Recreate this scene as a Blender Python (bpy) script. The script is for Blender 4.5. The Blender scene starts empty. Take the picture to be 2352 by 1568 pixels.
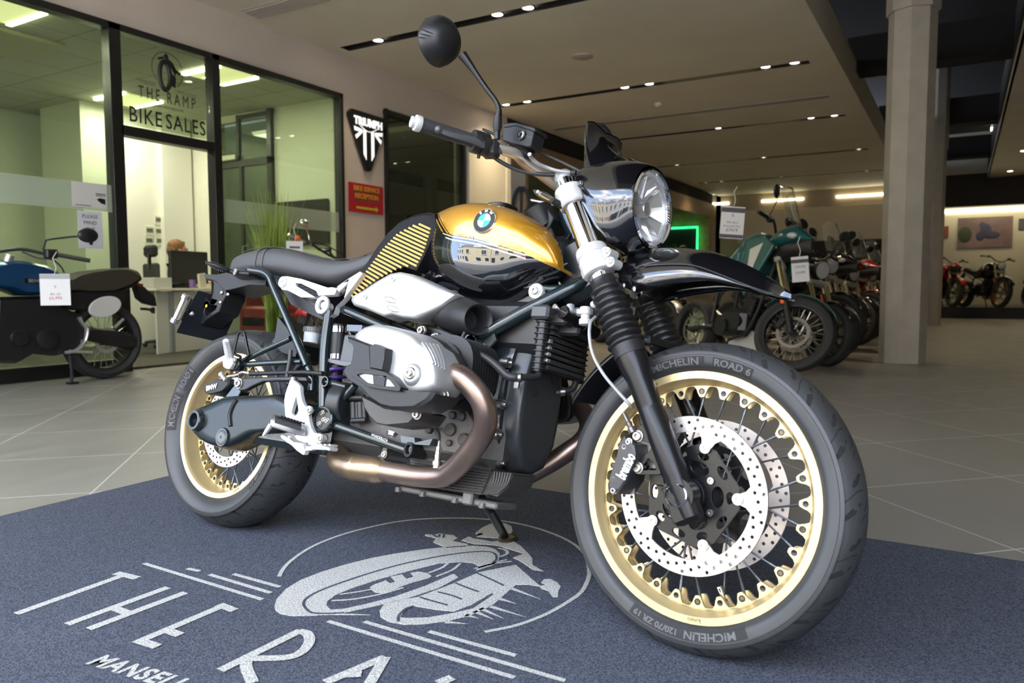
import bpy, bmesh, math, random
import numpy as np
from mathutils import Vector, Matrix, geometry
SC = bpy.context.scene; COL = SC.collection
PI = math.pi
def R(d): return math.radians(d)
# ---------------- camera (fitted to the photograph) ----------------
FPX, CAMH, PITCH, ROLL, YAW = 1747.0, 0.7563, 0.0703, 0.0029, R(30.5)
def rx(a): c, s = math.cos(a), math.sin(a); return np.array([[1,0,0],[0,c,-s],[0,s,c]])
def ry(a): c, s = math.cos(a), math.sin(a); return np.array([[c,0,s],[0,1,0],[-s,0,c]])
def rz(a): c, s = math.cos(a), math.sin(a); return np.array([[c,-s,0],[s,c,0],[0,0,1]])
def rax(u, a):
    u = u/np.linalg.norm(u); K = np.array([[0,-u[2],u[1]],[u[2],0,-u[0]],[-u[1],u[0],0]])
    return np.eye(3)+math.sin(a)*K+(1-math.cos(a))*K@K
RC = rz(YAW)@rx(-PITCH)@ry(ROLL)          # camera axes (x right, y forward, z up) -> room
CP = np.array([0, 0, CAMH])
cd = bpy.data.cameras.new('camera'); cam = bpy.data.objects.new('camera', cd); COL.objects.link(cam)
cd.sensor_width = 36; cd.lens = 36*FPX/2352; cd.clip_start = .05; cd.clip_end = 300
cd.dof.use_dof = True; cd.dof.focus_distance = 2.15; cd.dof.aperture_fstop = 4.5
M3 = np.stack([RC[:,0], RC[:,2], -RC[:,1]], 1)
cam.matrix_world = Matrix.Translation(CP)@Matrix(M3.tolist()).to_4x4()
SC.camera = cam
SC.view_settings.view_transform = 'Standard'; SC.view_settings.look = 'None'
SC.view_settings.gamma = 1; SC.view_settings.exposure = 0.53; SC.view_settings.use_curve_mapping = False
# ---------------- sky and sun (the street outside the open front, behind the camera) ----------------
w = bpy.data.worlds.new('sky'); SC.world = w; w.use_nodes = True; nt = w.node_tree; nt.nodes.clear()
def N(nt, t, **k):
    n = nt.nodes.new(t)
    for a, b in k.items(): setattr(n, a, b)
    return n
o = N(nt,'ShaderNodeOutputWorld'); bg = N(nt,'ShaderNodeBackground'); bg.inputs[1].default_value = 7.4
tc = N(nt,'ShaderNodeTexCoord'); mp = N(nt,'ShaderNodeMapping'); mp.inputs['Scale'].default_value = (1,1,2.6)
no = N(nt,'ShaderNodeTexNoise'); no.inputs['Scale'].default_value = 3.2; no.inputs['Detail'].default_value = 8; no.inputs['Roughness'].default_value = .55
cr = N(nt,'ShaderNodeValToRGB'); cr.color_ramp.elements[0].position = .47; cr.color_ramp.elements[1].position = .62
cr.color_ramp.elements[0].color = (.36,.50,.76,1); cr.color_ramp.elements[1].color = (1.32,1.27,1.2,1)
L = nt.links.new
L(tc.outputs['Generated'], mp.inputs[0]); L(mp.outputs[0], no.inputs['Vector']); L(no.outputs['Fac'], cr.inputs[0]); L(cr.outputs[0], bg.inputs[0]); L(bg.outputs[0], o.inputs[0])
sl = bpy.data.lights.new('sun','SUN'); sl.energy = 18; sl.angle = R(.6); sl.color = (1,.95,.86)
sun = bpy.data.objects.new('sun', sl); COL.objects.link(sun); sun.rotation_euler = (R(-33), 0, R(22))
SC.cycles.max_bounces = 8; SC.cycles.transparent_max_bounces = 12; SC.cycles.caustics_reflective = False; SC.cycles.caustics_refractive = False
SC.cycles.sample_clamp_indirect = 6; SC.cycles.use_denoising = True

# ---------------- materials ----------------
MT = {}
def mat(name, col=(.5,.5,.5), rough=.5, metal=0., spec=.5, noise=0, nscale=20, bump=0, bscale=60, coat=0, emit=None, es=0, alpha=1, trans=0, flake=0, col2=None, aniso=0):
    if name in MT: return MT[name]
    m = bpy.data.materials.new(name); m.use_nodes = True; t = m.node_tree; b = t.nodes['Principled BSDF']
    b.inputs['Base Color'].default_value = (*col,1); b.inputs['Roughness'].default_value = rough; b.inputs['Metallic'].default_value = metal
    b.inputs['Specular IOR Level'].default_value = spec; b.inputs['Coat Weight'].default_value = coat; b.inputs['Coat Roughness'].default_value = .01
    b.inputs['Alpha'].default_value = alpha; b.inputs['Transmission Weight'].default_value = trans
    if aniso: b.inputs['Anisotropic'].default_value = aniso
    if emit: b.inputs['Emission Color'].default_value = (*emit,1); b.inputs['Emission Strength'].default_value = es
    tc = t.nodes.new('ShaderNodeTexCoord')
    if noise or col2:
        n = t.nodes.new('ShaderNodeTexNoise'); n.inputs['Scale'].default_value = nscale; n.inputs['Detail'].default_value = 6
        t.links.new(tc.outputs['Object'], n.inputs['Vector'])
        r = t.nodes.new('ShaderNodeValToRGB'); r.color_ramp.elements[0].position = .35; r.color_ramp.elements[1].position = .65
        c2 = col2 if col2 else tuple(min(1,c*(1+noise)) for c in col)
        c1 = col if col2 else tuple(c*(1-noise) for c in col)
        r.color_ramp.elements[0].color = (*c1,1); r.color_ramp.elements[1].color = (*c2,1)
        t.links.new(n.outputs['Fac'], r.inputs[0]); t.links.new(r.outputs[0], b.inputs['Base Color'])
    if bump:
        n = t.nodes.new('ShaderNodeTexNoise'); n.inputs['Scale'].default_value = bscale; n.inputs['Detail'].default_value = 3
        t.links.new(tc.outputs['Object'], n.inputs['Vector'])
        bp = t.nodes.new('ShaderNodeBump'); bp.inputs['Strength'].default_value = bump; bp.inputs['Distance'].default_value = .002
        t.links.new(n.outputs['Fac'], bp.inputs['Height']); t.links.new(bp.outputs[0], b.inputs['Normal'])
    MT[name] = m; return m
def glass(name, tint=(.9,.95,.9), op=.12, rough=0., spec=1.0):
    # thin sheet: mostly see-through, with a mirror reflection that grows at a slant
    m = bpy.data.materials.new(name); m.use_nodes = True; t = m.node_tree; t.nodes.clear(); l = t.links.new
    o = N(t,'ShaderNodeOutputMaterial'); tr = N(t,'ShaderNodeBsdfTransparent'); tr.inputs[0].default_value = (*tint,1)
    g = N(t,'ShaderNodeBsdfGlossy'); g.inputs['Roughness'].default_value = rough
    ge = N(t,'ShaderNodeNewGeometry'); io = N(t,'ShaderNodeMapRange'); io.inputs[3].default_value = 1.5*spec; io.inputs[4].default_value = 1/(1.5*spec); l(ge.outputs['Backfacing'], io.inputs[0]); f = N(t,'ShaderNodeFresnel'); l(io.outputs[0], f.inputs[0]); mx = N(t,'ShaderNodeMixShader')
    d = N(t,'ShaderNodeBsdfDiffuse'); d.inputs[0].default_value = (.75,.8,.72,1); m2 = N(t,'ShaderNodeMixShader'); m2.inputs[0].default_value = op
    l(tr.outputs[0], m2.inputs[1]); l(d.outputs[0], m2.inputs[2]); l(f.outputs[0], mx.inputs[0]); l(m2.outputs[0], mx.inputs[1]); l(g.outputs[0], mx.inputs[2]); l(mx.outputs[0], o.inputs[0])
    MT[name] = m; return m
# ---------------- mesh builder ----------------
def V(*a): return np.array(a, float)
def unit(v): return v/(np.linalg.norm(v)+1e-12)
def basis(d):
    d = unit(np.array(d,float)); a = V(0,0,1) if abs(d[2]) < .9 else V(1,0,0)
    x = unit(np.cross(a,d)); return x, np.cross(d,x), d
def spline(pts, n=8, closed=False):
    P = [np.array(p,float) for p in pts]; m = len(P); out = []
    for i in range(m if closed else m-1):
        p0 = P[(i-1)%m] if closed or i > 0 else 2*P[0]-P[1]; p1 = P[i]; p2 = P[(i+1)%m]
        p3 = P[(i+2)%m] if closed or i < m-2 else 2*P[-1]-P[-2]
        for k in range(n):
            t = k/n; out.append(.5*((2*p1)+(p2-p0)*t+(2*p0-5*p1+4*p2-p3)*t*t+(3*p1-p0-3*p2+p3)*t**3))
    if not closed: out.append(P[-1])
    return out
class M:
    def __init__(s): s.v = []; s.f = []; s.mi = []; s.cur = 0
    def add(s, vs, fs):
        k = len(s.v); s.v += [tuple(float(c) for c in p) for p in vs]; s.f += [[k+i for i in f] for f in fs]; s.mi += [s.cur]*len(fs); return s
    def box(s, c, size, rot=None, bev=0):
        hx, hy, hz = [q/2 for q in size]; rot = np.eye(3) if rot is None else rot
        if bev:
            # chamfered box
            vs = []; idx = {}
            for sx in (-1,1):
                for sy in (-1,1):
                    for sz in (-1,1):
                        for ax in range(3):
                            p = [sx*(hx-bev), sy*(hy-bev), sz*(hz-bev)]; p[ax] += (sx,sy,sz)[ax]*bev
                            idx[(sx,sy,sz,ax)] = len(vs); vs.append(rot@np.array(p)+np.array(c))
            fs = []
            for ax in range(3):
                b, d = [q for q in range(3) if q != ax]
                for sg in (-1,1):
                    q = []
                    for (u1,u2) in ((-1,-1),(1,-1),(1,1),(-1,1)):
                        k = [0,0,0]; k[ax] = sg; k[b] = u1; k[d] = u2; q.append(idx[(*k,ax)])
                    fs.append(q)
            for ax in range(3):
                b, d = [q for q in range(3) if q != ax]
                for s1 in (-1,1):
                    for s2 in (-1,1):
                        k0 = [0,0,0]; k1 = [0,0,0]; k0[ax] = -1; k1[ax] = 1
                        for k in (k0,k1): k[b] = s1; k[d] = s2
                        fs.append([idx[(*k0,b)], idx[(*k1,b)], idx[(*k1,d)], idx[(*k0,d)]])
            for sx in (-1,1):
                for sy in (-1,1):
                    for sz in (-1,1): fs.append([idx[(sx,sy,sz,a)] for a in range(3)])
            return s.add(vs, fs)
        vs = [rot@V(a*hx,b*hy,d*hz)+np.array(c) for a in (-1,1) for b in (-1,1) for d in (-1,1)]
        return s.add(vs, [[0,1,3,2],[4,6,7,5],[0,4,5,1],[2,3,7,6],[0,2,6,4],[1,5,7,3]])
    def rings(s, rs, cap=True, closed=False, capf=None):
        n = len(rs[0]); vs = [p for r in rs for p in r]; fs = []; m = len(rs)
        for i in range(m if closed else m-1):
            a = i*n; b = ((i+1)%m)*n
            for j in range(n): k = (j+1)%n; fs.append([a+j,a+k,b+k,b+j])
        if cap and not closed: fs.append(list(range(n))[::-1]); fs.append([(m-1)*n+j for j in range(n)])
        return s.add(vs, fs)
    def cyl(s, p0, p1, r0, r1=None, n=20, cap=True):
        r1 = r0 if r1 is None else r1; p0 = np.array(p0,float); p1 = np.array(p1,float); x, y, _ = basis(p1-p0)
        ring = lambda c, r: [c+r*(math.cos(2*PI*j/n)*x+math.sin(2*PI*j/n)*y) for j in range(n)]
        return s.rings([ring(p0,r0), ring(p1,r1)], cap)
    def lathe(s, prof, o, d, n=32, cap=True, closed=False, squash=None):
        x, y, z = basis(d); o = np.array(o,float); q = squash or (1,1)
        return s.rings([[o+a*z+r*(q[0]*math.cos(2*PI*j/n)*x+q[1]*math.sin(2*PI*j/n)*y) for j in range(n)] for a, r in prof], cap, closed)
    def tube(s, pts, r, n=12, sm=0, closed=False, cap=True, flat=None, up=None):
        P = [np.array(p,float) for p in pts]; m0 = len(P)
        if sm:
            if not np.isscalar(r): 
                Q = spline([np.append(p,rr) for p,rr in zip(P,r)], sm, closed); P = [q[:3] for q in Q]; r = [q[3] for q in Q]
            else: P = spline(P, sm, closed)
        m = len(P); rr = [r]*m if np.isscalar(r) else list(r)
        T = [unit(P[(i+1)%m]-P[i-1]) if closed else unit(P[min(i+1,m-1)]-P[max(i-1,0)]) for i in range(m)]
        x, y, _ = basis(T[0])
        if up is not None: x = unit(np.cross(np.array(up,float), T[0]))
        out = []
        for i in range(m):
            if up is not None: x = unit(np.cross(np.array(up,float), T[i]))
            x = unit(x-T[i]*(x@T[i])); y = np.cross(T[i], x); fx, fy = flat or (1,1)
            out.append([P[i]+rr[i]*(fx*math.cos(2*PI*j/n)*x+fy*math.sin(2*PI*j/n)*y) for j in range(n)])
        return s.rings(out, cap, closed)
    def prism(s, outer, holes, fn, d0, d1):
        # outer: 2-D outline, holes: list of outlines; fn(a,b,depth) -> 3-D point
        loops = [outer]+list(holes); tri = geometry.tessellate_polygon([[Vector((a,b,0)) for a,b in l] for l in loops])
        flat = [p for l in loops for p in l]; n = len(flat)
        vs = [fn(a,b,d0) for a,b in flat]+[fn(a,b,d1) for a,b in flat]
        fs = [list(t) for t in tri]+[[n+i for i in t][::-1] for t in tri]; k = 0
        for l in loops:
            m = len(l)
            for i in range(m): j = (i+1)%m; fs.append([k+i,k+j,n+k+j,n+k+i])
            k += m
        return s.add(vs, fs)
    def grid(s, P, close_u=False):
        m = len(P); n = len(P[0]); fs = []
        for i in range(m if close_u else m-1):
            for j in range(n-1): a = i*n; b = ((i+1)%m)*n; fs.append([a+j,a+j+1,b+j+1,b+j])
        return s.add([p for r in P for p in r], fs)
    def ball(s, c, r, n=16, m=10, rot=None):
        r = (r,r,r) if np.isscalar(r) else r; rot = np.eye(3) if rot is None else rot
        return s.rings([[np.array(c)+rot@V(r[0]*math.sin(a)*math.cos(b), r[1]*math.sin(a)*math.sin(b), r[2]*math.cos(a)) for b in [2*PI*j/n for j in range(n)]] for a in [max(.02,min(PI-.02,PI*i/m)) for i in range(m+1)]])
    def bolt(s, p, d, r=.008, h=.006, hexa=False):
        p = np.array(p,float); d = unit(np.array(d,float))
        s.lathe([(0,r*1.25),(h*.25,r*1.25),(h*.3,r),(h*.85,r),(h,r*.85),(h,r*.5),(h*.5,r*.45)], p, d, 6 if hexa else 14); return s
    def xform(s, A, t=(0,0,0)):
        s.v = [tuple(np.asarray(A)@np.array(p)+np.array(t)) for p in s.v]; return s
def obj(name, m, ma, parent=None, smooth=True, auto=35, bevel=0, subsurf=0, solid=0, loc=None):
    me = bpy.data.meshes.new(name); me.from_pydata(m.v, [], m.f)
    mats = ma if isinstance(ma, (list,tuple)) else [ma]
    for q in mats: me.materials.append(q)
    if len(mats) > 1:
        for p, i in zip(me.polygons, m.mi): p.material_index = i
    bm = bmesh.new(); bm.from_mesh(me); bmesh.ops.recalc_face_normals(bm, faces=bm.faces)
    if smooth:
        for f in bm.faces: f.smooth = True
        th = R(auto)
        for e in bm.edges:
            if len(e.link_faces) == 2 and e.calc_face_angle(0) > th: e.smooth = False
    bm.to_mesh(me); bm.free()
    ob = bpy.data.objects.new(name, me); COL.objects.link(ob)
    if parent: ob.parent = parent
    if loc is not None: ob.location = loc
    if bevel:
        b = ob.modifiers.new('bevel','BEVEL'); b.width = bevel; b.segments = 2; b.limit_method = 'ANGLE'; b.angle_limit = R(40)
    if solid:
        b = ob.modifiers.new('solidify','SOLIDIFY'); b.thickness = solid; b.offset = -1
    if subsurf:
        b = ob.modifiers.new('subsurf','SUBSURF'); b.levels = subsurf; b.render_levels = subsurf
    return ob
def empty(name, label, cat, loc=(0,0,0), rot=(0,0,0), group=None):
    e = bpy.data.objects.new(name, None); COL.objects.link(e); e.location = loc; e.rotation_euler = rot
    e['label'] = label; e['category'] = cat
    if group: e['group'] = group
    return e
def tag(o, label, cat=None, group=None, kind=None):
    o['label'] = label
    if cat: o['category'] = cat
    if group: o['group'] = group
    if kind: o['kind'] = kind
    return o
def st(o, label=None):
    o['kind'] = 'structure'
    if label: o['label'] = label
    return o
def copy_tree(o, parent=None):
    c = o.copy(); COL.objects.link(c)
    if parent: c.parent = parent
    for ch in o.children: copy_tree(ch, c)
    return c
def text_mesh(body, size=1., depth=.0, align='CENTER', shear=0, spacing=1., bold=0, sx=1.):
    c = bpy.data.curves.new('t','FONT'); c.body = body; c.size = size; c.extrude = depth; c.align_x = align; c.align_y = 'CENTER'; c.shear = shear; c.space_character = spacing; c.offset = bold
    c.resolution_u = 3
    o = bpy.data.objects.new('t', c); COL.objects.link(o); dg = bpy.context.evaluated_depsgraph_get(); dg.update()
    me = o.evaluated_get(dg).to_mesh(); m = M(); m.add([(v.co.x*sx, v.co.y, v.co.z) for v in me.vertices], [list(p.vertices) for p in me.polygons])
    o.evaluated_get(dg).to_mesh_clear(); bpy.data.objects.remove(o); bpy.data.curves.remove(c); return m
def place(m, o, ex, ey, ez=None):
    # put a flat mesh drawn in x,y (z up) on a plane
    ex = np.array(ex,float); ey = np.array(ey,float); ez = unit(np.cross(ex,ey)) if ez is None else np.array(ez,float)
    m.v = [tuple(np.array(o)+p[0]*ex+p[1]*ey+p[2]*ez) for p in m.v]; return m
# pixel helpers: a point of the photograph carried to a known plane of the room
def ray(x, y): return RC@V((x-1176)/FPX, 1, -(y-784)/FPX)
def onZ(x, y, z=0.): d = ray(x,y); return CP+(z-CAMH)/d[2]*d
def onX(x, y, X): d = ray(x,y); return CP+(X-CP[0])/d[0]*d
def onY(x, y, Y): d = ray(x,y); return CP+(Y-CP[1])/d[1]*d
# ================= the room =================
WX, CZ = -6.62, 3.6                      # left wall plane, ceiling height
white = mat('painted_plaster', (.62,.57,.50), .6, noise=.04, nscale=3)
wallm = mat('wall_paint', (.66,.58,.52), .6, noise=.03, nscale=2)
officew = mat('office_wall_paint', (.74,.74,.60), .6, noise=.02)
black = mat('black_metal_frame', (.012,.012,.012), .35)
darkvoid = mat('dark_soffit_paint', (.012,.010,.008), .9)
tan = mat('tan_wall_paint', (.42,.33,.23), .6, noise=.05)
def tiles():
    m = mat('floor_tiles', (.3,.3,.3), .38, spec=.35); t = m.node_tree; b = t.nodes['Principled BSDF']; l = t.links.new
    tc = N(t,'ShaderNodeTexCoord'); mp = N(t,'ShaderNodeMapping'); mp.inputs['Rotation'].default_value = (0,0,R(45)); mp.inputs['Location'].default_value = (.335,.13,0)
    br = N(t,'ShaderNodeTexBrick'); br.offset = 0; br.inputs['Scale'].default_value = 1; br.inputs['Brick Width'].default_value = .69; br.inputs['Row Height'].default_value = .69
    br.inputs['Mortar Size'].default_value = .0035; br.inputs['Mortar Smooth'].default_value = .2
    n = N(t,'ShaderNodeTexNoise'); n.inputs['Scale'].default_value = 1.6; n.inputs['Detail'].default_value = 7
    n2 = N(t,'ShaderNodeTexNoise'); n2.inputs['Scale'].default_value = 9; n2.inputs['Detail'].default_value = 5
    st_ = N(t,'ShaderNodeMapping'); st_.inputs['Scale'].default_value = (1,.25,1); st_.inputs['Rotation'].default_value = (0,0,R(45))
    r = N(t,'ShaderNodeValToRGB'); r.color_ramp.elements[0].color = (.180,.168,.145,1); r.color_ramp.elements[1].color = (.245,.229,.20,1); r.color_ramp.elements[0].position = .3; r.color_ramp.elements[1].position = .7
    mx = N(t,'ShaderNodeMixRGB'); mx.inputs[2].default_value = (.50,.48,.44,1)
    l(tc.outputs['Object'], mp.inputs[0]); l(mp.outputs[0], br.inputs[0]); l(tc.outputs['Object'], st_.inputs[0]); l(st_.outputs[0], n.inputs[0]); l(st_.outputs[0], n2.inputs[0])
    ad = N(t,'ShaderNodeMath', operation='MULTIPLY_ADD'); ad.inputs[1].default_value = .35; l(n2.outputs[0], ad.inputs[0]); sb = N(t,'ShaderNodeMath', operation='MULTIPLY'); sb.inputs[1].default_value = .65; l(n.outputs[0], sb.inputs[0]); l(sb.outputs[0], ad.inputs[2])
    l(ad.outputs[0], r.inputs[0]); l(r.outputs[0], mx.inputs[1]); l(br.outputs['Fac'], mx.inputs[0]); l(mx.outputs[0], b.inputs['Base Color'])
    mr = N(t,'ShaderNodeMapRange'); mr.inputs[3].default_value = .30; mr.inputs[4].default_value = .5; l(n2.outputs[0], mr.inputs[0]); l(mr.outputs[0], b.inputs['Roughness'])
    return m
FR = -0.75     # front line of the shop: everything at smaller Y is the street
st(obj('floor', M().box((-3.3,12.2,-.05),(26,26,.1)), tiles()), 'grey stone tile floor laid on the diagonal')
# left wall: plaster with the glazed office front and a second glazed opening
def wall_seg(name, y0, y1, z0, z1, x=WX, th=.12, m=wallm): return st(obj(name, M().box((x-th/2,(y0+y1)/2,(z0+z1)/2),(th,y1-y0,z1-z0)), m))
m = M()
for y0,y1,z0,z1 in ((FR,11.1,3.12,CZ),(7.12,7.92,0,3.12),(9.80,11.1,0,3.12)): m.box((WX-.07,(y0+y1)/2,(z0+z1)/2),(.14,y1-y0,z1-z0))
st(obj('wall_left', m, wallm), 'cream plastered left wall above and between the glazed openings')
st(obj('baseboard_left', M().box((WX+.01,8.0,.2),(.025,1.75,.4)).box((WX+.01,10.4,.05),(.02,1.4,.1)), black))
# black office frame
m = M()
for y, w_ in ((4.19,.11),(5.26,.09),(7.08,.05)): m.box((WX+.0,y,1.56),(.12,w_,3.12))
m.box((WX,3.15,3.09),(.12,7.9,.06)); m.box((WX,4.72,2.19),(.12,1.0,.09)); m.box((WX,1.6,.06),(.12,5.1,.12)); m.box((WX,6.17,.06),(.12,1.8,.12))
st(obj('window_frame_1', m, black, bevel=.004), 'black metal frame of the glazed office front')
g1 = glass('office_glass', (.80,.87,.76), .03); 
st(obj('window_1', M().box((WX,1.7,1.6),(.01,4.9,2.95)), g1), 'clear office window glass left of the doorway')
st(obj('window_2', M().box((WX,6.17,1.6),(.01,1.74,2.95)), g1), 'clear office window glass right of the doorway')
st(obj('window_3', M().box((WX,4.72,2.67),(.01,.98,.82)), g1), 'glass fanlight above the office doorway')
fr = glass('frosted_film', (.80,.88,.76), .38)
st(obj('window_film_1', M().box((WX+.009,1.7,1.565),(.003,4.9,.24)), fr), 'frosted band across the left office window')
st(obj('window_film_2', M().box((WX+.009,6.17,1.565),(.003,1.74,.24)), fr), 'frosted band across the right office window')
# second glazed opening
m = M()
m.box((WX,8.86,3.06),(.12,1.9,.05)); m.box((WX,7.94,1.56),(.1,.04,3.1)); m.box((WX,9.76,1.56),(.1,.05,3.1)); m.box((WX,8.86,.05),(.12,1.9,.1))
st(obj('window_frame_2', m, black), 'thin black frame of the second window')
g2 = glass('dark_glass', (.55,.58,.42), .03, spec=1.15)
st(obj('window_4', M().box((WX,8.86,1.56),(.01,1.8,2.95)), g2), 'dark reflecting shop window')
# plain door in the left wall
m = M(); m.box((WX+.03,10.45,1.5),(.04,1.05,3.0)); st(obj('door_1', m, mat('door_paint',(.68,.64,.52),.5)), 'cream door at the end of the left wall')
m = M(); m.box((WX+.04,9.88,1.5),(.07,.09,3.0)); m.box((WX+.04,11.03,1.5),(.07,.12,3.0)); m.box((WX+.06,10.93,2.1),(.03,.05,.14)).box((WX+.06,10.93,.9),(.03,.05,.14))
st(obj('door_frame_1', m, mat('door_frame_paint',(.72,.68,.60),.5)), 'white frame and hinges of the cream door')
# ceiling: front bay with black light slots, dark void, right bay
ceilm = mat('ceiling_paint', (.80,.745,.62), .65, noise=.04, nscale=1.2)
slots = [(7.0,-6.43,-1.75,.17),(10.42,-6.33,-1.75,.16),(13.9,-6.3,-1.75,.15),(17.5,-6.3,-1.75,.15),(20.8,-6.3,-1.75,.15)]
m = M(); ys = [FR]
for y,a,b,wd in slots: m.box(((WX-1.45)/2,(ys[-1]+y-wd/2)/2,CZ+.05),(-1.45-WX,y-wd/2-ys[-1],.1)); ys.append(y+wd/2)
m.box(((WX-1.45)/2,(ys[-1]+24)/2,CZ+.05),(-1.45-WX,24-ys[-1],.1))
for y,a,b,wd in slots: m.box(((WX+a)/2,y,CZ+.05),(a-WX,wd,.1)); m.box(((b-1.45)/2,y,CZ+.05),(-1.45-b,wd,.1))
m.box((-1.44,11.6,CZ+.22),(.03,24.8,.46))
st(obj('ceiling', m, ceilm), 'suspended plaster ceiling with long black light slots')
m = M()
for y,a,b,wd in slots: m.box(((a+b)/2,y,CZ+.12),(b-a+.02,wd+.02,.02)); 

for y,a,b,wd in slots:
    for s_ in (-1,1): m.box(((a+b)/2,y+s_*(wd/2-.004),CZ+.055),(b-a,.008,.108))
    m.box((a+.004,y,CZ+.055),(.008,wd,.108)); m.box((b-.004,y,CZ+.055),(.008,wd,.108))
m.box((-1.3,11.6,5.1),(14,25.6,.05)); m.box((5.85,11.6,4.4),(.05,25.6,1.6))
for y in (7.6,12.6,17.5,22.0): m.box((-.5,y,4.15),(2.1,.45,.5))
m.box((.52,13,CZ+.4),(.03,26,.8)); m.box((-.5,24.5,4.4),(2.1,.1,1.6))
st(obj('ceiling_2', m, darkvoid), 'black painted void with cross beams between the two ceilings')
st(obj('ceiling_3', M().box((3.2,12.6,CZ+.05),(5.4,26.8,.1)), ceilm), 'suspended ceiling of the right bay')
# bulkhead beam running on past the end of the left wall
st(obj('trim_1', M().box((WX-.15,17.3,3.08),(.3,12.4,.42)), mat('bulkhead_paint',(.30,.20,.11),.6)), 'brown bulkhead beam below the black gap')
st(obj('trim_2', M().box((WX-.2,17.3,3.45),(.3,12.4,.32)), darkvoid), 'black recess above the bulkhead beam')
# walls around
m = M(); m.box((-9.5,24.06,1.8),(5.9,.12,3.7)); m.box((-4.2,24.06,1.8),(5.0,.12,3.7))
st(obj('wall_back', m, tan), 'tan back wall behind the left bay')
st(obj('wall_back_right', M().box((2.2,24.06,2.4),(7.4,.12,4.9)), mat('back_wall_paint',(.62,.56,.42),.6)), 'pale back wall of the right bay')
st(obj('wall_right', M().box((5.9,11.7,2.5),(.12,25,5.2)), tan), 'right wall of the showroom')
st(obj('wall_side_left', M().box((-12.4,17.5,1.8),(.12,13.2,3.7)), tan), 'far side wall of the recess')
st(obj('wall_recess', M().box((-9.6,12.0,1.8),(5.7,.1,3.7)), tan), 'tan wall carrying the black round emblem')
st(obj('ceiling_4', M().box((-9.5,17.5,3.72),(5.8,13.3,.1)), ceilm), 'ceiling of the side recess')
st(obj('trim_3', M().box((2.2,23.85,3.3),(6.6,.3,.85)), mat('dark_bulkhead',(.03,.025,.02),.8)), 'dark bulkhead over the right back wall')
st(obj('floor_platform', M().box((2.2,22.6,.135),(6.6,2.8,.27)), mat('platform_dark',(.02,.018,.015),.6)), 'low dark display platform at the back right')
st(obj('wall_roof', M().box((-3,12,5.3),(22,27,.2)), darkvoid), 'roof slab over the showroom')
# front: open at the left, lintel above; unseen right wall widened to darken that side
m = M(); m.box((-1.3,FR-.1,4.45),(14.6,.2,1.7)); m.box((4.0,FR-.1,2.4),(4.0,.2,5.0)); m.box((-10,FR-.1,2.4),(6.7,.2,5.0))
st(obj('wall_front', m, wallm), 'front wall and lintel around the open shop front')
# octagonal columns
def column(name, x, y, r, lab, m_):
    m = M(); m.lathe([(0,r),(3.42,r)], (x,y,0), (0,0,1), 8); m.lathe([(3.42,r*1.12),(5.0,r*1.12)], (x,y,0), (0,0,1), 8)
    m.xform(np.eye(3)); return tag(st(obj(name, m, m_, smooth=False)), lab)
colm = mat('column_paint', (.40,.365,.31), .6, noise=.06, nscale=6, bump=.3, bscale=25)
column('wall_column_1', -.49, 8.57, .215, 'grey octagonal concrete column in the middle of the showroom', colm)
column('wall_column_2', -.5, 17.2, .18, 'second octagonal column behind the first one', colm)
# ---------------- downlights ----------------
hot = mat('lamp_glow', (1,1,1), .5, emit=(1,.93,.74), es=22); tubeg = mat('tube_glow', (1,1,1), .5, emit=(1,.90,.45), es=2.2)
lampring = mat('lamp_ring', (.08,.075,.06), .4)
ld = bpy.data.lights.new('downlight_beam','SPOT'); ld.energy = 34; ld.spot_size = R(120); ld.spot_blend = 1; ld.color = (1,.80,.52); ld.shadow_soft_size = .06
ld2 = ld.copy(); ld2.energy = 10
g0 = M().lathe([(0,.055),(.004,.055)], (0,0,0), (0,0,1), 20); gr = M().lathe([(-.004,.058),(-.004,.075),(.008,.075),(.008,.058)], (0,0,0), (0,0,1), 24, cap=False, closed=True)
first = None
def downlight(x, y, z=CZ+.02, lab='', grp='round downlights in the black ceiling slots', beam=True):
    global first
    if first is None:
        e = empty('downlight', lab, 'ceiling light', (x,y,z), group=grp); obj('lamp_disc', g0, hot, e); obj('trim_ring', gr, lampring, e); first = e
    else:
        e = copy_tree(first); e.location = (x,y,z); e['label'] = lab; e['group'] = grp
    if beam:
        b = bpy.data.objects.new('downlight_beam', ld if y < 12 else ld2); COL.objects.link(b); b.location = (0,0,-.02); b.parent = e
    return e
rows = ['nearest','second','third','fourth','farthest']
spots = [(0,[-5.91,-4.29,-3.92]),(1,[-6.24,-5.86,-4.25,-3.88,-2.29,-1.93]),(2,[-3.87,-2.29,-1.92]),(3,[-5.83,-3.86,-1.93]),(4,[-6.11,-5.68,-4.12,-2.1])]
nth = {3:['leftmost','middle','rightmost'],6:['leftmost','second','third','fourth','fifth','rightmost'],4:['leftmost','second','third','rightmost']}
for k, xs in spots:
    for i, x in enumerate(xs):
        downlight(x, slots[k][0], lab=f'{nth[len(xs)][i]} lit round downlight in the {rows[k]} black ceiling slot', beam=(k > 0 or True))
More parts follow.
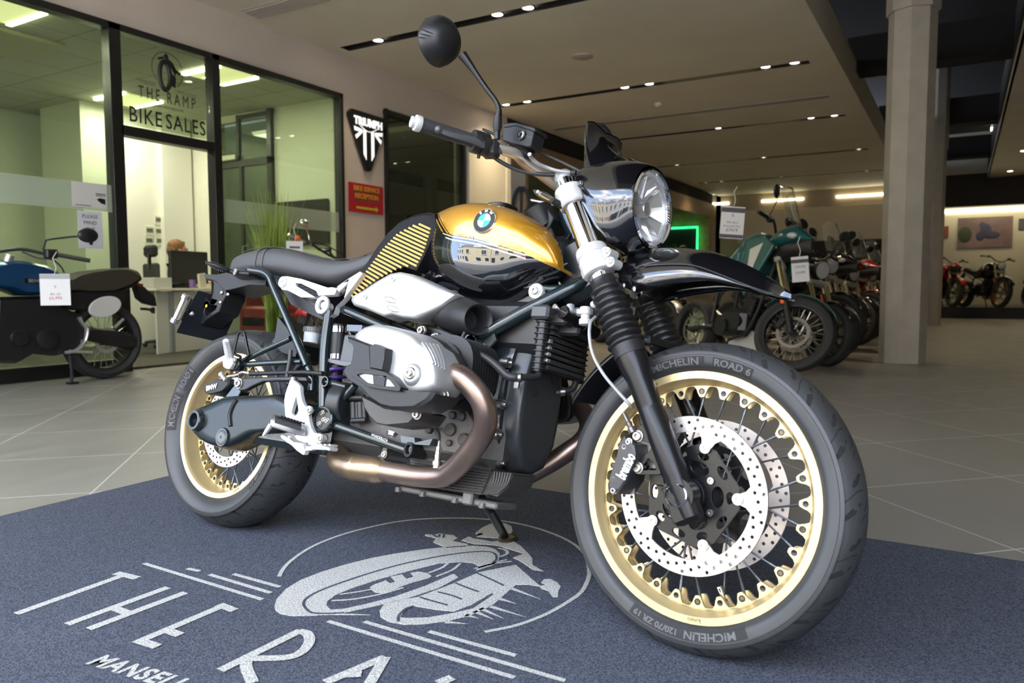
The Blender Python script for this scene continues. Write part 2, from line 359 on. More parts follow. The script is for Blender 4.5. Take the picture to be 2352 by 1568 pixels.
# light channels (yellowish linear lamps) in the slots
def linear(k, a, b, lab):
    y = slots[k][0]; o = obj('linear_light', M().box(((a+b)/2,y,CZ+.06),(b-a,.07,.05)), tubeg); tag(o, lab, 'ceiling light', 'linear lights in the ceiling slots')
linear(1,-3.69,-2.43,'yellow linear light in the second ceiling slot'); linear(2,-3.46,-2.45,'yellow linear light in the third ceiling slot')
linear(3,-5.6,-4.1,'dim yellow linear light in the fourth ceiling slot'); linear(4,-3.9,-2.3,'dim yellow linear light in the farthest ceiling slot')
o = obj('ceiling_grille', M().box((-5.95,5.62,CZ-.005),(1.0,.25,.014)), mat('grille_metal',(.34,.31,.27),.5)); tag(o,'slatted air grille in the ceiling above the office front','air vent')
m = M()
for i in range(7): m.box((-5.95,5.52+i*.033,CZ-.016),(.98,.012,.012))
obj('slat', m, mat('grille_slat',(.5,.46,.4),.5), o)
tag(obj('ceiling_speaker', M().lathe([(0,.13),(.012,.13),(.02,.11)], (-4.11,8.71,CZ), (0,0,-1), 28), mat('speaker_cover',(.50,.45,.38),.6)), 'flat round speaker cover in the plain ceiling above the mirror','speaker')
o = obj('smoke_detector', M().lathe([(0,.06),(.03,.06),(.04,.045),(.055,.04)], (-4.13,11.5,CZ), (0,0,-1), 20), mat('detector_plastic',(.7,.68,.6),.5)); tag(o,'small round smoke detector on the ceiling','smoke detector')
o = obj('ceiling_grille', M().box((-4.1,12.38,CZ-.004),(4.6,.14,.012)), mat('grille_metal2',(.33,.31,.28),.5)); tag(o,'long grey ceiling grille between the second and third light slots','air vent')
# right bay lights and far strip lights
for x,y,l in ((1.04,19.4,'downlight nearest in the right-hand ceiling'),(.95,22.6,'downlight near the end of the right-hand ceiling'),(1.3,16.6,'small downlight in the right-hand ceiling at the picture edge')):
    downlight(x, y, CZ-.01, l, 'downlights in the right-hand ceiling')
st_m = mat('strip_glow', (1,1,1), .5, emit=(1,.93,.62), es=5)
def strip(x0,x1,y,z,lab,h=.06): 
    o = tag(obj('strip_light', M().box(((x0+x1)/2,y,z),(x1-x0,.05,h)), st_m), lab, 'strip light', 'white strip lights at the back'); return o
strip(-6.95,-6.3,23.975,3.36,'short strip light left of the windscreen'); strip(-5.3,-4.1,23.975,3.36,'strip light seen through the windscreen'); strip(-3.2,-1.75,23.975,3.36,'strip light left of the column')
strip(-.6,4.5,23.975,2.79,'long bright strip light on the right back wall',.09)
al = bpy.data.lights.new('strip_glow_light','AREA'); al.shape='RECTANGLE'; al.size = 5; al.size_y = .1; al.energy = 11; al.color=(1,.9,.6)
ao = bpy.data.objects.new('strip_glow_light', al); COL.objects.link(ao); ao.location = (2,23.6,2.72); ao.rotation_euler = (R(25),0,0)
# shutter and shelves on the tan back wall
m = M()
for i in range(14): m.box((-3.7,23.975,2.15+i*.07),(4.6,.04,.071))
tag(obj('roller_shutter', m, mat('shutter_paint',(.70,.60,.42),.5)), 'pale horizontal slatted shutter below the back strip lights', 'shutter')
tag(obj('doorway_shade', M().box((-3.7,23.955,1.05),(4.4,.08,2.1)), mat('opening_shade',(.02,.018,.015),.7)), 'dark panel coloured as the shaded opening below the slatted shutter', 'opening')  # solid panel on the wall, the shade of the opening is its dark colour
# green neon frame on timber board
e = empty('neon_display', 'timber board with a green glowing neon outline on the back wall', 'display board', (-8.0,23.85,1.2))
obj('board', M().box((-.3,.10,.6),(2.9,.08,2.6)), mat('display_timber',(.45,.26,.12),.5,noise=.2,nscale=6), e)
obj('panel', M().box((-.35,.05,.5),(2.2,.06,2.0)), mat('display_black',(.015,.015,.012),.5), e)
pts = [(-1.5,-.06,1.45),(.78,-.06,1.45),(.78,-.06,-.3)]
obj('neon_tube', M().tube(pts,.035,8), mat('neon_green',(0,1,.3),.5,emit=(.03,1,.22),es=2.4), e)
rg = random.Random(3); m = M()
for i in range(26): m.ball((-1.3+rg.random()*1.9,-.1,-.3+rg.random()*1.2),(.09,.05,.12),8,6)
obj('display_goods', m, mat('goods_dark',(.03,.05,.02),.6,noise=.8,nscale=3), e)['kind'] = 'stuff'
# posters on right back wall
def poster(x0,x1,z0,z1,lab,c1,c2):
    e = empty('wall_poster', lab, 'poster', ((x0+x1)/2,23.98,(z0+z1)/2)); W_, H_ = x1-x0, z1-z0
    obj('print', M().box((0,0,0),(W_,.03,H_)), mat('poster_ground_%.1f'%x0, c1, .5, noise=.4, nscale=1.2), e)
    if W_ > 1:
        m = M(); m.ball((.02,-.02,.05),(.13,.008,.18)); m.ball((-.06,-.02,.2),(.07,.008,.08)); m.ball((.15,-.02,-.08),(.2,.008,.1)); m.ball((-.1,-.02,-.1),(.1,.008,.13)); obj('rider_picture', m, mat('poster_rider',(.05,.05,.09),.6), e)
        m = M(); m.ball((-.45,-.02,-.05),(.16,.008,.22)); obj('bank_picture', m, mat('poster_bank',(.05,.06,.03),.7), e)
poster(-.13,1.12,1.80,2.60,'large poster of a rider on a motorcycle cornering', (.20,.13,.12), None)
poster(1.24,2.2,2.24,2.52,'small dark poster at the right picture edge', (.08,.08,.09), None); poster(-.46,-.34,2.09,2.40,'narrow red poster beside the second column', (.25,.06,.03), None)
# ---------------- office behind the glass ----------------
ox = -10.9
m = M(); m.box((ox,4.2,1.6),(.1,9.4,3.2)); 
st(obj('wall_office_back', m, officew), 'pale wall at the back of the office')
m = M(); m.box((-8.7,-.35,1.6),(4.3,.1,3.2)); m.box((-7.23,7.2,2.78),(1.2,.1,.8)); m.box((-7.23,7.2,1.19),(1.2,.1,2.38)); m.box((-9.9,7.2,1.6),(2.0,.1,3.2)); m.box((-8.35,7.2,3.08),(1.1,.1,.12)); m.box((-8.85,7.8,1.6),(4.2,.1,3.2))
st(obj('wall_office_side', m, officew), 'pale side walls of the office')
st(obj('wall_office_pier', M().box((-10.0,6.35,1.6),(.9,1.5,3.2)).box((-9.7,6.88,1.6),(.5,.46,3.2)).box((-10.4,2.9,1.6),(1.0,.5,3.2)), mat('pier_paint',(.80,.80,.68),.6)), 'pale square pier inside the office')
def octiles():
    m = mat('office_ceiling_tiles', (.52,.52,.43), .7); t = m.node_tree; b = t.nodes['Principled BSDF']; tc = N(t,'ShaderNodeTexCoord'); br = N(t,'ShaderNodeTexBrick'); br.offset = 0
    br.inputs['Color1'].default_value = (.52,.52,.43,1); br.inputs['Color2'].default_value = (.49,.49,.40,1); br.inputs['Mortar'].default_value = (.30,.30,.24,1); br.inputs['Scale'].default_value = 1; br.inputs['Brick Width'].default_value = .6; br.inputs['Row Height'].default_value = .6; br.inputs['Mortar Size'].default_value = .01
    t.links.new(tc.outputs['Object'], br.inputs[0]); t.links.new(br.outputs[0], b.inputs['Base Color']); return m
st(obj('ceiling_office', M().box((-8.80,3.5,3.14),(4.2,7.3,.06)), octiles()), 'white tiled office ceiling')
st(obj('floor_office', M().box((-8.75,3.5,.012),(4.15,7.4,.024)), mat('office_carpet',(.055,.052,.035),.9,noise=.2,nscale=60)), 'dark office carpet inside the doorway')
pg = mat('panel_glow', (1,1,1), .5, emit=(1,.97,.66), es=9); pd = mat('panel_diffuser', (.8,.8,.5), .5, emit=(.9,.85,.42), es=.8)
def ceil_panel(x,y,lab):
    e = empty('ceiling_light_panel', lab, 'ceiling light', (x,y,3.10), group='square ceiling lights in the office')
    obj('diffuser', M().box((0,0,0),(.56,.44,.02)), pd, e); obj('tube', M().box((0,-.25,-.005),(.58,.05,.03)), pg, e); obj('tube', M().box((0,.25,-.005),(.58,.05,.03)), pg, e)
    a = bpy.data.lights.new('office_panel_light','AREA'); a.size = .55; a.energy = 20; a.color = (1,.96,.80); b = bpy.data.objects.new('office_panel_light', a); COL.objects.link(b); b.parent = e; b.location = (0,0,-.04)
ceil_panel(-7.05,3.45,'square office ceiling light nearest the window corner'); ceil_panel(-7.1,5.75,'square office ceiling light right of the doorway'); ceil_panel(-8.3,3.5,'square office ceiling light farther back at the left'); ceil_panel(-9.0,5.9,'square office ceiling light deep in the office')
o = obj('air_conditioner', M().box((-7.9,3.9,3.090),(.8,.8,.036),bev=.01), mat('ac_plastic',(.50,.46,.28),.5)); tag(o,'square yellowed air conditioning cassette in the office ceiling','air conditioner')
e = empty('inner_partition', 'black framed glass door and side light inside the office', 'partition', (0,7.12,0))
m = M(); m.box((-8.88,0,1.25),(.06,.06,2.5)); m.box((-7.86,0,1.55),(.08,.06,3.1)); m.box((-8.37,0,2.44),(1.1,.06,.09)); m.box((-8.46,0,2.78),(.05,.05,.6)); m.box((-8.15,0,3.05),(.6,.05,.05)); m.box((-8.42,0,1.2),(.05,.05,2.4))
obj('frame', m, black, e); obj('pane', M().box((-8.37,0,1.5),(1.0,.01,2.9)), glass('inner_glass',(.55,.62,.5),.03), e)
obj('door_closer', M().box((-8.62,-.06,2.52),(.34,.06,.07),bev=.008), mat('closer_metal',(.5,.5,.4),.4,metal=.6), e)
for x in (-8.3,-8.05): obj('pull_handle', M().tube([(x,-.03,.9),(x,-.10,.92),(x,-.12,1.1),(x,-.12,1.32),(x,-.03,1.34)],.014,8), mat('brushed_steel',(.6,.6,.58),.3,metal=1), e)
# dark room behind second window
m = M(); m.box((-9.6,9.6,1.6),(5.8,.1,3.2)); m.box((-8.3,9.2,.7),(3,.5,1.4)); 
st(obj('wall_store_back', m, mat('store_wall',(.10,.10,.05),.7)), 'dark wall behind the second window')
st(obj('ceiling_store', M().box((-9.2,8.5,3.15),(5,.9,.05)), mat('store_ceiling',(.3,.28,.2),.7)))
# desk
e = empty('reception_desk', 'white office desk with grey legs beyond the doorway', 'desk', (-8.12,5.88,.024), (0,0,R(16)))
dk = mat('desk_white', (.74,.74,.66), .45); gm = mat('desk_grey', (.30,.32,.33), .4)
obj('desk_top', M().box((0,.2,.725),(.56,1.85,.03),bev=.004), mat('desk_edge',(.78,.74,.58),.4), e); obj('modesty_panel', M().box((.22,.2,.355),(.02,1.75,.70)), dk, e)
for y in (-.45,1.0): obj('leg', M().box((.245,y,.355),(.03,.06,.70)), gm, e)
tag(obj('desk_tray', M().box((-8.0,5.50,.826),(.24,.24,.12),bev=.004), mat('tray_grey',(.42,.42,.38),.5)), 'grey box lying on the desk at the left of the monitor','box')
e = empty('computer_monitor', 'black computer monitor seen from behind on the desk', 'monitor', (-8.18,6.02,.768), (0,0,R(10)))
obj('screen', M().box((0,.06,.25),(.04,.62,.40),bev=.008), black, e); obj('stand', M().box((-.02,.06,.05),(.05,.1,.12)), black, e); obj('stand_base', M().box((-.02,.06,.007),(.18,.24,.012)), black, e)
tag(obj('photo_frame', M().box((-7.98,6.10,.856),(.03,.13,.17),rz(R(20))@rx(R(6))), mat('frame_cream',(.7,.66,.5),.5)), 'small cream picture frame on the desk in front of the monitor','picture frame')
tag(obj('pen_pot', M().lathe([(0,.035),(.1,.04)], (-7.93,5.93,.766),(0,0,1),16), mat('pot_purple',(.18,.10,.30),.5)), 'small purple pot on the desk beside the picture frame','pot')
# ---------------- seated person ----------------
e = empty('person', 'seated person with ginger hair and glasses in a dark jumper behind the monitor', 'person', (-8.62,6.22,.05), (0,0,R(72)))
def skinned(name, vs, es, rs, ma, parent, sub=2):
    me = bpy.data.meshes.new(name); me.from_pydata(vs, es, []); me.materials.append(ma); ob = bpy.data.objects.new(name, me); COL.objects.link(ob); ob.parent = parent
    sk = ob.modifiers.new('skin','SKIN'); me.skin_vertices[0].data[0].use_root = True
    for i, r in enumerate(rs): me.skin_vertices[0].data[i].radius = (r,r) if np.isscalar(r) else r
    s = ob.modifiers.new('subsurf','SUBSURF'); s.levels = sub; s.render_levels = sub
    for p in me.polygons: p.use_smooth = True
    return ob
skin = mat('skin', (.62,.33,.22), .5); dark = mat('dark_jumper', (.012,.012,.014), .85); hair = mat('ginger_hair', (.22,.10,.035), .7, noise=.3, nscale=40, bump=.5, bscale=90)
vs = [(0,0,.5),(0,0,.75),(0,0,.95),(0.01,0,1.06),(0,-.19,.98),(.08,-.27,.84),(.30,-.2,.815),(0,.19,.98),(.08,.27,.84),(.30,.2,.815),(.35,-.1,.52),(.4,-.1,.12),(.35,.1,.52),(.4,.1,.12),(.5,-.1,.06),(.5,.1,.06)]
es = [(0,1),(1,2),(2,3),(2,4),(4,5),(5,6),(2,7),(7,8),(8,9),(0,10),(10,11),(0,12),(12,13),(11,14),(13,15)]
skinned('body', vs, es, [.15,.15,.15,.065,.07,.05,.035,.07,.05,.035,.08,.055,.08,.055,.045,.045], dark, e)
m = M(); m.ball((.03,0,1.20),(.095,.075,.118),20,14); m.ball((.03,0,1.13),(.07,.058,.07),14,10); m.ball((.125,0,1.185),(.02,.014,.022),8,6); m.cyl((.01,0,1.0),(.02,0,1.12),.055,n=14); m.ball((.02,-.077,1.19),(.018,.008,.03),8,6); m.ball((.02,.077,1.19),(.018,.008,.03),8,6); m.ball((.115,0,1.135),(.012,.026,.007),10,6)
obj('head', m, skin, e); m = M(); m.ball((.0,0,1.245),(.105,.088,.095),18,12); m.ball((-.05,0,1.19),(.065,.08,.09),14,10); m.ball((.06,.02,1.29),(.06,.06,.03),12,8); obj('hair', m, hair, e)
m = M()
for s_ in (-1,1): m.tube([(.128,s_*.03+.02*math.cos(t),1.205+.018*math.sin(t)) for t in [2*PI*k/12 for k in range(12)]],.003,5,closed=True)
m.tube([(.125,-.05,1.21),(.02,-.08,1.21)],.003,5).tube([(.125,.05,1.21),(.02,.08,1.21)],.003,5); obj('glasses', m, black, e)
for s_ in (-1,1):
    m = M(); m.ball((.33,s_*.2,.785),(.05,.035,.016),12,8)
    for k, (dy, ln) in enumerate(((-.026,.055),(-.009,.065),(.009,.062),(.026,.05))): m.tube([(.37,s_*.2+dy,.787),(.37+ln*.6,s_*.2+dy,.79),(.37+ln,s_*.2+dy,.776)],[.009,.008,.006],8)
    m.tube([(.31,s_*.165,.785),(.345,s_*.145,.78),(.37,s_*.145,.775)],[.011,.009,.007],8); obj('hand', m, skin, e)
# office chair
e = empty('office_chair', 'black mesh office chair with headrest behind the desk', 'office chair', (-8.66,6.12,.024), (0,0,R(76)))
obj('seat', M().box((.08,0,.46),(.48,.5,.08),bev=.03), dark, e); m = M(); m.box((-.2,0,.8),(.05,.46,.5),bev=.02); obj('backrest', m, mat('chair_mesh',(.04,.045,.035),.8), e)
obj('headrest', M().box((-.2,0,1.2),(.07,.34,.15),rz(0),bev=.03), dark, e); obj('headrest_stem', M().box((-.22,0,1.08),(.03,.05,.2)), black, e)
m = M(); m.cyl((0,0,.06),(0,0,.43),.03,n=12)
for k in range(5): m.tube([(0,0,.1),(.3*math.cos(k*1.2566),.3*math.sin(k*1.2566),.06)],.02,8); m.ball((.3*math.cos(k*1.2566),.3*math.sin(k*1.2566),.03),.03,10,6)
obj('base', m, black, e)
# wall controls (five small plates)
for k, px in enumerate(((365,506),(344,530),(366,532),(343,553),(367,554))):
    p = onX(*px, -9.53); lab = ['topmost small control plate on the office wall','left plate of the middle row of wall controls','right plate of the middle row of wall controls','left plate of the bottom row of wall controls','right plate of the bottom row of wall controls'][k]
    e = empty('wall_control', lab, 'wall control', (-9.54,p[1],p[2]), group='control plates on the office wall')
    obj('plate', M().box((0,0,0),(.02,.12,.13),bev=.003), mat('plate_cream',(.66,.66,.52),.5), e); obj('display', M().box((.012,0,.01),(.008,.09,.05)), mat('plate_screen',(.10,.13,.09),.5), e)
# potted grass
e = empty('potted_grass', 'tall green ornamental grass standing right of the office doorway', 'plant', (-6.32,5.75,0))
obj('pot', M().lathe([(0,.12),(.3,.16),(.3,.14),(.27,.13)], (0,0,0),(0,0,1),20), mat('pot_dark',(.05,.05,.05),.5), e)
rg = random.Random(5); m = M()
for i in range(480):
    a = rg.uniform(0,2*PI); b = rg.uniform(.0,.10); t = rg.gauss(0,.10); u = rg.gauss(0,.10); h = rg.uniform(.8,1.62); wd = rg.uniform(.004,.008)
    x, y = b*math.cos(a), b*math.sin(a); q = a; dx, dy = math.cos(q)*wd, math.sin(q)*wd
    rows_ = []
    for k in range(6):
        s_ = k/5; cx, cy, cz = x+t*s_*s_*1.1+t*.2*s_, y+u*s_*s_*1.1+u*.2*s_, .25+h*s_; f_ = 1-s_**2*.95; rows_.append([(cx-dx*f_,cy-dy*f_,cz),(cx+dx*f_,cy+dy*f_,cz)])
    m.grid(rows_)
obj('grass_blades', m, mat('grass_green',(.30,.42,.08),.6,noise=.35,nscale=6), e)
# ---------------- signs on the wall ----------------
def wallpos(px, py, off=.0): p = onX(px, py, WX); return V(WX+off, p[1], p[2])
sblack = mat('sign_black', (.01,.01,.01), .3); swhite = mat('sign_white', (.9,.9,.88), .5, emit=(1,1,1), es=.55); ink = mat('ink_black', (.015,.015,.015), .5)
EY, EZ = (0,1,0), (0,0,1)    # on the left wall, text reads along +Y, seen from +X side
e = empty('triumph_sign', 'black triangular wall sign with white TRIUMPH lettering', 'sign', (WX+.01,7.555,2.62)); e.name = 'shield_sign'
e['label'] = 'black inverted triangle sign with white lettering on the cream wall'
tri = [(-.30,.355),(.30,.345),(.345,.30),(.345,.27),(.05,-.35),(.02,-.375),(-.02,-.375),(-.05,-.35),(-.345,.27),(-.345,.31)]
obj('sign_body', M().prism(tri, [], lambda a,b,d: V(d,a,b), 0, .05), sblack, e, smooth=False)
obj('lettering', place(text_mesh('TRIUMPH',.13,.004,bold=.006,sx=.98), (.055,0,.225), EY, EZ), swhite, e)
m = M(); m.tube([(.055,-.16+.32*k/12,.175-.055*math.sin(PI*k/12)) for k in range(13)],.006,6)
for s_ in (-1,1):
    m.prism([(s_*a,b) for a,b in ((.05,.13),(.10,.13),(.10,-.17),(.05,-.24))],[],lambda a,b,d:V(d,a,b),.05,.058)
    m.prism([(s_*a,b) for a,b in ((.12,.13),(.27,.15),(.26,.10),(.17,.095),(.25,.04),(.23,.0),(.12,.09))],[],lambda a,b,d:V(d,a,b),.05,.058)
obj('emblem', m, swhite, e, smooth=False)
e = empty('direction_sign', 'red sign reading bike service reception with a yellow arrow', 'sign', (WX+.005,7.545,1.90))
obj('panel', M().box((.01,0,0),(.02,.64,.36)), mat('sign_red',(.50,.015,.03),.4), e)
yl = mat('sign_yellow',(.75,.35,.03),.5)
for z_, tx in ((.115,'BIKE SERVICE'),(.02,'RECEPTION')):
    obj('lettering', place(text_mesh(tx,.085,.002,bold=.002), (.022,0,z_), EY, EZ), yl, e)
    obj('lettering_shadow', place(text_mesh(tx,.085,.001,bold=.002), (.021,0,z_-.045), EY, EZ), mat('sign_shadow_print',(.10,.09,.05),.5), e)
obj('arrow', M().prism([(-.2,-.11),(.17,-.11),(.17,-.09),(.22,-.125),(.17,-.16),(.17,-.14),(-.2,-.14)],[],lambda a,b,d:V(d,a,b),.02,.024), mat('arrow_yellow',(.60,.50,.03),.5), e)
# signs on the glass
e = empty('window_notice', 'white notice with a photo on the office window, upper of the two', 'notice', (WX+.014,3.93,1.575)); obj('paper', M().box((0,0,0),(.002,.31,.215)), mat('paper_white',(.72,.72,.70),.6), e)
m = M(); m.box((.002,.10,.02),(.001,.09,.008)).box((.002,.10,.005),(.001,.09,.006)).prism([(.06,-.03),(.10,-.06),(.14,-.07),(.14,-.02),(.09,-.015)],[],lambda a,b,d:V(d,a,b),.001,.002).box((.002,-.06,-.09),(.001,.14,.006)); obj('print', m, ink, e)
e = empty('window_notice', 'white notice reading please mind the step on the office window, lower of the two', 'notice', (WX+.014,3.925,1.275)); obj('paper', M().box((0,0,0),(.002,.22,.325)), mat('paper_white2',(.70,.72,.76),.6), e)
for k, tx in enumerate(('PLEASE','MIND','THE','STEP')): obj('lettering', place(text_mesh(tx,.046,.0005), (.002,0,.115-k*.055), EY, EZ), mat('ink_grey',(.12,.13,.13),.5), e)
obj('badge', M().lathe([(0,.018),(.001,.018)], (.001,0,-.115),(1,0,0),16), ink, e)
# big logo and BIKE SALES on the fanlight
e = empty('window_lettering', 'black rider emblem with THE RAMP and BIKE SALES lettering on the fanlight', 'window lettering', (WX+.014,4.73,2.65))
obj('lettering', place(text_mesh('BIKE',.20,.0005,spacing=1.12,sx=.80,bold=.001), (0,-.235,-.30), EY, EZ), ink, e); obj('lettering', place(text_mesh('SALES',.20,.0005,spacing=1.12,sx=.80,bold=.001), (0,.195,-.30), EY, EZ), ink, e)
obj('small_lettering', place(text_mesh('THE',.155,.0005,spacing=1.5,sx=.62), (0,-.19,-.075), EY, EZ), ink, e); obj('small_lettering', place(text_mesh('RAMP',.155,.0005,spacing=1.5,sx=.62), (0,.15,-.075), EY, EZ), ink, e)
obj('tiny_lettering', place(text_mesh('MANSELL MOTORCYCLES',.03,.0005), (0,0,-.165), EY, EZ), ink, e)
m = M(); m.tube([(0,.165*math.cos(t)+.01,.19+.165*math.sin(t)) for t in np.linspace(-.9,3.9,40)],.003,5)
for k in range(3): m.box((0,-.22+.02*k,.04-.014*k),(.001,.2-.04*k,.003)).box((0,.20+.02*k,.02-.014*k),(.001,.25-.04*k,.003))
m.tube([(0,-.02+.055*math.cos(t),.13+.13*math.sin(t)) for t in np.linspace(0,2*PI,30)[:-1]],.022,6,closed=True)
m.prism([(-.04,.28),(.02,.30),(.07,.27),(.11,.20),(.09,.15),(.04,.17),(.05,.05),(.09,.04),(.10,.13),(.05,.22),(0,.24)],[],lambda a,b,d:V(d,a,b),0,.001); m.ball((0,.0,.315),(.002,.024,.026),12,8)
m.prism([(.06,.22),(.13,.17),(.16,.18),(.12,.21)],[],lambda a,b,d:V(d,a,b),0,.001); m.prism([(-.02,.29),(-.08,.27),(-.09,.285),(-.03,.31)],[],lambda a,b,d:V(d,a,b),0,.001)
obj('emblem', m, ink, e)
# round emblem on recess wall
e = empty('wall_emblem', 'black split dome emblem on the tan wall behind the tank', 'sign', (-6.83,11.94,2.15))
m = M()
for s_ in (-1,1):
    P = [(s_*.02,.42)]+[(s_*(.02+.19*math.sin(t)), .0+.42*math.cos(t)) for t in np.linspace(.15,1.45,10)]+[(s_*.20,-.0),(s_*.12,-.03),(s_*.12,-.08),(s_*.21,-.08),(s_*.21,-.14),(s_*.06,-.14),(s_*.06,-.02),(s_*.13,.03)]+[(s_*(.02+.13*math.sin(t)), .03+.31*math.cos(t)) for t in np.linspace(1.35,.3,8)]+[(s_*.02,.30)]
    m.prism(P,[],lambda a,b,d:V(a,d,b),-.012,0); m.box((s_*.015,-.006,.0),(.018,.012,.8))
obj('emblem', m, ink, e, smooth=False)
# ---------------- television in the office, seen through the right pane ----------------
e = empty('wall_television', 'dark wall television low on the office side wall', 'television', (-7.35,7.12,1.60)); obj('screen', M().box((0,0,0),(.98,.05,.56),bev=.01), black, e)
e = empty('dark_cabinet', 'dark cabinet standing under the office television', 'cabinet', (-7.02,7.0,.024)); obj('body', M().box((0,0,.5),(.55,.2,1.0),bev=.01), mat('cabinet_dark',(.05,.05,.045),.5), e); obj('door', M().box((0,-.105,.5),(.5,.02,.92)), mat('cabinet_front',(.04,.04,.038),.4), e)
# ---------------- street: reflected in the paint ----------------
road = mat('asphalt', (.42,.40,.365), .8, noise=.1, nscale=2)
st(obj('floor_street', M().box((0,-15.8,-.07),(90,30,.1)), road), 'sunlit street in front of the shop')
# ================= street terrace =================
def house(x, w_, h, wallc, shop, lab, doorc, sill=(.75,.73,.7)):
    e = empty('terraced_house', lab, 'building', (x,-13.5,-.02), group='terraced houses across the street')
    wm = mat('house_wall_%d'%int(x*10+900), wallc, .8, noise=.06, nscale=1.5); rm = mat('slate_roof', (.20,.16,.13), .8, noise=.25, nscale=4); wf = mat('sash_white', (.75,.75,.75), .5); gp = mat('sash_glass', (.03,.04,.05), .05)
    obj('wall', M().box((0,-4,h/2),(w_,8,h)), wm, e)
    obj('roof', M().prism([(-.35,h),(-4,h+2.6),(-8.2,h)],[],lambda a,b,d:V(d,a+.2,b),-w_/2,w_/2), rm, e, smooth=False)
    obj('chimney', M().box((w_/2-.35,-4,h+2.7),(.6,1.0,1.7)).cyl((w_/2-.35,-3.8,h+3.5),(w_/2-.35,-3.8,h+3.9),.13,n=10).cyl((w_/2-.35,-4.2,h+3.5),(w_/2-.35,-4.2,h+3.9),.13,n=10), mat('chimney_brick',(.30,.17,.12),.9), e)
    n = max(1,int(w_/2.1))
    for k in range(n):
        xx = -w_/2+(k+.5)*w_/n; f_ = obj('window', M().box((xx,.03,h-1.55),(1.0,.08,1.75)), wf, e)
        m = M()
        for a in (-.24,.24):
            for b in (-.6,-.2,.2,.6): m.box((xx+a,.08,h-1.55+b),(.42,.02,.36))
        obj('pane', m, gp, f_); obj('sill', M().box((xx,.1,h-2.48),(1.2,.2,.08)), wf, f_)
    obj('dormer', M().box((0,-1.0,h+.9),(1.2,1.6,1.0)).prism([(-.8,h+1.35),(0,h+2.0),(.8,h+1.35)],[],lambda a,b,d:V(a,d,b),-1.9,-.1), wf, e, smooth=False)
    if shop:
        obj('shopfront', M().box((.45,.05,1.45),(w_-2.0,.15,2.5)), mat('shop_dark',(.02,.03,.04),.4), e); obj('shop_window', M().box((.45,.14,1.7),(w_-2.4,.02,1.5)), gp, e); obj('fascia', M().box((.45,.14,2.75),(w_-1.8,.25,.35)), wf, e)
    else:
        for xx in (.3,w_/2-.9): f_ = obj('window', M().box((xx,.03,1.5),(1.1,.08,1.6)), wf, e); obj('pane', M().box((xx,.08,1.5),(.9,.02,1.4)), gp, f_)
    obj('front_door', M().box((-w_/2+.7,.05,1.1),(.95,.1,2.2)), mat('door_%s'%doorc[0], doorc[1], .4), e)
hs = [(-22,6.4,5.9,(.62,.60,.55),0,'grey rendered terraced house far along the street','n'),(-15.6,6.2,6.0,(.66,.58,.40),0,'cream terraced house with small sash windows','n'),(-9.3,6.2,6.2,(.62,.57,.45),0,'pale yellow terraced house with a dark door','k'),
 (-3.0,6.3,6.3,(.58,.57,.56),1,'grey terraced house over a dark shopfront with a magenta door','m'),(3.3,6.2,6.0,(.60,.59,.57),1,'pale terraced house over a dark framed shopfront','k'),(9.5,6.2,5.9,(.62,.58,.50),1,'beige terraced house with a shop','b'),(15.7,6.2,5.9,(.55,.50,.46),0,'brown grey terraced house','k'),(21.9,6.2,6.1,(.60,.58,.54),0,'pale terraced house at the far right','b')]
dc = {'n':('navy',(.03,.05,.12)),'k':('black',(.02,.02,.02)),'m':('magenta',(.30,.01,.08)),'b':('blue',(.05,.12,.25))}
for x,w_,h,c,s_,lab,d in hs: house(x,w_,h,c,s_,lab,dc[d])
st(obj('floor_pavement', M().box((0,-12.6,-.02),(60,1.8,.12)), mat('pavement',(.42,.40,.37),.8)), 'pavement across the street')
# ================= entrance mat =================
def carpet(name, c1, c2, c3):
    m = mat(name, c1, .95, spec=.1); t = m.node_tree; b = t.nodes['Principled BSDF']; l = t.links.new; tc = N(t,'ShaderNodeTexCoord')
    n = N(t,'ShaderNodeTexNoise'); n.inputs['Scale'].default_value = 260; n.inputs['Detail'].default_value = 2; n2 = N(t,'ShaderNodeTexNoise'); n2.inputs['Scale'].default_value = 2.5; n2.inputs['Detail'].default_value = 4
    r = N(t,'ShaderNodeValToRGB'); r.color_ramp.elements[0].position = .38; r.color_ramp.elements[1].position = .62; r.color_ramp.elements[0].color = (*c1,1); r.color_ramp.elements[1].color = (*c2,1)
    mx = N(t,'ShaderNodeMixRGB', blend_type='MULTIPLY'); mx.inputs[0].default_value = 1; r2 = N(t,'ShaderNodeValToRGB'); r2.color_ramp.elements[0].color = (*c3,1); r2.color_ramp.elements[1].color = (1.1,1.1,1.1,1)
    l(tc.outputs['Object'], n.inputs[0]); l(tc.outputs['Object'], n2.inputs[0]); l(n.outputs[0], r.inputs[0]); l(n2.outputs[0], r2.inputs[0]); l(r.outputs[0], mx.inputs[1]); l(r2.outputs[0], mx.inputs[2]); l(mx.outputs[0], b.inputs['Base Color'])
    bp = N(t,'ShaderNodeBump'); bp.inputs['Strength'].default_value = .8; bp.inputs['Distance'].default_value = .003; l(n.outputs[0], bp.inputs['Height']); l(bp.outputs[0], b.inputs['Normal']); return m
cm = carpet('carpet_blue', (.042,.048,.066), (.105,.115,.140), (.8,.8,.85)); cw = carpet('carpet_white', (.30,.30,.285), (.56,.56,.535), (.9,.9,.88))
MZ = .010
mat_e = tag(obj('entrance_mat', M().box((.1,.9,MZ/2),(5.62,3.1,MZ)), cm), 'large dark blue entrance mat with a white woven rider emblem', 'mat')
def gp_(p, o, s): return onZ(o[0]+p[0]*s, o[1]+p[1]*s, MZ)[:2]
